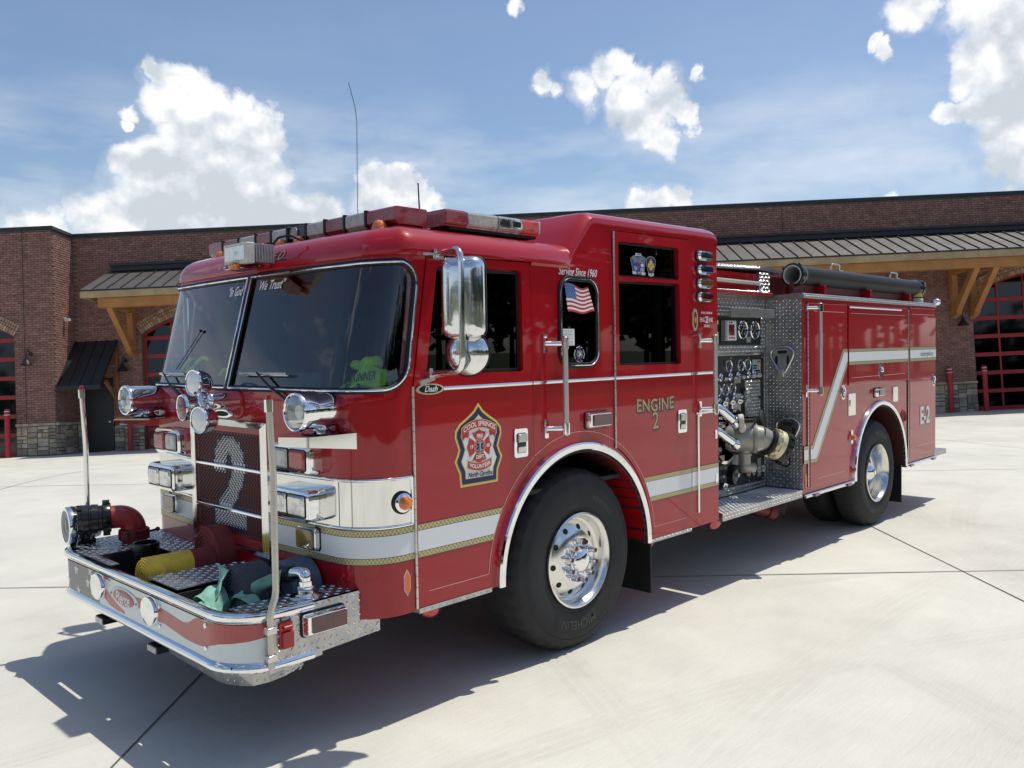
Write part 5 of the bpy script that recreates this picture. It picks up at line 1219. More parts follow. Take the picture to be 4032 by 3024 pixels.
# --- spotlights on wing shelves
def wing(far):
    f_ = (lambda y: my(y)) if far else (lambda y: y)
    def pt(x, y, z): return (x, f_(y), z)
    zt = 1.466
    q = MB(); A_ = [(-.56, .20), (-.465, .095), (-.085, .095 if not far else .095), (-.02, .16), (-.20, .42), (-.30, .45)]
    A_ = [(-.545, .235), (-.465, .10), (-.088, .10), (-.088, .17), (-.24, .40), (-.40, .42)]
    for (zz, zz2) in ((1.458, 1.466),):
        q.prism(A_, lambda x, y: pt(x, y, zz), lambda x, y: pt(x, y, zz2))
    # side skirt: tapered bracket face deepening to the rear
    q.add([pt(-.465, .0995, 1.462), pt(-.088, .0995, 1.466), pt(-.088, .0995, 1.374), pt(-.465, .0995, 1.418), pt(-.465, .105, 1.462), pt(-.088, .105, 1.466), pt(-.088, .105, 1.374), pt(-.465, .105, 1.418)], [(0,1,2,3),(7,6,5,4),(0,4,5,1),(3,2,6,7),(1,5,6,2)])
    q.add([pt(-.465, .0995, 1.464), pt(-.545, .235, 1.464), pt(-.545, .235, 1.422), pt(-.465, .0995, 1.418), pt(-.460, .105, 1.464), pt(-.540, .238, 1.464), pt(-.540, .238, 1.422), pt(-.460, .105, 1.418)], [(0,1,2,3),(7,6,5,4),(3,2,6,7)])
    o = q.build('spotlight_shelf', 'mirror_steel', eng, smooth=None)
    c0 = Vector(pt(-.455, .215, 1.578)); ax = Vector((-1, -.05 if not far else -.05, 0)).normalized()
    q = MB(); prof = [(.001, -.262), (.035, -.255), (.062, -.232), (.080, -.195), (.086, -.15), (.087, -.075), (.088, -.072), (.088, -.012), (.094, -.008), (.096, .004), (.092, .014), (.084, .016), (.080, .010)]
    q.lathe(prof, c0, ax, 40); q.lathe([(.080, .010), (.076, -.03), (.060, -.065), (.035, -.082), (.001, -.088)], c0, ax, 32)
    s_ = q.build('spotlight', 'chrome', eng, smooth=40, label='chrome spotlight by the driver side of the nose' if not far else 'chrome spotlight on the far side of the nose')
    q = MB(); q.lathe([(.079, .006), (.05, .012), (.001, .014)], c0, ax, 32); q.build('spotlight_lens', 'lamp_glass', s_)
    q = MB(); q.cyl(c0 - ax*.04, c0 - ax*.012, .030, .034, 18); q.build('spotlight_bulb', 'frosted_glass', s_)
    b_ = c0 - ax*.135; q = MB(); q.lathe([(.085, -.113), (.088, -.106), (.060, -.100), (.040, -.090), (.036, -.078), (.045, -.06)], b_, (0,0,1), 28); q.build('spotlight_base', 'chrome', s_)
    q = MB(); q.lathe([(.092, -.114), (.092, -.106), (.07, -.105)], b_, (0,0,1), 28); q.build('base_gasket', 'black_rubber', s_)
wing(0); wing(1)
# --- triple rotating warning light on a chrome torpedo mount at the centre of the nose
q = MB(); hub = Vector((-.445, 1.208, 1.597)); q.cyl(hub + Vector((.06, .0, .0)), hub, .022, .020, 18)
q.lathe([(.030, -.10), (.040, -.04), (.044, .03), (.044, .115), (.050, .118), (.052, .135), (.046, .142), (.022, .146)], (-.27, 1.208, 1.598), (-1, 0, 0), 28)
arms = [Vector((-.46, 1.256, 1.702)), Vector((-.485, 1.345, 1.562)), Vector((-.495, 1.125, 1.503))]
for a in arms: q.cyl(hub, Vector((hub.x+.02, a.y, a.z)), .016, .020, 14)
rot_ = q.build('triple_warning_light', 'chrome', eng, smooth=50)
q = MB(); q.cyl(hub + Vector((0, .02, .045)), hub + Vector((0, .028, .062)), .026, n=16); q.build('swivel_collar', 'black_rubber', rot_)
AXS = (Vector((-1, -.10, .04)), Vector((-1, .06, -.02)), Vector((-1, -.16, -.03)))
for k, (a, ax) in enumerate(zip(arms, AXS)):
    ax = ax.normalized(); q = MB(); q.lathe([(.001, -.105), (.03, -.10), (.055, -.08), (.070, -.045), (.0745, -.018), (.076, -.016), (.077, .0), (.073, .010), (.066, .008)], a, ax, 36)
    o = q.build('lamp_head', 'chrome', rot_, smooth=40, label=['upper lamp head with clear lens', 'lamp head with red lens', 'lower lamp head with clear lens'][k])
    q = MB(); q.lathe([(.070, .003), (.05, .014), (.025, .020), (.001, .022)], a, ax, 36); q.build('lamp_lens', ['frosted_glass', 'lens_dark_red', 'frosted_glass'][k], rot_, smooth=60)
# red pod with a chrome-rimmed opening under the mount
q = MB(); q.prism(rounded([(1.03, 1.497), (1.38, 1.497), (1.38, 1.655), (1.03, 1.655)], .06, 5), lambda y, z: (-.24, y, z), lambda y, z: (-.298, y, z)); hp = q.build('nose_pod', 'red_paint', eng, smooth=30, bevel=.012)
n = 26; q = MB(); q.prism([(1.235 + .115*math.cos(2*PI*i/n), 1.522 + .024*math.sin(2*PI*i/n)) for i in range(n)], lambda y, z: (-.298, y, z), lambda y, z: (-.306, y, z)); q.build('pod_bezel', 'chrome', hp, smooth=30, bevel=.002)
q = MB(); q.prism([(1.25 + .082*math.cos(2*PI*i/n), 1.522 + .015*math.sin(2*PI*i/n)) for i in range(n)], lambda y, z: (-.306, y, z), lambda y, z: (-.3075, y, z)); q.build('pod_mouth', 'black_matte', hp, smooth=None)
# wipers
def wiper(y0, y1, zb_, ypiv, zpiv, ym):
    q = MB(); q.tube([SF(YC(y0), zb_, .030), SF(YC(y1), zb_, .030)], .008, 8); q.tube([SF(YC(y0), zb_-.008, .018), SF(YC(y1), zb_-.008, .018)], .006, 6); o = q.build('wiper_blade', 'brushed_steel', eng)
    q = MB(); q.tube([SF(YC(ypiv), zpiv, .02), SF(YC((ypiv+ym)/2), (zpiv+zb_)/2, .035), SF(YC(ym), zb_+.004, .036)], [.012, .007, .006], 8); q.build('wiper_arm', 'black_gloss', o)
wiper(1.057, .597, 1.752, .551, 1.605, .873); wiper(2.150, 1.750, 1.742, 1.80, 1.612, 2.08)
# window antenna
q = MB(); q.tube([SF(YC(1.956), 1.773, .006), SF(YC(1.709), 2.005, .006)], .0025, 5); q.sphere(SF(YC(1.709), 2.005, .008), .010, 10); q.build('glass_antenna', 'black_rubber', eng)
# ------------------------------------------------------------------ bumper extension
BX, BY0, BY1 = -.858, .112, 2.335; BR_ = .24; BT, BB = .700, .432
def bpl(s, off=0.):
    """bumper plan curve from the near rear end of the wrap forward, across, and back"""
    L0 = .15; L1_ = BR_*PI/2; L2_ = (BY1-BY0) - 2*BR_
    if s < L0: p, n_ = Vector((BX + BR_ + L0 - s, BY0)), Vector((0, -1))
    elif s < L0 + L1_:
        a = (s-L0)/BR_; p, n_ = Vector((BX + BR_ - BR_*math.sin(a), BY0 + BR_ - BR_*math.cos(a))), Vector((-math.sin(a), -math.cos(a)))
    elif s < L0 + L1_ + L2_: p, n_ = Vector((BX, BY0 + BR_ + s - L0 - L1_)), Vector((-1, 0))
    elif s < L0 + 2*L1_ + L2_:
        a = (s - L0 - L1_ - L2_)/BR_; p, n_ = Vector((BX + BR_ - BR_*math.cos(a), BY1 - BR_ + BR_*math.sin(a))), Vector((-math.cos(a), math.sin(a)))
    else: p, n_ = Vector((BX + BR_ + s - L0 - 2*L1_ - L2_, BY1)), Vector((0, 1))
    return p + n_*off
BS_L1 = .15 + BR_*PI/2; BS_T = .30 + BR_*PI + (BY1-BY0) - 2*BR_
def BYs(y): return BS_L1 + (y - BY0 - BR_)
def BF(s, z, off=0.): p = bpl(s, off); return Vector((p.x, p.y, z))
bss = [0, .075] + [.15 + BR_*PI/2*i/10 for i in range(11)] + [BS_L1 + (BY1-BY0-2*BR_)*i/12 for i in range(1, 12)] + [BS_T - .15 - BR_*PI/2*(10-i)/10 for i in range(11)] + [BS_T-.075, BS_T]
prof = [(.0, BB), (.014, BB+.002), (.020, BB+.012), (.018, BB+.026), (.004, BB+.040), (.0, BB+.044), (.0, BT-.052), (.004, BT-.048), (.020, BT-.030), (.024, BT-.016), (.018, BT-.002), (.004, BT+.004), (-.02, BT+.002)]
q = MB(); k = len(prof)
for s in bss:
    for (o_, z) in prof: q.v.append(tuple(BF(s, z, o_)))
for i in range(len(bss)-1):
    for j in range(k-1): q.f.append((i*k+j, i*k+j+1, (i+1)*k+j+1, (i+1)*k+j)); q.mi.append(0)
bump = q.build('front_bumper', 'chrome', eng, smooth=40)
for a, b_ in ((BYs(.345), BYs(2.07)),):
    q = MB(); ss_ = [a + (b_-a)*i/20 for i in range(21)]; n = len(ss_); q.add([BF(s, BT-.040, .0215) for s in ss_] + [BF(s, BT-.031, .0245) for s in ss_], [(i, i+1, n+i+1, n+i) for i in range(n-1)]); q.build('bumper_groove', 'underside', bump, smooth=None)
q = MB()
# printed wrap: mapped on to the curved plate
def bpoly(q, pts, lv, mi_):
    """subdivide along s so the decal follows the corner"""
    ss_ = sorted(set([p[0] for p in pts] + [s for s in [x*.03 for x in range(int(BS_T/.03)+1)] if min(p[0] for p in pts) < s < max(p[0] for p in pts)]))
    def cross(s):
        zs_ = []
        for i in range(len(pts)):
            (s0, z0), (s1, z1) = pts[i-1], pts[i]
            if (s0 <= s < s1) or (s1 <= s < s0): zs_.append(z0 + (z1-z0)*(s-s0)/(s1-s0))
        return sorted(zs_)
    e = 1e-5
    for a, b2 in zip(ss_[:-1], ss_[1:]):
        ca, cb = cross(a+e), cross(b2-e)
        for j in range(0, min(len(ca), len(cb))-1, 2):
            q.add([BF(a, ca[j], lv), BF(b2, cb[j], lv), BF(b2, cb[j+1], lv), BF(a, ca[j+1], lv)], [(0,1,2,3)], mi_)
zl, zh = BB+.045, BT-.053
mat('flag_grey', (.14, .145, .14), .35, coat=.4, var=(5, .12)); mat('flag_pale', (.68, .74, .72), .3, coat=.4, var=(4, .05)); mat('flag_red', (.44, .075, .065), .3, coat=.4, var=(4, .1)); mat('flag_star', (.62, .63, .60), .35, coat=.4)
bpoly(q, [(.135, zl), (BS_T-.135, zl), (BS_T-.135, zh), (.135, zh)], .0012, 0)
bpoly(q, [(BYs(1.655), zl), (BS_T-.135, zl), (BS_T-.135, zh), (BYs(1.62), zh)], .0022, 1)
red = [(BYs(y), min(zh, max(zl, z))) for y, z in [(.955,.603),(.834,.610),(.740,.603),(.680,.596),(.62,.592),(.582,.594),(.54,.606),(.508,.623),(.48,.636),(.460,.642),(.42,.646),(.398,.640),(.375,.642),(.352,.644)]]
sC = lambda f_: .15 + BR_*PI/2*f_
redtop = red + [(sC(.8), .648), (sC(.4), .648), (sC(0), .645), (.135, .640)]
redbot = [(.135, .606), (sC(0), .600), (sC(.4), .575), (sC(.8), .557), (BYs(.352), .535), (BYs(.400), .521), (BYs(.47), .516), (BYs(.540), .515), (BYs(.61), .519), (BYs(.686), .527), (BYs(.813), .539), (BYs(.955), .533)]
bpoly(q, redtop + redbot, .0022, 2)
bpoly(q, [(BYs(1.56), .655), (BYs(1.48), .637), (BYs(1.48), .632), (BYs(1.58), .628)], .0022, 2)
bpoly(q, [(BYs(1.62), .62), (BYs(1.55), .575), (BYs(1.45), .545), (BYs(1.34), .500), (BYs(1.30), .492), (BYs(1.42), .490), (BYs(1.56), .497), (BYs(1.60), .53), (BYs(1.65), .56)][::-1] if False else [(BYs(1.60), .600), (BYs(1.50), .556), (BYs(1.40), .520), (BYs(1.30), .497), (BYs(1.30), .487), (BYs(1.40), .487), (BYs(1.50), .495), (BYs(1.60), .530)], .0022, 2)
bpoly(q, [(BYs(1.20), .597), (BYs(1.10), .612), (BYs(.955), .606), (BYs(.955), .533), (BYs(1.10), .555), (BYs(1.20), .560)], .0022, 2)
def star(y, z, R, cosk=1.): return [(BYs(y) + cosk*R*(1 if i % 2 == 0 else .42)*math.sin(2*PI*i/10), z + R*(1 if i % 2 == 0 else .42)*math.cos(2*PI*i/10)) for i in range(10)]
for (y, z) in ((1.997,.607),(2.125,.524),(1.817,.562),(2.166,.643),(2.285,.585),(1.778,.640),(1.969,.490)):
    P5 = star(y, z, .040); cen_ = (BYs(y), z)
    for i in range(10):
        a, b2 = P5[i], P5[(i+1) % 10]; cl = lambda t_: BF(t_[0], min(zh, max(zl, t_[1])), .0032); q.add([cl(cen_), cl(a), cl(b2)], [(0,1,2)], 3)
q.build('bumper_wrap', ['flag_pale', 'flag_grey', 'flag_red', 'flag_star'], bump, smooth=180)
def disc(y, z, a, b_, name, m_, dep, par, x=BX, lv=0.): 
    q = MB(); n = 30
    for rr, h in (): pass
    vs = []; prof_ = [(1, 0), (1, dep*.4), (.93, dep*.8), (.6, dep), (.0001, dep*1.02)]
    for (r_, h) in prof_:
        for i in range(n): vs.append((x - lv - h, y + a*r_*math.cos(2*PI*i/n), z + b_*r_*math.sin(2*PI*i/n)))
    q.add(vs, [(j*n+i, j*n+(i+1)%n, (j+1)*n+(i+1)%n, (j+1)*n+i) for j in range(len(prof_)-1) for i in range(n)]); return q.build(name, m_, par, smooth=50)
for y in (1.640, .958):
    disc(y, .576, .088, .076, 'round_mirror_disc', 'chrome', .03, bump)
    for dz in (-.052, .045): disc(y + .105 if y > 1.3 else y - .098, .570+dz, .011, .011, 'bolt_head', 'chrome', .010, bump)
for y in (.373,): 
    for dz in (-.052, .052): disc(y, .572+dz, .013, .013, 'bolt_head', 'chrome', .010, bump)
for dz in (-.03, .045):
    q = MB(); q.lathe([(.012, 0), (.012, .006), (.001, .010)], BF(BYs(2.235), .570+dz, .002), (bpl(BYs(2.235), 1) - bpl(BYs(2.235), 0)).to_3d(), 14); q.build('bolt_head', 'chrome', bump)
lb = disc(1.298, .573, .185, .052, 'maker_badge', 'white_reflective', .006, bump, lv=.002); disc(1.298, .573, .140, .040, 'badge_field', 'flag_red', .005, lb, lv=.0072)
q = MB(); q.text('Pierce', .085, lambda a, b2: (BX-.0135, 1.300 - a, .570 + b2), 0, shear=.30, bold=.0022, sx=.86); q.build('badge_lettering', 'white_print', lb, smooth=None)
for y in (1.298+.165, 1.298-.165): disc(y, .573, .006, .006, 'badge_screw', 'black_gloss', .003, lb, lv=.008)
# side plate with big lugs
SY = .105
def side_plate(y, sgn):
    q = MB(); P5 = [(-.700, BT), (-.082, BT), (-.082, .468), (-.42, .452), (-.42, .436), (-.700, .420)]
    q.prism(P5, lambda x, z: (x, y, z), lambda x, z: (x, y + sgn*.008, z))
    def skp(a, b2):
        x = -.700 + a; z = .42 + b2; return z < (.462 if x > -.43 else .442) or z > BT-.008 or x > -.09
    if sgn > 0: lugs(q, (-.700, y, .42), (1,0,0), (0,0,1), .618, .28, .0335, .034, .0095, .0025, skip=skp)
    o = q.build('bumper_side_plate', 'tread_plate', bump, smooth=None); return o
sp_ = side_plate(SY, 1); side_plate(my(SY), -1)
# deck
q = MB()
HOLE = (-.80, -.52, .30, .72)      # open hose well in the deck (x0,x1,y0,y1)
def deck(x0, x1, y0, y1, z=BT, pitch=.0305, name='deck_tread'):
    q = MB(); q.box(x0, x1, y0, y1, z-.006, z); lugs(q, (x0, y0, z), (1,0,0), (0,1,0), x1-x0, y1-y0, pitch, .027, .0065, .0022); return q.build(name, 'tread_plate', bump, smooth=None)
deck(-.66, -.082, SY+.0, .30); deck(-.785, -.66, .17, .30); deck(-.26, -.082, .30, 1.86)
deck(-.815, -.43, .76, 1.09, BT+.012, name='deck_lid'); deck(-.43, -.26, .74, 1.09); deck(-.835, -.082, 1.86, 2.10); deck(-.66, -.082, 2.10, my(SY)); deck(-.80, -.66, 2.10, 2.24); deck(-.46, -.26, 1.56, 1.86); deck(-.835, -.78, 1.56, 1.86)
q = MB(); q.box(-.83, -.25, .20, 1.88, BB+.02, BB+.03); q.box(-.83, -.25, .290, .298, BB+.03, BT-.01); q.box(-.83, -.25, .745, .755, BB+.03, BT-.01); q.box(-.83, -.25, 1.092, 1.10, BB+.03, BT-.01); q.box(-.258, -.250, .30, 1.86, BB+.03, BT-.008); q.box(-.83, -.25, 1.86, 1.865, BB+.03, BT-.01); q.build('hose_well', 'black_matte', bump, smooth=None)
q = MB(); q.box(-.80, -.30, .30, my(.30), BB+.005, BB+.02); q.box(-.50, .3, .75, .85, .40, .62); q.box(-.50, .3, my(.85), my(.75), .40, .62); q.build('bumper_frame', 'underside', bump, smooth=None)
# hanging skirt under the near corner, lamps
q = MB(); P5 = [BF(s, 0, -.01) for s in [BYs(.83), BYs(.6), BYs(.4)] + [sC(f_) for f_ in (1, .8, .6, .4, .2, 0)] + [.05]]
n = len(P5); low = [.372, .366, .362, .360, .358, .356, .358, .366, .376, .40]
q.add([(p.x, p.y, BB+.004) for p in P5] + [(p.x+.03*(1 if i < 6 else .6), p.y+.02, low[i]) for i, p in enumerate(P5)], [(i, i+1, n+i+1, n+i) for i in range(n-1)])
sk = q
for i in range(n-1):
    a = Vector(q.v[i]); b2 = Vector(q.v[i+1]); c = Vector(q.v[n+i]); U = (b2-a); V = (c-a)
    nu = max(1, int(U.length/.03)); 
    for u in range(nu):
        for v in range(2):
            o0 = a + U*(u+.15)/nu + V*(v*.46+.05); lugs(q, o0, -U.normalized()*-1, V.normalized(), .026, .028, .026, .022, .006, -.002)
q.build('corner_skirt', 'tread_plate', bump, smooth=None)
for y in (1.708, 1.004):
    q = MB(); q.box(-.845, -.76, y-.055, y+.055, .345, .385); o = q.build('under_bumper_lamp', 'black_rubber', bump, bevel=.006); q = MB(); q.box(-.851, -.842, y-.048, y+.048, .349, .381); q.build('lamp_lens', 'lens_clear', o, bevel=.003)
    q = MB(); q.box(-.80, -.78, y-.02, y+.02, .38, BB+.01); q.build('lamp_bracket', 'underside', o)
# side light, socket and labels on the side plate
marker(-.530, -.300, .548, .652, 'lens_maroon', sp_, SY, .045, r_=.014, name='side_warning_light')
q = MB(); q.box(-.648, -.578, SY-.012, SY, .518, .640); o = q.build('power_socket', 'red_print', sp_, bevel=.006); q = MB(); q.box(-.642, -.584, SY-.03, SY-.012, .524, .598); q.cyl((-.635, SY-.022, .618), (-.590, SY-.022, .618), .009, n=10); q.build('socket_cover', 'red_painted_steel', o, bevel=.004)
for i, zc_ in enumerate((.684, .656)):
    q = MB(); q.box(-.640, -.588, SY-.005, SY-.0005, zc_-.012, zc_+.012); q.prism(oval(-.614, zc_, .022, .008, 16), lambda x, z: (x, SY-.005, z), lambda x, z: (x, SY-.0065, z), 1); q.build('label_plate', ['black_gloss', 'grey_plastic'], sp_, smooth=None)
# corner poles
def pole(y, sg, name='corner_pole'):
    P4 = [(-.700, y - sg*.0, .455), (-.700, y, .705), (-.668, y, .775), (-.664, y, 1.30), (-.676, y, 1.640)]
    q = MB(); q.tube(smooth_path(P4, .05, 4), .0155, 12); o = q.build(name, 'cream_bar' if sg > 0 else 'polished_aluminium', bump, smooth=60)
    q = MB(); q.cyl((-.676, y, 1.60), (-.677, y, 1.655), .0205, n=16); q.build('pole_cap', 'chrome', o); q = MB(); q.cyl((-.677, y, 1.655), (-.677, y, 1.672), .013, n=12); q.sphere((-.677, y, 1.672), .013, 10, sc=(1,1,.5)); q.build('pole_light', 'lens_red', o)
    for z in (.625, .500): q = MB(); q.box(-.724, -.676, y-.02 if sg > 0 else y-.0, y+.02, z-.016, z+.016); q.build('pole_clamp', 'brushed_steel', o, bevel=.004)
pole(SY-.022, 1); pole(my(SY-.022), -1)
# chrome elbow discharge
q = MB(); q.lathe([(.075, 0), (.075, .006), (.055, .014), (.042, .018), (.040, .030), (.044, .034), (.044, .048), (.038, .052), (.036, .075)], (-.44, .205, BT), (0,0,1), 28)
ep = smooth_path([(-.44, .205, BT+.06), (-.44, .205, BT+.108), (-.47, .30, BT+.108) if False else (-.445, .32, BT+.088)], .09, 8); q.tube(ep, .031, 20); el_ = q.build('discharge_elbow', 'chrome', bump, smooth=50)
d_ = (ep[-1]-ep[-2]).normalized(); q = MB(); q.cyl(ep[-1]-d_*.01, ep[-1]+d_*.075, .038, .040, 20); q.build('hose_coupling', 'black_rubber', el_)
q = MB(); q.tube([ep[-1]+d_*.077 + Vector((0,0,.02)), ep[-1]+d_*.08 + Vector((0,0,-.03)), ep[-1]+d_*.075 + Vector((.01,0,-.04))], .004, 6); q.build('hose_clip', 'chrome', el_)
q = MB(); q.box(-.36, -.335, .16, .21, BT+.002, BT+.008); q.build('deck_label', 'grey_plastic', bump, smooth=None)
# black ring adapter, red elbow with black couplings, chain, siren
rg = MB(); rg.lathe([(.068, .0), (.068, .05), (.074, .055), (.076, .095), (.070, .1), (.062, .098), (.060, .04), (.055, .0)], (-.60, 1.635, BT-.02), (0,0,1), 36); rg.lathe([(.061, .07), (.057, .068), (.061, .062)], (-.60, 1.635, BT-.02), (0,0,1), 36); rg.build('inlet_ring', 'black_gloss', bump)
EC = Vector((-.50, 2.045, BT)); q = MB(); q.lathe([(.072, -.01), (.072, .02), (.086, .024), (.088, .05), (.088, .085), (.080, .090), (.074, .092)], EC, (0,0,1), 36)
for k in range(8): a = 2*PI*k/8; q.box(EC.x+.086*math.cos(a)-.008, EC.x+.086*math.cos(a)+.008, EC.y+.086*math.sin(a)-.008, EC.y+.086*math.sin(a)+.008, BT+.03, BT+.08)
q.build('elbow_collar', 'red_dark', bump, smooth=40)
dr_ = Vector((-.94, .34, 0)).normalized(); arc = []
Rb = .085
for i in range(13):
    a = PI/2*i/12; arc.append(EC + Vector((0,0,.085)) + dr_*(Rb - Rb*math.cos(a)) + Vector((0,0,1))*Rb*math.sin(a))
arc.append(arc[-1] + dr_*.05)
q = MB(); q.tube(arc, .070, 28); elb = q.build('intake_elbow', 'red_painted_steel', bump, smooth=60)
e0 = arc[-1]; q = MB(); q.lathe([(.060, -.01), (.088, -.008), (.092, .0), (.092, .035), (.084, .038), (.078, .042), (.078, .060), (.086, .064), (.088, .10), (.083, .104), (.083, .112), (.088, .116), (.088, .150), (.080, .156), (.080, .175), (.074, .177), (.070, .168), (.060, .155), (.001, .150)], e0, dr_, 40)
_, uu, vv = q.frame(dr_)
for k in range(6): a = 2*PI*k/6 + .4; c = e0 + dr_*.018 + (uu*math.cos(a) + vv*math.sin(a))*.097; q.obox(c, dr_, (uu*math.cos(a)+vv*math.sin(a)), (-uu*math.sin(a)+vv*math.cos(a)), .02, .012, .016)
for k in range(6): a = 2*PI*k/6; c = e0 + dr_*.165 + (uu*math.cos(a) + vv*math.sin(a))*.082; q.obox(c, dr_, (uu*math.cos(a)+vv*math.sin(a)), (-uu*math.sin(a)+vv*math.cos(a)), .014, .008, .012)
q.build('intake_coupling', 'black_gloss', elb, smooth=40)
q = MB(); q.cyl(EC + Vector((.08,-.03,.06)), EC + Vector((.12,-.05,.07)), .008, n=8); q.sphere(EC + Vector((.125,-.052,.072)), .014, 10); q.build('bleeder_knob', 'black_gloss', elb)
# chain
def chain(P_, parent, r_=.0016, ln=.021, wd=.0075, name='chain'):
    pts = [Vector(p) for p in P_]; q = MB(); L_ = 0; seg = 0; k = 0
    for i in range(len(pts)-1):
        a, b2 = pts[i], pts[i+1]; n = max(1, int((b2-a).length/(ln*.78))); D = (b2-a).normalized(); U = D.orthogonal().normalized(); V = D.cross(U)
        for j in range(n):
            c = a + (b2-a)*(j+.5)/n; E = U if k % 2 else V; k += 1
            q.tube([c + D*(ln/2)*math.cos(t_) + E*(wd/2)*math.sin(t_) for t_ in [2*PI*m_/8 for m_ in range(8)]], r_, 4, closed=True)
    return q.build(name, 'brushed_steel', parent)
c0 = e0 + dr_*.155
chain([c0 + Vector((0,0,.0)), c0 + dr_*.02 + Vector((-.0,-.01,-.10)), c0 + dr_*.03 + Vector((-.01,-.03,BT+.02-c0.z)), c0 + Vector((.03,-.10,BT+.006-c0.z)), c0 + Vector((.14,-.20,BT+.006-c0.z)), EC + Vector((.0,-.12,.008))], elb)
# electronic-style round siren at the far corner
SC0 = Vector((-.800, 2.300, .815)); ax = Vector((-1, .10, 0)).normalized()
q = MB(); q.lathe([(.001, -.20), (.05, -.195), (.085, -.175), (.095, -.12), (.110, -.118), (.113, -.11), (.116, -.02), (.118, .0), (.114, .012), (.098, .014)], SC0, ax, 44); si = q.build('siren', 'chrome', bump, smooth=40)
_, uu, vv = MB().frame(ax)
q = MB()
for ring, h in enumerate((-.095, -.062, -.030)):
    for k in range(44):
        a = 2*PI*k/44
        if k % 11 in (0,): continue
        rd = uu*math.cos(a) + vv*math.sin(a); q.obox(SC0 + ax*h + rd*(.1145+.0015*(ring)), ax, rd, rd.cross(ax), .011, .0015, .0038)
q.build('siren_slots', 'black_matte', si, smooth=None)['kind'] = 'stuff'
q = MB(); q.lathe([(.098, .012), (.097, .009), (.001, .009)], SC0, ax, 40); q.build('siren_face', 'dull_white', si)
q = MB()
for k in range(15):
    h_ = -.084 + .012*k; half = math.sqrt(max(0, .090**2 - h_**2)); blk = math.sqrt(max(0, .050**2 - h_**2))
    for (a, b2) in ((-half, -blk), (blk, half)):
        if b2 - a > .01: q.obox(SC0 + ax*.0105 + vv*h_ + uu*(a+b2)/2, uu, vv, ax, (b2-a)/2, .0028, .0012)
for rr in (.050, .043): q.tube([SC0 + ax*.011 + (uu*math.cos(2*PI*i/30)+vv*math.sin(2*PI*i/30))*rr for i in range(30)], .002, 5, closed=True)
sg_ = 1
q.text('R', .07, lambda a, b2: SC0 + ax*.0118 + (Vector((0,0,1)))*b2 + ax.cross(Vector((0,0,1)))*(-a)*-1, 0, bold=.003)
q.build('siren_louvres', 'grey_print', si, smooth=None)['kind'] = 'stuff'
q = MB(); q.box(-.78, -.66, 2.23, 2.33, BT, BT+.03); q.cyl((-.72, 2.29, BT+.02), (-.72, 2.29, BT+.06), .04, n=16); q.build('siren_foot', 'black_gloss', si, bevel=.003)
# ------------------------------------------------------------------ roof lights
def amber(x, y, z, s_=1.):
    q = MB(); prof = [(.045, 0), (.044, .02), (.036, .045), (.022, .062), (.001, .068)]
    q.lathe([(r_*s_, h*s_) for r_, h in prof], (x+.06, y, z+.012), (0,0,1), 20); q.v = [(v[0]*1.0 + .0, v[1], v[2]) for v in q.v]
    q.build('clearance_light', 'lens_amber', eng)
for (x, y) in ((.11, 1.345), (.11, 1.14), (.085, .33), (.10, 2.09), (.11, 1.21+.33)):
    amber(x, y, 2.475 + (.004 if abs(y-1.2) < .5 else 0))
# front light bar: nine modules between black dividers on the roof, V-swept at the ends
zb_, zt_ = 2.528, 2.622
def module(x0, x1, y0, y1, m_, parent, tip=0., name='bar_module'):
    """tapered lens box; bottom tucked in"""
    q = MB(); q.add([(x0+.022, y0, zb_), (x1-.02, y0, zb_), (x1-.02, y1, zb_), (x0+.022, y1, zb_), (x0, y0, zb_+.022), (x1, y0, zb_+.022), (x1, y1, zb_+.022), (x0, y1, zb_+.022), (x0, y0, zt_-.012), (x1, y0, zt_-.012), (x1, y1, zt_-.012), (x0, y1, zt_-.012), (x0+.012, y0, zt_), (x1-.012, y0, zt_), (x1-.012, y1, zt_), (x0+.012, y1, zt_)],
        [(0,3,2,1)] + [(j*4+i, j*4+(i+1)%4, (j+1)*4+(i+1)%4, (j+1)*4+i) for j in range(3) for i in range(4)] + [(12,13,14,15)])
    return q.build(name, m_, parent, smooth=None, bevel=.004)
lbx = MB(); lbx.box(.20, .38, .25, 2.17, 2.505, 2.530); lb_ = lbx.build('front_light_bar', 'red_dark', eng, bevel=.004)
LX0, LX1 = .172, .40
ys = [.235, .455, .672, .885, 1.095, 1.305, 1.50, 1.72, 1.935, 2.135, 2.30]
ys = [2.305, 2.075, 1.865, 1.675, 1.49, 1.31, 1.085, .90, .705, .50, .30]
cols = ['lens_bar_red', 'lens_bar_red', 'lens_bar_clear', 'lens_bar_red', 'lens_bar_clear', 'black_gloss', 'lens_bar_clear', 'lens_bar_red', 'lens_bar_clear', 'lens_bar_red']
ys = [2.305, 2.10, 1.885, 1.665, 1.475, 1.285, 1.080, .885, .690, .490, .225]
for k in range(10):
    a, b2 = ys[k+1], ys[k]
    o = module(LX0 + (.0 if k != 5 else .004), LX1, a+.010, b2-.010, cols[k], lb_)
    if k == 5: 
        q = MB(); q.lathe([(.036, 0), (.036, .006), (.001, .009)], (LX0+.002, (a+b2)/2+.02, 2.578), (-1,0,0), 24); q.build('bar_camera_lens', 'grey_plastic', lb_)
for k in range(1, 10):
    q = MB(); q.box(LX0-.004, LX1+.003, ys[k]-.010, ys[k]+.010, zb_+.006, zt_+.004); q.build('bar_divider', 'black_rubber', lb_, bevel=.003)
q = MB(); q.box(.27, .276, .29, .30, 2.50, 2.53); q.box(.24, .34, .6, .7, 2.47, 2.51); q.box(.24, .34, 1.72, 1.82, 2.47, 2.51); q.build('bar_foot', 'black_rubber', lb_)
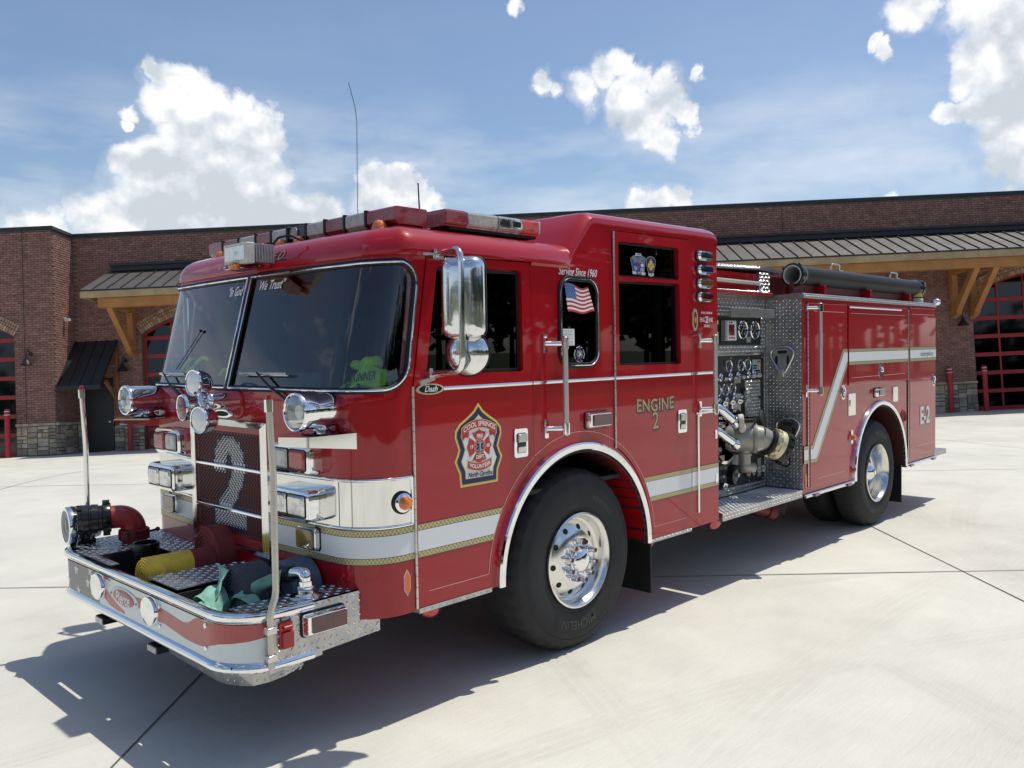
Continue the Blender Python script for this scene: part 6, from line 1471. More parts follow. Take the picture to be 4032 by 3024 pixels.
# side light bars (near and far) running back along the roof
def side_bar(y0, y1, near=True):
    q = MB(); q.box(.50, 1.20, y0+.02, y1-.02, 2.520, 2.540); b_ = q.build('side_light_bar', 'underside', eng, bevel=.003)
    xs = [.455, .62, .86, 1.055, 1.205]; cm = ['lens_bar_red', 'lens_bar_clear', 'lens_bar_clear', 'lens_bright_red']
    for k in range(4):
        a, c = xs[k], xs[k+1]; q = MB(); j = .0 if k != 2 else -.006 
        q.add([(a+.003, y0+.02, 2.535), (c-.003, y0+.02, 2.535), (c-.003, y1-.02, 2.535), (a+.003, y1-.02, 2.535), (a+.003, y0+j, 2.556), (c-.003, y0+j, 2.556), (c-.003, y1, 2.556), (a+.003, y1, 2.556), (a+.003, y0+j, 2.617), (c-.003, y0+j, 2.617), (c-.003, y1, 2.617), (a+.003, y1, 2.617), (a+.008, y0+.012, 2.627), (c-.008, y0+.012, 2.627), (c-.008, y1-.012, 2.627), (a+.008, y1-.012, 2.627)],
            [(0,3,2,1)] + [(jj*4+i, jj*4+(i+1)%4, (jj+1)*4+(i+1)%4, (jj+1)*4+i) for jj in range(3) for i in range(4)] + [(12,13,14,15)]); q.build('bar_module', cm[k], b_, smooth=None, bevel=.004)
    q = MB(); q.box(1.203, 1.217, y0-.002, y1+.002, 2.55, 2.625); q.build('bar_end_cap', 'dull_white', b_, bevel=.004)
    if near:
        for (a, c) in ((.865, .955), (.960, 1.050)): 
            q = MB(); q.prism(rrect(a, c, 2.563, 2.612, .012, 3), lambda x, z: (x, y0-.006, z), lambda x, z: (x, y0-.010, z)); q.build('takedown_lens', 'chrome', b_, smooth=30)
            q = MB(); q.prism(rrect(a+.012, c-.012, 2.571, 2.604, .008, 3), lambda x, z: (x, y0-.0102, z), lambda x, z: (x, y0-.0112, z)); q.build('takedown_bulb', 'black_gloss', b_, smooth=None)
    for xx in (.68, 1.02):
        q = MB(); q.add([(xx-.075, y0+.06, 2.498), (xx+.075, y0+.06, 2.498), (xx+.045, y0+.06, 2.537), (xx-.045, y0+.06, 2.537), (xx-.075, y1-.03, 2.498), (xx+.075, y1-.03, 2.498), (xx+.045, y1-.03, 2.537), (xx-.045, y1-.03, 2.537)], [(0,1,2,3),(7,6,5,4),(0,3,7,4),(1,5,6,2)]); q.build('bar_foot', 'black_matte', b_, smooth=None)
    return b_
side_bar(.155, .36); side_bar(my(.36), my(.155), False)
# floodlight on its red brow bracket at the centre of the roof front
FX = -.335; fy = .985
q = MB(); q.add([(-.15, .965, 2.335), (-.11, .975, 2.395), (-.10, 1.03, 2.425), (-.16, 1.13, 2.425), (-.36, 1.13, 2.328), (-.36, .955, 2.328), (-.22, .955, 2.325), (-.12, 1.22, 2.40), (-.15, 1.24, 2.33)], [(0,1,6), (1,2,6), (2,5,6), (2,3,5), (3,4,5), (3,7,4), (7,8,4), (0,6,8), (6,5,4,8)]); br_ = q.build('floodlight_bracket', 'red_paint', eng, smooth=60)
q = MB(); q.box(FX, FX+.05, fy-.125, fy+.125, 2.345, 2.455); fl = q.build('roof_floodlight', 'dull_white', eng, bevel=.004)
q = MB(); q.box(FX-.004, FX+.002, fy-.104, fy+.104, 2.365, 2.440); q.build('flood_lens', 'frosted_glass', fl, smooth=None)
q = MB(); q.box(FX-.008, FX-.003, fy-.04, fy+.04, 2.352, 2.360); q.box(FX-.005, FX-.001, fy-.035, fy+.0, 2.395, 2.415); q.build('flood_clip', 'white_plastic', fl, smooth=None)
for i in range(9): 
    q = MB(); q.box(FX+.052, FX+.17, fy-.118+.0275*i, fy-.111+.0275*i, 2.355, 2.448); q.build('cooling_fin', 'brushed_steel', fl, smooth=None)
for i in range(7):
    q = MB(); q.box(FX+.054+.017*i, FX+.061+.017*i, fy-.127, fy+.1, 2.350, 2.450); q.build('cooling_fin', 'brushed_steel', fl, smooth=None)
q = MB(); q.tube([(FX+.16, fy-.10, 2.44), (FX+.19, fy-.13, 2.49), (FX+.22, fy-.19, 2.50), (FX+.26, fy-.25, 2.47)], .007, 8); q.build('flood_cable', 'black_rubber', fl)
q = MB(); q.lathe([(.034, 0), (.034, .012), (.026, .028), (.001, .03)], (-.34, fy, 2.345), (0,0,-1), 18); q.build('brow_clearance_light', 'lens_amber', eng)
# floodlight on the back of the cab
q = MB(); q.box(3.02, 3.16, .16, .46, 2.665, 2.735); o = q.build('rear_floodlight', 'dull_white', eng, bevel=.006); q = MB(); q.box(3.03, 3.15, .152, .160, 2.675, 2.728); q.build('flood_lens', 'frosted_glass', o, smooth=None); q = MB(); q.box(2.98, 3.06, .22, .40, 2.735, 2.775); q.box(2.97, 3.02, .28, .34, 2.64, 2.70); q.build('flood_mount', 'black_matte', o, bevel=.004)
# ------------------------------------------------------------------ pump panel bay
PY = .345; BXF = 4.412; BXR = 7.82
q = MB(); q.box(3.005, BXF, PY+.012, W-.345, .60, 2.30); q.box(3.005, 3.02, .02, PY+.012, .62, 2.40); q.build('pump_house', 'underside', eng, smooth=None)
def panel_rect(x0, x1, z0, z1, m_, name, parent, th=.006, y=PY, bev=0.):
    q = MB(); q.box(x0, x1, y-th, y, z0, z1); return q.build(name, m_, parent, smooth=None, bevel=bev)
pp = tread_box('pump_panel', 3.02, BXF, PY, PY+.012, .60, 2.285, faces='', m_='tread_plate')
def tread_panel(x0, x1, z0, z1, name='tread_panel', th=.004, pitch=.028):
    q = MB(); q.box(x0, x1, PY-th, PY, z0, z1); lugs(q, (x0, PY-th, z0), (1,0,0), (0,0,1), x1-x0, z1-z0, pitch, .024, .0065, .002); return q.build(name, 'tread_plate', pp, smooth=None)
tread_panel(3.02, 4.39, 2.108, 2.262); tread_panel(3.02, 4.39, 1.792, 1.862); tread_panel(4.315, 4.40, 1.862, 2.108); tread_panel(3.02, 4.40, .600, .662); tread_panel(4.365, 4.40, .662, 1.785)
q = MB(); q.box(3.02, 4.33, PY-.012, PY-.004, 1.776, 1.794); q.build('panel_moulding', 'polished_aluminium', pp, smooth=None)
upper = panel_rect(3.02, 4.312, 1.864, 2.106, 'panel_black', 'gauge_panel', pp); lower = panel_rect(3.02, 4.362, .664, 1.774, 'panel_black', 'control_panel', pp)
YF = PY-.006
def gauge(x, z, r_, par):
    q = MB(); q.lathe([(r_, 0), (r_, .010), (r_*.93, .016), (r_*.86, .010)], (x, YF, z), (0,-1,0), 28); g_ = q.build('gauge', 'chrome', par, smooth=40)
    q = MB(); q.lathe([(r_*.87, .006), (.001, .006)], (x, YF, z), (0,-1,0), 24); q.build('gauge_face', 'black_gloss', g_, smooth=None)
    q = MB(); 
    for k in range(11):
        a = math.radians(-135 + 27*k); d_ = Vector((math.sin(a), math.cos(a))); n_ = Vector((-d_.y, d_.x))*r_*.03; p = Vector((x, z)); q.add([(v.x, YF-.0065, v.y) for v in (p+d_*r_*.68-n_, p+d_*r_*.82-n_, p+d_*r_*.82+n_, p+d_*r_*.68+n_)], [(0,1,2,3)])
        if k % 2 == 0 and r_ > .06: c = p + d_*r_*.54; q.add([(c.x-.006, YF-.0065, c.y-.004), (c.x+.006, YF-.0065, c.y-.004), (c.x+.006, YF-.0065, c.y+.005), (c.x-.006, YF-.0065, c.y+.005)], [(0,1,2,3)])
    d_ = Vector((math.sin(.7), math.cos(.7))); n_ = Vector((-d_.y, d_.x))*r_*.035; p = Vector((x, z)); q.add([(v.x, YF-.0075, v.y) for v in (p-d_*r_*.6-n_*.6, p+d_*r_*.62-n_*.4, p+d_*r_*.62+n_*.4, p-d_*r_*.6+n_*.6)], [(0,1,2,3)])
    q.build('gauge_marks', 'white_print', g_, smooth=None)
gauge(3.983, 1.993, .081, upper); gauge(4.192, 1.993, .081, upper)
for (x, z) in ((3.742, 1.691), (3.945, 1.693), (4.060, 1.694), (3.560, 1.493), (3.682, 1.493), (3.798, 1.494), (3.40, 1.69), (3.28, 1.69), (3.44, 1.493)): gauge(x, z, .053, lower)
# pressure governor, blue keypad, label
q = MB(); q.box(3.63, 3.80, YF-.045, YF, 1.90, 2.07); gv = q.build('pressure_governor', 'grey_plastic', upper, bevel=.005)
q = MB(); q.box(3.655, 3.80, YF-.049, YF-.045, 1.905, 2.065); q.build('governor_face', 'white_plastic', gv, smooth=None); q = MB(); q.box(3.675, 3.765, YF-.051, YF-.049, 1.945, 2.035); q.build('governor_display', 'lens_dark_red', gv, smooth=None)
q = MB()
for i in range(4): q.sphere((3.685+.026*i, YF-.052, 1.924), .007, 8)
q.build('governor_buttons', 'red_print', gv)['kind'] = 'stuff'
q = MB(); q.box(3.68, 3.70, YF-.0505, YF-.049, 2.045, 2.058); q.box(3.71, 3.735, YF-.0505, YF-.049, 2.045, 2.058); q.build('governor_label', 'black_gloss', gv, smooth=None)
q = MB(); q.box(3.812, 3.868, YF-.006, YF, 1.935, 2.068); kp = q.build('keypad', 'label_blue', upper, smooth=None)
q = MB()
for i in range(4): q.box(3.802, 3.826, YF-.009, YF-.006, 1.945+.028*i, 1.962+.028*i)
q.build('keypad_labels', 'yellow_print', kp, smooth=None)['kind'] = 'stuff'
q = MB()
for i in range(5): q.sphere((3.846, YF-.006, 1.95+.026*i), .007, 8, sc=(1,.4,1))
q.build('keypad_buttons', 'black_gloss', kp)['kind'] = 'stuff'
q = MB(); q.box(4.055, 4.13, YF-.004, YF, 1.885, 1.935); q.cyl((4.09, YF-.004, 1.91), (4.09, YF-.016, 1.91), .011, n=10); q.build('panel_switch', 'brushed_steel', upper)
# light shield strip over the panel (open visor)
q = MB(); q.prism([(.235, 2.168), (.235, 2.096), (.262, 2.094), (.266, 2.100), (.245, 2.104), (.245, 2.172)], lambda y, z: (3.62, y, z), lambda y, z: (4.375, y, z)); q.build('panel_light_shield', 'brushed_steel', pp, smooth=None)
# lower panel: tank level display, knobs, drain valves, access door
q = MB(); q.box(4.155, 4.300, YF-.004, YF, 1.622, 1.735); lcd = q.build('tank_gauge', 'lcd_green', lower, smooth=None)
q = MB(); q.box(4.235, 4.257, YF-.006, YF-.004, 1.705, 1.722); q.box(4.265, 4.287, YF-.006, YF-.004, 1.705, 1.722); q.build('display_marks', 'red_print', lcd, smooth=None)
q = MB(); q.box(4.268, 4.288, YF-.006, YF-.004, 1.655, 1.700); q.build('display_marks', 'yellow_print', lcd, smooth=None)
q = MB(); q.box(4.170, 4.285, YF-.006, YF-.004, 1.628, 1.642); q.box(4.170, 4.195, YF-.006, YF-.004, 1.675, 1.69); q.box(4.202, 4.225, YF-.006, YF-.004, 1.675, 1.69); q.box(4.170, 4.195, YF-.006, YF-.004, 1.655, 1.667); q.box(4.202, 4.225, YF-.006, YF-.004, 1.655, 1.667); q.build('display_marks', 'black_gloss', lcd, smooth=None)
def pull(x, z, r_=.034):
    q = MB(); q.cyl((x, YF, z), (x, YF-.05, z), .009, n=8); q.lathe([(.030, 0), (.034, .006), (.022, .014)], (x, YF-.0, z), (0,-1,0), 14)
    n = 14; q.prism([(x-.005 + r_*1.15*math.cos(2*PI*i/n), z-.012 + r_*.5*math.sin(2*PI*i/n)) for i in range(n)], lambda a, b2: (a, YF-.045, b2), lambda a, b2: (a, YF-.062, b2)); k = q.build('valve_handle', 'chrome', lower, smooth=30)
    q = MB(); q.prism([(x-.005 + r_*.85*math.cos(2*PI*i/n), z-.012 + r_*.32*math.sin(2*PI*i/n)) for i in range(n)], lambda a, b2: (a, YF-.062, b2), lambda a, b2: (a, YF-.0635, b2)); q.build('handle_label', 'grey_plastic', k, smooth=None)
for (x, z) in ((3.62, 1.598), (3.775, 1.60), (3.905, 1.602), (4.085, 1.606), (4.18, 1.61), (3.60, 1.395), (3.72, 1.398), (3.84, 1.40), (3.98, 1.405), (3.48, 1.60), (3.35, 1.60), (3.46, 1.39), (3.30, 1.40)): pull(x, z)
q = MB(); q.box(3.84, 3.945, YF-.004, YF, 1.54, 1.583); q.box(3.86, 3.955, YF-.004, YF, 1.415, 1.45); q.build('small_plates', 'grey_plastic', lower, smooth=None)['kind'] = 'stuff'
q = MB(); q.box(4.005, 4.282, YF-.010, YF, 1.232, 1.560); lugs(q, (4.005, YF-.010, 1.232), (1,0,0), (0,0,1), .277, .328, .028, .024, .0065, .002); ad = q.build('access_door', 'tread_plate', lower, smooth=None)
q = MB(); q.cyl((4.015, YF-.012, 1.232), (4.015, YF-.012, 1.56), .006, n=8); q.build('door_hinge', 'brushed_steel', ad); q = MB(); q.box(4.24, 4.275, YF-.022, YF-.010, 1.39, 1.41); q.build('door_latch', 'black_gloss', ad)
q = MB(); q.sphere((3.99, YF-.03, 1.465), .03, 12, sc=(.6,1,1)); q.build('hinge_knob', 'brushed_steel', ad)
for (x, z, rx, rz) in ((3.868, 1.315, .076, .135), (3.64, 1.27, .07, .12)):
    n = 28; q = MB(); q.prism([(x + rx*math.cos(2*PI*i/n), z + rz*math.sin(2*PI*i/n)) for i in range(n)], lambda a, b2: (a, YF, b2), lambda a, b2: (a, YF-.005, b2)); o = q.build('outlet_plate', 'mirror_steel', lower, smooth=None)
    for k in range(4): q = MB(); q.box(x-.035, x+.03, YF-.02, YF-.005, z+.07-.045*k, z+.092-.045*k); q.build('outlet_lever', 'chrome', o, bevel=.004)
q = MB(); q.box(3.66, 3.735, YF-.004, YF, 1.325, 1.40); q.box(3.672, 3.723, YF-.006, YF-.004, 1.338, 1.388, 1); q.build('warning_plate', ['white_print', 'red_print'], lower, smooth=None)
# big gated intake valve
def V3(x, y, z): return Vector((x, y, z))
q = MB(); q.lathe([(.001, 0), (.19, 0), (.19, .004), (.165, .008)], (3.70, YF, 1.06), (0,-1,0), 36); ip = q.build('intake_plate', 'mirror_steel', lower)
q = MB(); q.lathe([(.125, .0), (.13, .03), (.13, .06), (.115, .07), (.115, .10), (.10, .11)], (3.78, YF, 1.075), (.25,-1,.0), 32); q.build('intake_flange', 'red_dark', ip)
VA = V3(.55, -.83, 0).normalized(); VC = V3(3.745, .19, 1.092)
q = MB(); q.lathe([(.085, -.16), (.105, -.13), (.112, -.10), (.112, .06), (.118, .062), (.124, .075), (.124, .095), (.112, .10), (.104, .13), (.098, .15)], VC, VA, 36); q.cyl(VC + V3(0,0,.05), VC + V3(.0,.0,.135), .075, n=24)
q.cyl(VC + V3(0,0,-.06), VC + V3(0,0,-.22), .052, .046, 20); q.lathe([(.052, 0), (.058, .006), (.058, .02), (.052, .026)], VC + V3(0,0,-.145), (0,0,1), 20); q.sphere(VC + V3(.0,0,-.235), .052, 16); q.cyl(VC + V3(.0,0,-.235), VC + V3(.085,-.03,-.25), .047, .045, 18)
va = q.build('intake_valve', 'valve_grey', lower, smooth=45)
q = MB(); q.cyl(VC + V3(0,0,.135), VC + V3(0,0,.165), .095, n=24); q.obox(VC + V3(.07,-.02,.165), (1,-.3,0), (.3,1,0), (0,0,1), .07, .04, .018); q.build('valve_cap', 'black_rubber', va, bevel=.004); q = MB(); q.sphere(VC + V3(0,0,.17), .015, 10); q.cyl(VC + V3(.06,-.10,.075), VC + V3(.17,-.14,.07), .014, .016, 10); q.build('valve_grip', 'black_rubber', va)
VB = V3(.74, -.50, -.40).normalized(); V1 = VC + VA*.14
q = MB(); q.cyl(V1 - VB*.03, V1 + VB*.10, .093, .088, 30); q.build('valve_elbow', 'valve_grey', va, smooth=45)
q = MB(); q.lathe([(.10, .04), (.115, .05), (.118, .075), (.105, .08)], V1, VB, 32); q.build('elbow_gasket', 'black_rubber', va)
q = MB(); q.lathe([(.088, .085), (.112, .09), (.112, .12), (.122, .124), (.126, .14), (.126, .165), (.118, .17)], V1, VB, 36); _, uu, vv = q.frame(VB)
for k in range(10): a = 2*PI*k/10; rd = uu*math.cos(a)+vv*math.sin(a); q.obox(V1 + VB*.108 + rd*.116, VB, rd, rd.cross(VB), .014, .010, .016)
q.build('valve_swivel', 'brass_cream', va, smooth=40)
q = MB(); q.lathe([(.118, .168), (.132, .172), (.134, .185), (.134, .222), (.122, .232), (.06, .236), (.001, .236)], V1, VB, 36)
for k in range(6): a = 2*PI*k/6+.3; rd = uu*math.cos(a)+vv*math.sin(a); q.obox(V1 + VB*.205 + rd*.137, VB, rd, rd.cross(VB), .022, .012, .016)
q.build('storz_cap', 'black_gloss', va, smooth=40)
q = MB(); q.lathe([(.001, .0), (.115, .0), (.125, .008), (.122, .022), (.11, .03), (.001, .034)], V3(4.05, .20, 1.185), (.35,-.9,.12), 32); q.build('pressure_handwheel', 'black_matte', va, smooth=50)
# chrome discharges
def elbow(x, z, dx, dz, s_=1.):
    A_ = V3(x, YF, z); P4 = smooth_path([A_, A_ + V3(0, -.10*s_, 0), A_ + V3(dx, -.17*s_, dz)], .07, 6); q = MB(); q.tube(P4, .043*s_, 18); q.lathe([(.058*s_, .0), (.058*s_, .02), (.046*s_, .03)], A_, (0,-1,0), 22)
    d_ = (P4[-1]-P4[-2]).normalized(); q.lathe([(.043*s_, -.02), (.054*s_, -.01), (.054*s_, .035), (.040*s_, .04), (.001, .04)], P4[-1], d_, 22); return q.build('discharge_elbow', 'chrome', lower, smooth=45)
elbow(3.43, 1.365, .14, -.12, .90); elbow(3.41, 1.185, .17, -.12, .85)
q = MB(); q.lathe([(.058, .0), (.058, .035), (.052, .04), (.001, .04)], V3(3.590, .155, 1.245), (.5,-.85,.1), 24); q.sphere(V3(3.60, .13, 1.19), .038, 14, sc=(1.3,.6,1)); q.build('discharge_cap', 'dull_white', lower)
q = MB(); q.lathe([(.072, 0), (.072, .06), (.078, .065), (.082, .08), (.082, .13), (.070, .14)], V3(3.60, YF, .800), (.1,-1,0), 32); dc = q.build('suction_inlet', 'brushed_steel', lower); q = MB(); q.lathe([(.078, .09), (.086, .095), (.086, .15), (.06, .158), (.055, .148), (.001, .148)], V3(3.60, YF, .800), (.1,-1,0), 32); q.build('suction_cap', 'black_gloss', dc); q = MB(); q.lathe([(.016, .148), (.016, .168), (.001, .17)], V3(3.60, YF, .800), (.1,-1,0), 14); q.build('cap_stud', 'brushed_steel', dc)
q = MB(); q.box(3.52, 3.67, YF-.004, YF, .90, .95); q.build('inlet_label', 'brass_cream', lower, smooth=None)
q = MB(); q.box(3.76, 3.93, YF-.004, YF, .672+.02, .785); q.box(3.768, 3.922, YF-.008, YF-.004, .70, .777, 1); q.box(3.70, 3.75, YF-.005, YF, .69, .735, 2); q.build('panel_label', ['chrome', 'lens_maroon', 'white_print'], lower, smooth=None)
for i, (x, z, m_) in enumerate(((4.035, .758, 'red_print'), (4.122, .760, 'navy_print'), (4.215, .765, 'grey_print'), (4.300, .768, 'grey_print'), (3.64, .655+.035, 'grey_print'), (3.56, 1.00, 'grey_print'), (3.48, .76, 'grey_print'))):
    q = MB(); n = 16; q.prism([(x + .030*(1 + .12*(k % 2))*math.cos(2*PI*k/n), z + .030*(1 + .12*(k % 2))*math.sin(2*PI*k/n)) for k in range(n)], lambda a, b2: (a, YF-.01, b2), lambda a, b2: (a, YF-.03, b2)); q.cyl((x, YF, z), (x, YF-.01, z), .014, n=8); o = q.build('drain_knob', 'chrome', lower, smooth=30)
    q = MB(); q.prism(oval(x, z, .020, .014, 12), lambda a, b2: (a, YF-.03, b2), lambda a, b2: (a, YF-.0315, b2)); q.build('knob_label', m_, o, smooth=None)
q = MB(); q.box(3.80, 3.90, YF-.003, YF, .84, .93); q.box(3.94, 4.02, YF-.003, YF, .845, .93, 1); q.box(4.24, 4.30, YF-.003, YF, .70, .86, 0); q.build('data_plates', ['grey_plastic', 'black_gloss'], lower, smooth=None)['kind'] = 'stuff'
q = MB()
for x in (3.45, 3.79, 4.09, 4.33):
    for z in (1.755, .68): q.sphere((x, YF, z), .006, 6)
q.build('panel_screws', 'white_plastic', lower)['kind'] = 'stuff'
# running board
q = MB(); q.box(3.06, BXF-.003, .002, PY+.10, .528, .592); lugs(q, (3.06, .0, .592), (1,0,0), (0,1,0), 1.34, .345, .026, .022, .006, .002); lugs(q, (3.06, .002, .534), (1,0,0), (0,0,1), 1.34, .054, .026, .022, .006, .002); q.build('running_board', 'tread_plate', eng, smooth=None)
# red tray edge, rail and crosslay opening above the panel
q = MB(); q.box(3.01, 4.39, .255, PY+.2, 2.285, 2.318); tr_ = q.build('crosslay_tray', 'red_painted_steel', eng, bevel=.008)
q = MB(); q.box(3.01, 4.36, .262, PY, 2.318, 2.322); lugs(q, (3.01, .262, 2.322), (1,0,0), (0,1,0), 1.35, .08, .028, .024, .0065, .002); q.build('tray_tread', 'tread_plate', tr_, smooth=None)
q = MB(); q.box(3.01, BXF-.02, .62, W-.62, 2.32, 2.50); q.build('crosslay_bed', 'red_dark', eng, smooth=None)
q = MB(); q.tube([(3.04, .30, 2.402), (4.22, .30, 2.395)], .017, 14); hr = q.build('crosslay_handrail', 'cream_bar', eng)
q = MB()
for x in (3.06, 4.22): q.cyl((x, .30, 2.32), (x, .30, 2.405), .012, n=10); q.sphere((x, .30, 2.402), .025, 12); q.lathe([(.028, 0), (.02, .02), (.012, .03)], (x, .30, 2.32), (0,0,1), 12)
q.build('rail_stanchions', 'chrome', hr)
q = MB(); q.box(4.215, BXF-.004, .30, .34, 2.318, 2.500); lugs(q, (4.215, .30, 2.318), (1,0,0), (0,0,1), .19, .18, .028, .024, .0065, .002); q.build('crosslay_post', 'tread_plate', eng, smooth=None)
q = MB(); q.box(3.01, 4.215, .33, .40, 2.335, 2.48); q.build('crosslay_side', 'red_paint', eng, smooth=None)
q = MB()
P5 = [(3.01, 2.495), (4.25, 2.545), (4.80, 2.530)]
q.prism([(3.01, 2.480), (4.23, 2.515), (4.80, 2.497), (4.80, 2.527), (4.23, 2.545), (3.01, 2.510)], lambda x, z: (x, .30, z), lambda x, z: (x, 1.0, z))
lugs(q, (3.01, .30, 2.484), (1,0,.028), (0,0,1), 1.22, .028, .026, .022, .006, .002); lugs(q, (3.01, .30, 2.511), (1,0,.028), (0,1,0), 1.22, .6, .03, .026, .006, .002); q.build('crosslay_cover', 'tread_plate', eng, smooth=None)
q = MB(); q.tube(smooth_path([(3.30, .36, 2.515), (3.30, .36, 2.555), (3.46, .36, 2.560), (3.46, .36, 2.52)], .03), .007, 8); q.build('cover_handle', 'chrome', eng)
q = MB(); q.box(3.2, 7.2, 1.0, 1.03, 2.60, 2.665); q.build('hose_bed_rail', 'white_plastic', eng, smooth=None); q = MB()
for i in range(9): q.box(3.4+.36*i, 3.42+.36*i, .99, 1.0, 2.62, 2.645)
q.build('rail_rivets', 'grey_plastic', eng, smooth=None)['kind'] = 'stuff'
q = MB(); q.box(3.2, 7.5, .86, .99, 2.40, 2.60); q.build('hose_bed_side', 'red_paint', eng, smooth=None, bevel=.015)
# strap and red webbing at the cab's rear edge
q = MB(); q.box(3.02, 3.06, .08, .13, 1.35, 1.85); q.tube([(3.05,.10,1.95),(3.06,.09,1.80),(3.055,.10,1.62),(3.06,.09,1.45)], .018, 8); q.build('webbing_strap', 'red_print', eng)
q = MB(); q.box(3.0, 3.03, .01, .03, 1.925, 1.965); q.box(3.0, 3.03, .01, .03, 2.02, 2.05); q.build('rear_edge_clips', 'yellow_print', eng, smooth=None)['kind'] = 'stuff'
# ------------------------------------------------------------------ rear body
RX, RZ, RR_ = 6.160, .58, .655
body = cutter(MB().box(BXF, BXR, 0, W, .552, 2.262)); body.name = 'rear_body'; body.data.name = 'rear_body'; body.parent = eng
wellp = lambda: [(RX-RR_, .3)] + arc_pts(RX, RZ, RR_, PI, 0, 28) + [(RX+RR_, .3)]
union_cut(body, [cutter(yprism(wellp(), -.2, .68)), cutter(yprism(wellp(), W-.68, W+.2)), cutter(MB().box(4.9, 7.7, .62, W-.62, .4, .9))])
# front wall of treadplate
q = MB(); q.box(BXF-.006, BXF, 0.002, PY, .60, 2.262); lugs(q, (BXF-.006, PY, .60), (0,-1,0), (0,0,1), PY, 1.66, .0288, .0255, .007, .0022); fw = q.build('front_wall_tread', 'tread_plate_dull', body, smooth=None)
# folding steps
def fold_step(zc_, yc_=.175):
    P5 = [(-.105, .085), (-.02, .118), (.06, .115), (.108, .075), (.100, .03), (.045, -.075), (.020, -.115), (-.030, -.115), (-.045, -.075), (-.108, .03)]
    out_ = rounded(P5, .03, 4); inn = grow(out_, -.016); n = len(out_); q = MB(); xo = BXF-.008
    q.tube([(xo-.018, yc_ - y, zc_+z) for (y, z) in out_], .011, 8, closed=True); o = q.build('folding_step', 'brushed_steel', body, smooth=60)
    q = MB(); q.prism(inn, lambda y, z: (xo-.008, yc_-y, zc_+z), lambda y, z: (xo-.016, yc_-y, zc_+z)); q.build('step_plate', 'brushed_steel', o, smooth=None)
    for (a, b2, w_, h_) in ((0, .072, .045, .014), (-.055, .0, .012, .04), (.052, .0, .012, .04)):
        q = MB(); q.prism(rrect(a-w_, a+w_, b2-h_, b2+h_, min(w_, h_)*.9, 4), lambda y, z: (xo-.0165, yc_-y, zc_+z), lambda y, z: (xo-.0175, yc_-y, zc_+z)); q.build('step_slot', 'black_matte', o, smooth=None)
    q = MB(); q.box(xo-.04, xo, yc_-.022, yc_+.034, zc_-.145, zc_-.075); q.box(xo-.012, xo, yc_-.05, yc_+.06, zc_-.15, zc_-.135); q.build('step_hinge', 'brushed_steel', o, bevel=.005)
fold_step(1.725); fold_step(1.095, .125)
q = MB(); q.lathe([(.052, 0), (.052, .008), (.04, .012)], (BXF-.006, .155, .832), (-1,0,0), 8); o = q.build('drain_outlet', 'black_rubber', body, smooth=None); q = MB(); q.lathe([(.034, .0), (.034, .026), (.022, .03), (.001, .03)], (BXF-.006, .150, .832), (-1,0,0), 14); q.build('drain_cap', 'brushed_steel', o)
# top rail
q = MB(); q.prism([(.0, 2.262), (-.010, 2.264), (-.014, 2.268), (-.012, 2.298), (0.0, 2.306), (.12, 2.306), (.12, 2.262)], lambda y, z: (BXF-.004, y, z), lambda y, z: (BXR+.01, y, z)); lugs(q, (BXF, -.0135, 2.267), (1,0,0), (0,0,1), 3.40, .030, .028, .022, .0065, .002); q.build('top_rail', 'tread_plate', body, smooth=None)
q = MB(); q.box(BXF-.004, BXR, .12, W, 2.262, 2.300); q.build('body_top', 'tread_plate_dull', body, smooth=None)
q = MB(); q.sphere((BXR+.035, -.01, 2.325), .040, 20, sc=(1.15,1,1)); q.cyl((BXR-.06, -.005, 2.302), (BXR+.02, -.008, 2.322), .014, .02, 12); q.build('rear_marker_ball', 'chrome', body)
# compartment doors
def comp_door(P4, label, y=.0):
    q = MB(); q.prism(P4, lambda x, z: (x, y-.016, z), lambda x, z: (x, y-.001, z)); o = q.build('compartment_door', 'red_paint', body, smooth=None, bevel=.004, label=label); return o
c1 = comp_door([(4.525, .602), (5.325, .602), (5.325, .585+.02), (5.325, 2.226), (4.505, 2.218)] if False else [(4.525, .602), (5.320, .602), (5.320, 2.225), (4.512, 2.220)], 'front compartment door')
c2 = comp_door([(5.352, 1.462), (6.905, 1.462), (6.905, 2.226), (5.352, 2.222)], 'compartment door over the rear wheel'); c3 = comp_door([(6.962, .608), (7.792, .612), (7.792, 2.240), (6.962, 2.236)], 'rearmost compartment door lettered E-2')
def shadow_gap(P_, y=-.0008):  # flat black strips put in as the shade between compartment doors
    q = MB(); 
    for i in range(len(P_)-1): flat_line(q, [P_[i], P_[i+1]], .016, .0008)
    q.build('door_gap_shade', 'black_rubber', body, smooth=None)
shadow_gap([(5.336, .60), (5.336, 2.23)]); shadow_gap([(6.934, .60), (6.934, 2.24)]); shadow_gap([(5.345, 1.452), (6.93, 1.452)]) if False else None
hbar(5.36, 6.70, 2.205, c2, h=.008, off=.016, name='top_bead')
for x in (4.505, 6.948):
    n = 44; q = MB(); 
    for i in range(n): q.cyl((x, -.008, .61 + 1.61*i/n + .001), (x, -.008, .61 + 1.61*(i+1)/n - .002), .0075, n=8)
    q.build('door_hinge', 'brushed_steel', body)['kind'] = 'stuff'
for (a, b2, z, par) in ((4.60, 5.25, 2.152, c1), (5.40, 6.80, 2.148, c2), (7.02, 7.73, 2.17, c3), (4.66, 5.26, .665, c1), (7.03, 7.72, .72, c3), (5.42, 6.82, 1.535, c2)):
    q = MB(); flat_line(q, [(a, z), (b2, z)], .004, .0175); q.build('pinstripe', 'pin_print', par, smooth=None)
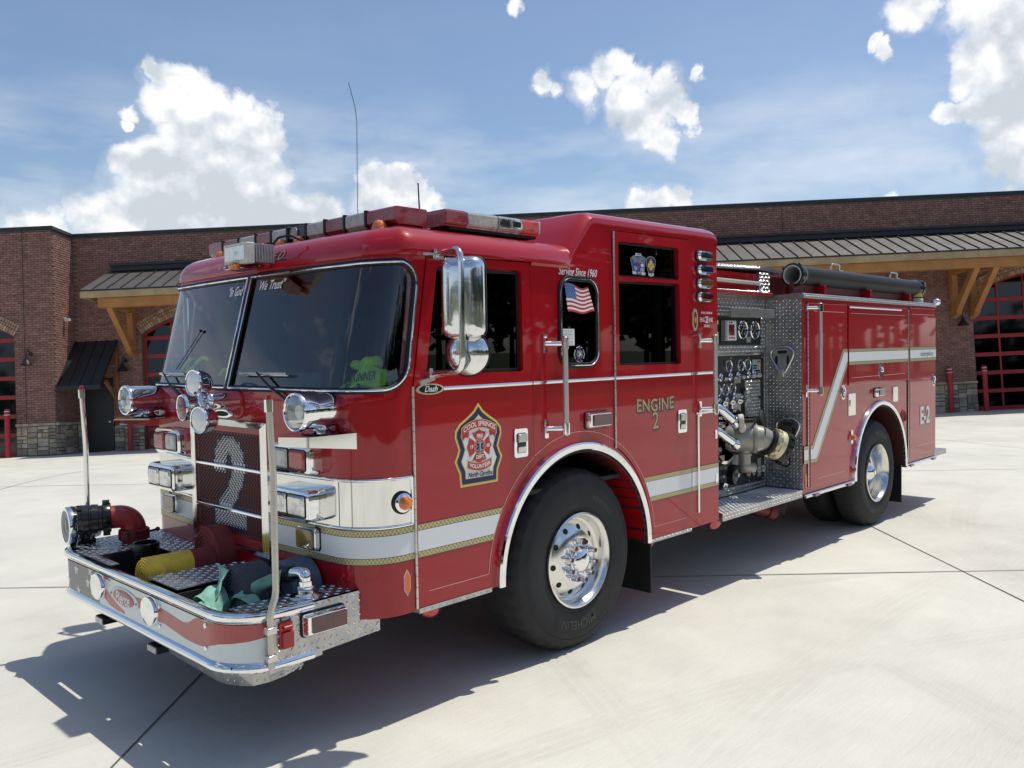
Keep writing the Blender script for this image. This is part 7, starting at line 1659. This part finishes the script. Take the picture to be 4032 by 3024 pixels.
q = MB(); RPr = .70 + .045; flat_line(q, arc_pts(RX, RZ, RPr, 2.6, 1.95, 8), .004, .0015); flat_line(q, arc_pts(RX, RZ, RPr, 1.25, .95, 6), .004, .0015); q.build('pinstripe', 'pin_print', body, smooth=None)
# reflective stripe: low dash, diagonal, then high band over the doors
off = .0180
def bpoly2(q, pts, lv, mi_): q.poly(pts, lambda x, z: (x, -lv, z), mi_)
MS = ['white_reflective', 'gold_leaf', 'navy_print']
def band_piece(par, polys, off=.0180):
    q = MB()
    for (pts, lv, mi_) in polys: bpoly2(q, pts, off + lv*.0005, mi_)
    return q.build('reflective_stripe', MS, par, smooth=None)
ZH0, ZH1 = 1.690, 1.780
def hband(x0, x1, z0, z1): 
    g_ = .030; return [([(x0, z0-g_-.004), (x1, z0-g_-.004), (x1, z1+g_+.004), (x0, z1+g_+.004)], 0, 2), ([(x0, z0-g_), (x1, z0-g_), (x1, z1+g_), (x0, z1+g_)], 1, 1), ([(x0, z0-.003), (x1, z0-.003), (x1, z1+.003), (x0, z1+.003)], 2, 2), ([(x0, z0), (x1, z0), (x1, z1), (x0, z1)], 3, 0)]
band_piece(c2, hband(5.354, 6.903, ZH0, ZH1)); band_piece(c3, hband(6.964, 7.790, ZH0, ZH1)); band_piece(body, hband(7.796, 7.818, ZH0, ZH1), .002)
zl0, zl1 = .848, .940
band_piece(body, hband(BXF+.004, 4.503, zl0, zl1), .0095)
P_up = [(4.525, zl1), (4.575, zl1), (5.235, ZH1), (5.318, ZH1), (5.318, ZH0), (5.300, ZH0), (4.640, zl0), (4.525, zl0)]
def gbig(g_):
    return [(4.525, zl1+g_), (4.575-g_*.6, zl1+g_), (5.235-g_*.6, ZH1+g_), (5.318, ZH1+g_), (5.318, ZH0-g_), (5.300+g_*.6, ZH0-g_), (4.640+g_*.6, zl0-g_), (4.525, zl0-g_)]
band_piece(c1, [(gbig(.034), 0, 2), (gbig(.030), 1, 1), (gbig(.003), 2, 2), (gbig(0), 3, 0)])
q = MB(); q.text('coolspringsvfd.org', .072, lambda a, b2: (7.48+a, -.0202, 1.735+b2), 0, shear=.2, sx=.78, bold=.0003); q.build('website_lettering', 'navy_print', c3, smooth=None)
q = MB(); q.text('E-2', .265, lambda a, b2: (7.430+a, -.0186, 1.038+b2), 1, sx=.90, bold=.014); q.text('E-2', .265, lambda a, b2: (7.430+a, -.0196, 1.038+b2), 0, sx=.90, bold=.009); q.build('unit_lettering', ['white_reflective', 'navy_print'], c3, smooth=None)
# D-ring latches
def dring(x, z, par, sx=.050, sz=.070, off=.016):
    q = MB(); n = 28; q.prism(oval(x, z, sx, sz, n), lambda a, b2: (a, -off, b2), lambda a, b2: (a, -off-.006, b2)); o = q.build('ring_latch', 'chrome', par, smooth=30)
    q = MB(); q.prism(oval(x, z, sx*.78, sz*.78, n), lambda a, b2: (a, -off-.006, b2), lambda a, b2: (a, -off-.0068, b2)); q.build('latch_dish', 'black_gloss', o, smooth=None)
    q = MB(); q.tube([(x + sx*.58*math.cos(a), -off-.012, z + sz*.58*math.sin(a)) for a in [PI*i/14*1. for i in range(15)]], .007, 8); q.tube([(x-sx*.62, -off-.012, z), (x+sx*.62, -off-.012, z)], .008, 8); q.cyl((x, -off-.006, z-.022), (x, -off-.012, z-.022), .013, n=12); q.build('latch_ring', 'chrome', o)
dring(5.215, 1.408, c1); dring(6.142, 1.575, c2); dring(7.712, 1.430, c3)
# access plates, side marker lights, fuel fill
for (x0, x1, z0, z1) in ((5.372, 5.540, 1.175, 1.385),): 
    q = MB(); q.box(x0, x1, -.006, 0, z0, z1); o = q.build('cover_plate', 'mirror_steel', body, smooth=None, bevel=.002); q = MB(); q.cyl((x0+.03, -.008, z0+.09), (x0+.03, -.008, z0+.15), .006, n=8); q.build('plate_handle', 'chrome', o)
q = MB(); q.prism(rrect(6.505, 6.640, 1.245, 1.400, .015, 3), lambda x, z: (x, 0, z), lambda x, z: (x, -.008, z)); q.build('socket_plate', 'mirror_steel', body, smooth=30)
marker(6.00, 6.175, 1.320, 1.408, 'lens_maroon', body, 0., .045, r_=.014)
q = MB(); q.lathe([(.075, 0), (.078, .006), (.066, .012), (.060, .004), (.056, -.03), (.001, -.03)], (6.812, -.0, 1.068), (0,-1,0), 28); q.v = [(v[0], v[1], v[2]) for v in q.v]; o = q.build('fuel_fill', 'red_painted_steel', body); q = MB(); q.lathe([(.05, .0005), (.001, .0005)], (6.812, -.0, 1.068), (0,-1,0), 24); q.build('fill_cap', 'red_dark', o)
q = MB(); q.prism(rrect(5.415, 5.462, .905, 1.035, .02, 4), lambda x, z: (x, 0, z), lambda x, z: (x, -.012, z)); o = q.build('amber_marker', 'chrome', body, smooth=30); q = MB(); q.lathe([(.030, 0), (.030, .018), (.022, .034), (.001, .040)], (5.440, -.010, .965), (0,-1,0), 18); q.build('marker_lens', 'lens_amber', o)
q = MB(); P6 = [(4.463,.600),(4.480,.635),(4.480,.700),(4.463,.735),(4.446,.700),(4.446,.635)]; q.prism(P6, lambda x, z: (x, -.001, z), lambda x, z: (x, -.005, z)); o = q.build('side_reflector', 'white_plastic', body, smooth=None); q = MB(); q.prism(inset(P6, .004), lambda x, z: (x, -.005, z), lambda x, z: (x, -.0075, z)); q.build('reflector_face', 'orange_reflector', o, smooth=None)
grab_bar(4.582, 1.455, 2.178, 4.478, body)
arch_trim(RX, RZ, .702, .538, body, w_=.048)
# lower rub rails with clearance lights, tail step
for (a, b2) in ((4.43, RX-.695), (RX+.70, BXR)):
    q = MB(); q.prism([(0., .552), (-.018, .550), (-.024, .540), (-.024, .528), (-.018, .518), (0, .518), (.03, .518), (.03, .552)], lambda y, z: (a, y, z), lambda y, z: (b2, y, z)); o = q.build('rub_rail', 'polished_aluminium', body, smooth=30)
    for xx in ((4.62, 5.33) if a < 5 else (6.99, 7.70)):
        q = MB(); q.prism(rrect(xx-.05, xx+.05, .516, .540, .010, 3), lambda x, z: (x, -.022, z), lambda x, z: (x, -.040, z)); q.build('clearance_light', 'lens_dark_red', o, smooth=30, bevel=.003)
q = MB(); q.box(BXR, BXR+.48, .02, W-.02, .530, .585); lugs(q, (BXR, .02, .585), (1,0,0), (0,1,0), .48, .8, .03, .026, .0065, .002); lugs(q, (BXR, .02, .535), (1,0,0), (0,0,1), .48, .045, .028, .022, .006, .002); q.build('tail_step', 'tread_plate', eng, smooth=None)
# suction hose tray supports
q = MB(); q.box(4.50, 7.70, .13, .16, 2.305, 2.42); 
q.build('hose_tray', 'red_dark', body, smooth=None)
for x in (4.98, 6.05, 7.15):
    q = MB(); q.box(x-.022, x+.022, .045, .30, 2.306, 2.395); q.build('tray_support', 'red_paint', body, smooth=None, bevel=.004)
q = MB(); q.tube([(4.62, .21, 2.345), (7.60, .21, 2.345)], .055, 18); q.build('lower_tray_tube', 'red_paint', body)
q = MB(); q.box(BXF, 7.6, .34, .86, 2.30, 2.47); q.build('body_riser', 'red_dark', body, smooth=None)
# rear beacon
q = MB(); q.lathe([(.085, 0), (.085, .05), (.078, .06), (.070, .062)], (7.58, .14, 2.306), (0,0,1), 28); o = q.build('rear_beacon_base', 'dull_white', body); q = MB(); q.lathe([(.072, .060), (.072, .10), (.066, .155), (.058, .17), (.001, .175)], (7.58, .14, 2.306), (0,0,1), 28); q.build('beacon_dome', 'amber_beacon', o); q = MB(); q.lathe([(.080, .06), (.080, .068), (.07, .07)], (7.58, .14, 2.306), (0,0,1), 28); q.build('beacon_ring', 'black_rubber', o)
# hand holds on top
# ------------------------------------------------------------------ chassis and wheels
q = MB(); q.box(-.30, 7.6, .78, .88, .55, .80); q.box(-.30, 7.6, W-.88, W-.78, .55, .80); q.build('chassis_rails', 'underside', eng, smooth=None)
q = MB(); q.cyl((AX+.02, .3, .55), (AX+.02, W-.3, .55), .07, n=14); q.cyl((6.14, .4, .54), (6.14, W-.4, .54), .09, n=14); q.sphere((6.14, W/2, .54), .22, 16); q.box(.4, 2.4, .95, 1.5, .45, .95); q.box(2.4, 4.2, 1.0, 1.45, .5, .8); q.cyl((2.2, 1.2, .62), (6.0, 1.2, .56), .05, n=10); q.build('drivetrain', 'underside', eng, smooth=40)
q = MB(); q.tube(smooth_path([(3.75, .34, .52), (4.05, .30, .47), (4.25, .22, .40)], .1), .055, 14); q.lathe([(.062, -.02), (.066, 0), (.066, .05), (.05, .055), (.001, .055)], (4.23, .225, .405), (.75,-.35,-.3), 20); q.build('drain_pipe', 'red_dark', eng)
for i in range(3):
    q = MB(); q.prism([(4.36 + .10*i, .50), (4.47 + .10*i, .52), (4.52 + .10*i, .40), (4.44 + .10*i, .30), (4.36 + .10*i, .34)], lambda x, z: (x, .28, z), lambda x, z: (x, .55, z)); q.build('tank_bracket', 'underside', eng, bevel=.02)
q = MB(); q.box(4.42, 5.2, .30, 1.2, .42, .54); q.build('frame_box', 'underside', eng, bevel=.02)
# under-body ground lights
for (x, z) in ((.235, .495), (2.20, .495), (3.10, .490)):
    q = MB(); ax = Vector((-.45, -.75, -.5)).normalized(); q.lathe([(.040, -.03), (.052, -.02), (.056, 0), (.050, .008), (.045, .006)], (x, .09, z), ax, 20); o = q.build('ground_light', 'black_rubber', eng); q = MB(); q.lathe([(.045, .004), (.001, .008)], (x, .09, z), ax, 20); q.build('light_lens', 'lens_bright_red', o)
# mud flaps
q = MB(); q.box(2.15, 2.165, .03, .46, .175, .66); q.build('mud_flap', 'black_rubber', eng, bevel=.004)
q = MB(); q.box(6.845, 6.86, .03, .60, .135, .60); q.build('mud_flap', 'black_rubber', eng, bevel=.004)
q = MB(); q.box(2.13, 2.17, .02, .5, .655, .675); q.build('flap_bracket', 'underside', eng)
def tyre(name_parent, cx, cy, cz, R, wd, rr, sgn=-1, deep=False, zig=True):
    """outer face towards sgn*y; cy = plane of the outer sidewall bulge"""
    q = MB(); n = 144; ax = Vector((0, sgn, 0)); o0 = Vector((cx, cy - sgn*wd, cz))
    half = wd
    prof = [(rr*.98, .03), (rr*1.02, .012), (rr+.03, .0), (rr+.09, .0), (rr+.16, .012), (R-.075, .016), (R-.035, .028), (R-.014, .045), (R, .075), (R, wd-.075), (R-.014, wd-.045), (R-.033, wd-.026), (R-.036, wd-.024), (R-.055, wd-.016), (R-.075, wd-.009), (R-.078, wd-.011), (R-.082, wd-.008), (rr+.155, wd-.002), (rr+.12, wd), (rr+.06, wd), (rr+.035, wd-.006), (rr+.031, wd-.010), (rr+.024, wd-.008), (rr*1.02, wd-.014), (rr*.985, wd-.03)]
    _, u, v = q.frame(ax)
    for j, (r_, h) in enumerate(prof):
        for i in range(n):
            a = 2*PI*i/n; r2 = r_
            if zig and j in (7, 8, 9, 10) and (i % 4 == 0): r2 = r_ - .009
            if zig and j in (11,) and (i % 4 == 0): r2 = r_ - .004
            zflat = 0.
            p = o0 + ax*h + (u*math.cos(a) + v*math.sin(a))*r2
            if p.z < cz - R + .022: p.z = max(p.z, .002)
            q.v.append(tuple(p))
    for j in range(len(prof)-1):
        for i in range(n): q.f.append((j*n+i, j*n+(i+1)%n, (j+1)*n+(i+1)%n, (j+1)*n+i)); q.mi.append(0)
    # circumferential grooves shown as darker ribs
    t_ = q.build('tyre', 'tyre_rubber', name_parent, smooth=28)
    return t_
def emboss(par, cx, y, cz, r_, txt, size, amid, sx=1.):
    q = MB()
    def fn(a, b2):
        an = amid - a/(r_); rr_ = r_ + b2; return (cx + rr_*math.cos(an), y, cz + rr_*math.sin(an))
    q.text(txt, size, fn, 0, bold=.001, sx=sx, space=1.1); q.build('sidewall_lettering', 'sidewall_print', par, smooth=None)
mat('sidewall_print', (.05, .05, .052), .5)
def wheel(label, cx, cyo, cz, R, wd, rr, deep):
    w0 = bpy.data.objects.new('wheel', None); COL.objects.link(w0); w0.parent = eng; w0['label'] = label
    tyre(w0, cx, cyo, cz, R, wd, rr)
    ax = Vector((0, -1, 0))
    emboss(w0, cx, cyo-.0015, cz, rr+.105, 'MICHELIN', .075, -PI/2-.05 if not deep else PI*.42, .9 if not deep else .8)
    emboss(w0, cx, cyo-.0015, cz, rr+.105, '425/65 R22.5' if not deep else 'XZY 3', .038, PI*.30 if not deep else -PI*.62)
    c = Vector((cx, cyo, cz))
    if not deep:
        prof = [(rr-.028, -.09), (rr-.018, -.03), (rr-.0, -.016), (rr+.006, -.008), (rr+.004, .004), (rr-.006, .008), (rr-.016, .0), (rr-.030, -.035), (rr-.036, -.060), (rr-.050, -.070), (rr-.062, -.060), (rr-.10, -.040), (rr-.145, -.018), (rr-.165, -.020), (.001, -.024)]
        q = MB(); q.lathe(prof, c, ax, 72); rim = q.build('rim', 'rim_alloy', w0, smooth=40)
        for k in range(10):
            a = 2*PI*k/10 + .1; rd = Vector((math.cos(a), 0, math.sin(a))); pc = c + rd*(rr-.090) + ax*(-.0455); nn_ = (ax*.9 + rd*.42).normalized()
            q = MB(); q.lathe([(.0185, -.004), (.0185, .0015), (.001, .0012)], pc, nn_, 16); q.build('hand_hole', 'black_matte', rim, smooth=None)
        q = MB(); q.lathe([(.085, -.022), (.085, -.008), (.082, .0), (.076, .002), (.075, .012), (.062, .030), (.035, .042), (.001, .046)], c, ax, 40); q.build('hub_cap', 'chrome', rim, smooth=40)
        for k in range(10):
            a = 2*PI*k/10 + .42; rd = Vector((math.cos(a), 0, math.sin(a))); pc = c + rd*.118 + ax*(-.022)
            if k == 1:
                q = MB(); q.lathe([(.022, 0), (.022, .012), (.016, .014), (.016, .03), (.001, .03)], pc, ax, 6); q.build('lug_nut', 'underside', rim, smooth=None); continue
            q = MB(); q.lathe([(.026, 0), (.025, .010), (.0195, .014), (.0185, .030), (.0155, .055), (.0145, .062)], pc, ax, 16); o = q.build('lug_nut', 'chrome', rim, smooth=40)
            q = MB(); q.lathe([(.0145, .060), (.001, .063)], pc, ax, 12); q.build('nut_cap', 'red_dark', w0, smooth=None)
    else:
        prof = [(rr-.020, -.02), (rr-.0, -.016), (rr+.006, -.008), (rr+.004, .004), (rr-.006, .008), (rr-.014, .0), (rr-.020, -.03), (rr-.030, -.05), (rr-.034, -.12), (rr-.045, -.16), (rr-.06, -.175), (.13, -.185), (.001, -.185)]
        q = MB(); q.lathe(prof, c, ax, 72, mis=[0]*9 + [1]*3); rim = q.build('rim', ['rim_alloy', 'rim_dark'], w0, smooth=40)
        q = MB(); q.lathe([(.105, -.185), (.105, -.11), (.098, -.09), (.075, -.055), (.045, -.035), (.022, -.028), (.022, -.022), (.001, -.021)], c, ax, 36); q.build('hub_cap', 'chrome', rim, smooth=50)
        for k in range(10):
            a = 2*PI*k/10; rd = Vector((math.cos(a), 0, math.sin(a))); pc = c + rd*.142 + ax*(-.185); q = MB(); q.lathe([(.022, 0), (.020, .03), (.001, .032)], pc, ax, 10); q.build('lug_nut', 'brushed_steel', rim, smooth=None)
    return w0
mat('rim_alloy', (.78, .77, .75), .20, 1, var=(6, .06)); mat('rim_dark', (.10, .10, .10), .35, .8, var=(9, .4))
wheel('front wheel in view, chrome nut covers with red tips', 1.382, .018, .555, .560, .385, .290, False)
wheel('rear wheel in view, deep dished rim', 6.150, .018, .540, .542, .285, .290, True)
for (x, y0, R, wd) in ((6.150, .36, .542, .285), (1.382, W-.40, .560, .385), (6.150, W-.30, .542, .285), (6.15, W-.63, .542, .285)):
    w0 = bpy.data.objects.new('wheel', None); COL.objects.link(w0); w0.parent = eng; tyre(w0, x, y0, R-.004, R, wd, .29)
    q = MB(); q.lathe([(.28, 0), (.1, .04), (.001, .04)], (x, y0+.1, R-.004), (0,-1,0), 24); q.build('rim', 'rim_dark', w0)
# ------------------------------------------------------------------ things carried on the engine
# hard suction hose on top
HL = Vector((4.535, .150, 2.478)); HR = Vector((7.66, .150, 2.478))
hose = empty('suction_hose', (4.535, .15, 2.385), 'long black hard suction hose lying on top of the rear body', 'suction hose')
def rel(q, o): q.v = [tuple(Vector(v) - o.location) for v in q.v]; return q
q = MB(); prof = []
n = 150; L_ = (HR-HL).length
for i in range(n+1):
    h = .11 + (L_-.22)*i/n; prof.append((.0865 + (.0022 if i % 2 else 0), h))
q.lathe(prof, HL, HR-HL, 32); rel(q, hose).build('hose_barrel', 'black_rubber', hose, smooth=25)
for (p, d_) in ((HL, (HR-HL).normalized()), (HR, (HL-HR).normalized())):
    q = MB(); q.lathe([(.072, -.0), (.098, .0), (.106, .008), (.106, .045), (.098, .05), (.094, .055), (.098, .06), (.098, .085), (.092, .12), (.088, .135)], p, d_, 40); _, uu, vv = q.frame(d_)
    for k in range(4): a = 2*PI*k/4+.6; rd = uu*math.cos(a)+vv*math.sin(a); q.obox(p + d_*.03 + rd*.108, d_, rd, rd.cross(d_), .018, .010, .014)
    rel(q, hose).build('hose_coupling', 'black_gloss', hose, smooth=40)
q = MB(); d_ = (HR-HL).normalized(); q.lathe([(.082, .001), (.086, -.003), (.076, -.004), (.072, .004)], HL, d_, 40); rel(q, hose).build('coupling_gasket', 'dull_white', hose)
q = MB(); pr = [(.073 + (.003 if i % 2 else 0), .004 + .010*i) for i in range(26)]; q.lathe(pr, HL, d_, 32); q.lathe([(.076, .26), (.001, .26)], HL, d_, 24); rel(q, hose).build('hose_bore', 'grey_plastic', hose, smooth=30)
for x in (5.42, 6.92):
    q = MB(); q.tube(smooth_path([(x-.13, .13, 2.560), (x-.13, .12, 2.615), (x+.05, .12, 2.615), (x+.05, .13, 2.56), (x+.14, .13, 2.562)], .035), .009, 8); rel(q, hose).build('hose_clamp_handle', 'brushed_steel', hose)
q = MB(); q.tube([(4.46, .13, 2.31), (4.52, .14, 2.36), (4.57, .12, 2.40)], .010, 8); q.box(4.42, 4.56, .10, .16, 2.302, 2.312); q.build('tray_strap', 'black_rubber', body)
# rolled hoses in the bumper well
def coil(name, c, R, r0, wd, thick, m_, label, cat='hose', parent=None, zsq=1., seed=1, tilt=0., tail=None, part_name=None, loc=None):
    """flat hose rolled up about the x axis; c = centre; wd along x"""
    rr = random.Random(seed); turns = (R - r0)/(thick*1.06); n = int(turns*26); q = MB(); vs = []
    for i in range(n+1):
        t_ = i/n; a = 2*PI*turns*t_ + 1.1; r_ = R - (R-r0)*t_ + .0012*math.sin(a*3+seed); dx = .0035*math.sin(a*.5 + seed)
        for (dr, sx_) in ((0, -1), (0, 1), (-thick*.86, 1), (-thick*.86, -1)):
            rr_ = r_ + dr; edge = .0; vs.append((c[0] + sx_*wd/2 + dx + tilt*(math.sin(a)*rr_), c[1] + rr_*math.cos(a), c[2] + zsq*rr_*math.sin(a)))
        # rounded outer face: handled by bevel-free midline
    k = 4
    for i in range(n):
        for j in range(4): q.f.append((i*k+j, i*k+(j+1)%4, (i+1)*k+(j+1)%4, (i+1)*k+j)); q.mi.append(0)
    q.f += [(0,1,2,3), (n*k+3, n*k+2, n*k+1, n*k)]; q.mi += [0, 0]; q.v = [tuple(v) for v in vs]
    return q
def thing_mesh(q, name, m_, loc, label, cat, group=None, smooth=40, bevel=0.):
    o = q.build(name, m_, None, smooth=smooth, loc=loc, bevel=bevel); return dress(o, label, cat, group)
WZ = BT + .003
# yellow-ended roll: yellow outer sleeve section and maroon section on one axis
yh = empty('rolled_hose', (-.62, 1.235, BB+.035), 'yellow hose tightly rolled beside the black ring on the bumper', 'hose', 'rolled hoses on the bumper')
q = coil('h', (-.665, 1.235, .690), .094, .020, .245, .0085, 'yellow_hose', '', tilt=.10); rel(q, yh).build('hose_roll', 'yellow_hose', yh, smooth=50)
mh = empty('rolled_hose', (-.40, 1.27, BB+.035), 'large maroon hose roll standing against the grille with a smaller roll in front', 'hose', 'rolled hoses on the bumper')
q = coil('h', (-.475, 1.245, .690), .088, .018, .150, .0085, '', '', seed=3); rel(q, mh).build('small_roll', 'maroon_hose', mh, smooth=50)
q = coil('h', (-.335, 1.300, .722), .158, .020, .130, .0095, '', '', seed=5, tilt=.03); rel(q, mh).build('large_roll', 'maroon_hose', mh, smooth=50)
q = coil('h', (-.560, .548, .690), .145, .022, .155, .0085, '', '', seed=8, tilt=.06, zsq=.92); thing_mesh(q, 'rolled_hose', 'charcoal_hose', (-.56, .548, BB+.03), 'dark charcoal hose roll in the bumper well behind the green hose', 'hose', 'rolled hoses on the bumper', 50)
q = coil('h', (-.350, .455, .690), .140, .024, .165, .0095, '', '', seed=9, tilt=-.03, zsq=.95); thing_mesh(q, 'rolled_hose', 'blue_hose', (-.35, .455, BB+.035), 'dusty blue hose roll behind the charcoal roll, next to the chrome elbow', 'hose', 'rolled hoses on the bumper', 50)
# green hose folded and tied
gh = empty('green_hose', (-.70, .52, BB+.035), 'pale green flat hose folded and tied like a bow in the bumper well', 'hose')
def ribbon3(pts, wds, th, name='hose_fold', bulge=.008, nn=8):
    """pts: list of (centre, width vector) ; lens-shaped cross-section"""
    q = MB(); P = []; n_ = len(pts); m_ = 9
    fine = []
    for i in range(n_-1):
        for k in range(nn):
            t_ = k/nn; g0 = Vector(pts[max(0,i-1)][0]); g1 = Vector(pts[i][0]); g2 = Vector(pts[i+1][0]); g3 = Vector(pts[min(n_-1,i+2)][0])
            c = .5*((2*g1) + (-g0+g2)*t_ + (2*g0-5*g1+4*g2-g3)*t_*t_ + (-g0+3*g1-3*g2+g3)*t_**3)
            w_ = Vector(pts[i][1])*(1-t_) + Vector(pts[i+1][1])*t_; fine.append((c, w_))
    fine.append((Vector(pts[-1][0]), Vector(pts[-1][1])))
    for i, (c, w_) in enumerate(fine):
        a = fine[max(0,i-1)][0]; b2 = fine[min(len(fine)-1,i+1)][0]; T = (b2-a).normalized(); N_ = w_.cross(T).normalized()
        for k in range(m_):
            s_ = -1 + 2*k/(m_-1); q.v.append(tuple(c + w_*s_ + N_*(th*math.sqrt(max(0,1-s_*s_)) + bulge*math.sin(s_*4+i*.35)*.5)))
        for k in range(m_):
            s_ = 1 - 2*k/(m_-1); q.v.append(tuple(c + w_*s_ - N_*(th*math.sqrt(max(0,1-s_*s_)) - bulge*math.sin(s_*4+i*.35)*.5)))
    K = 2*m_
    for i in range(len(fine)-1):
        for k in range(K): q.f.append((i*K+k, i*K+(k+1)%K, (i+1)*K+(k+1)%K, (i+1)*K+k)); q.mi.append(0)
    rel(q, gh).build(name, 'green_hose', gh, smooth=70)
V = Vector
ribbon3([((-.745,.700,.640), (.055,.02,.01)), ((-.725,.655,.700), (.055,.01,.02)), ((-.715,.600,.705), (.06,.0,.015)), ((-.715,.545,.665), (.06,0,0)), ((-.715,.50,.60), (.05,0,0))], 0, .007)
ribbon3([((-.70,.610,.600), (.0,.062,.0)), ((-.715,.600,.665), (.01,.058,.0)), ((-.690,.585,.715), (.015,.040,.0)), ((-.665,.592,.765), (.01,.026,.01)), ((-.650,.615,.815), (-.01,.050,.012))], 0, .007)
ribbon3([((-.720,.470,.600), (.03,.03,.0)), ((-.70,.450,.675), (.04,.02,.0)), ((-.665,.420,.712), (.045,.03,-.01)), ((-.63,.375,.695), (.05,.03,0)), ((-.61,.335,.66), (.04,.04,0))], 0, .007)
ribbon3([((-.66,.455,.655), (.0,.02,.035)), ((-.62,.43,.705), (.0,.01,.035)), ((-.56,.39,.748), (.0,-.01,.038)), ((-.49,.345,.782), (.0,-.01,.034))], 0, .006)
ribbon3([((-.79,.66,.60), (.03,.02,.0)), ((-.78,.60,.665), (.035,.0,.0)), ((-.77,.53,.650), (.035,.0,.0)), ((-.76,.46,.60), (.03,0,0))], 0, .006)
# hi-vis vest on the dashboard
vest = empty('safety_vest', (.05, .40, 1.64), 'bright yellow-green safety vest with black lettering bundled behind the windshield', 'vest')
q = MB(); rv = random.Random(4)
def vestf(u, v):
    s = -.01 + .50*u; top = 1.678 + .125*math.sin(PI*min(1, u*1.25))**.6*(1-.45*u) + .02*math.sin(u*17)
    z = 1.640 + (top-1.640)*v; off = -.022 - .10*v*v*(.6+.4*math.sin(u*9)) + .010*math.sin(u*21+v*7) + .008*math.sin(v*15+u*4); return SF(s, z, off)
q.grid(vestf, 40, 14); k0 = len(q.v)
def vb(u, v): p = vestf(u, 1); return Vector((p.x + .14*v, p.y + .02*v, p.z - .10*v*v))
q.grid(vb, 40, 6); rel(q, vest).build('vest_body', 'hivis_cloth', vest, smooth=70)
q = MB(); q.sphere((.0, .235, 1.795), .055, 26, sc=(.9, 1.35, .75)); q.sphere((.03, .36, 1.785), .05, 26, sc=(.9, 1.6, .6)); q.v = [tuple(Vector(v) + Vector((.016, .02, .016))*noise.noise(Vector(v)*17) + Vector((.01, .01, .012))*noise.noise(Vector(v)*40)) for v in q.v]; rel(q, vest).build('vest_collar', 'hivis_cloth', vest, smooth=70)
q = MB(); q.grid(lambda u, v: SF(.005 + .06*u + .03*v, 1.690 + .085*v - .02*u, -.010), 6, 6); rel(q, vest).build('vest_tape', 'grey_plastic', vest, smooth=70)
mat('vest_print', (.02, .03, .02), .7)
q = MB(); q.text('JE SKINNER', .060, lambda a, b2: SF(.235 - a*.95, 1.735 + b2 + .10*a*1.0 - .35*a*a, -.0125), 0, bold=.0015, sx=.62); q.text('E-2', .07, lambda a, b2: SF(.26 - a, 1.682 + b2*.8, -.0115), 0, bold=.003, sx=.95); rel(q, vest).build('vest_lettering', 'vest_print', vest, smooth=None)
# gear bundled on the passenger side of the dash
gear = empty('turnout_gear', (.05, 1.95, 1.64), 'dark turnout gear with yellow-green trim heaped behind the far windshield', 'gear')
q = MB(); 
for (x, y, z, r_, sc_) in ((.05, 2.05, 1.72, .12, (.7,1,1)), (.08, 1.86, 1.74, .12, (.8,1,1)), (.10, 1.62, 1.72, .12, (.8,1.2,.9)), (.06, 1.42, 1.68, .08, (.8,1.4,.8))): q.sphere((x, y, z), r_, 14, sc=sc_)
rel(q, gear).build('coat', 'cloth_dark', gear, smooth=70)
q = MB()
for (pp_) in ([(-.14,2.13,1.70),(-.13,2.10,1.78),(-.10,2.03,1.84)], [(-.15,2.08,1.68),(-.13,2.04,1.75),(-.10,1.98,1.79)], [(-.12,1.93,1.80),(-.11,1.86,1.845),(-.10,1.79,1.83)], [(-.13,1.98,1.69),(-.12,1.91,1.72),(-.11,1.84,1.71)], [(-.12,1.62,1.73),(-.11,1.57,1.77),(-.10,1.52,1.76)]):
    q.tube(smooth_path(pp_, .03), .012, 8)
rel(q, gear).build('reflective_trim', 'hivis_cloth', gear, smooth=70)
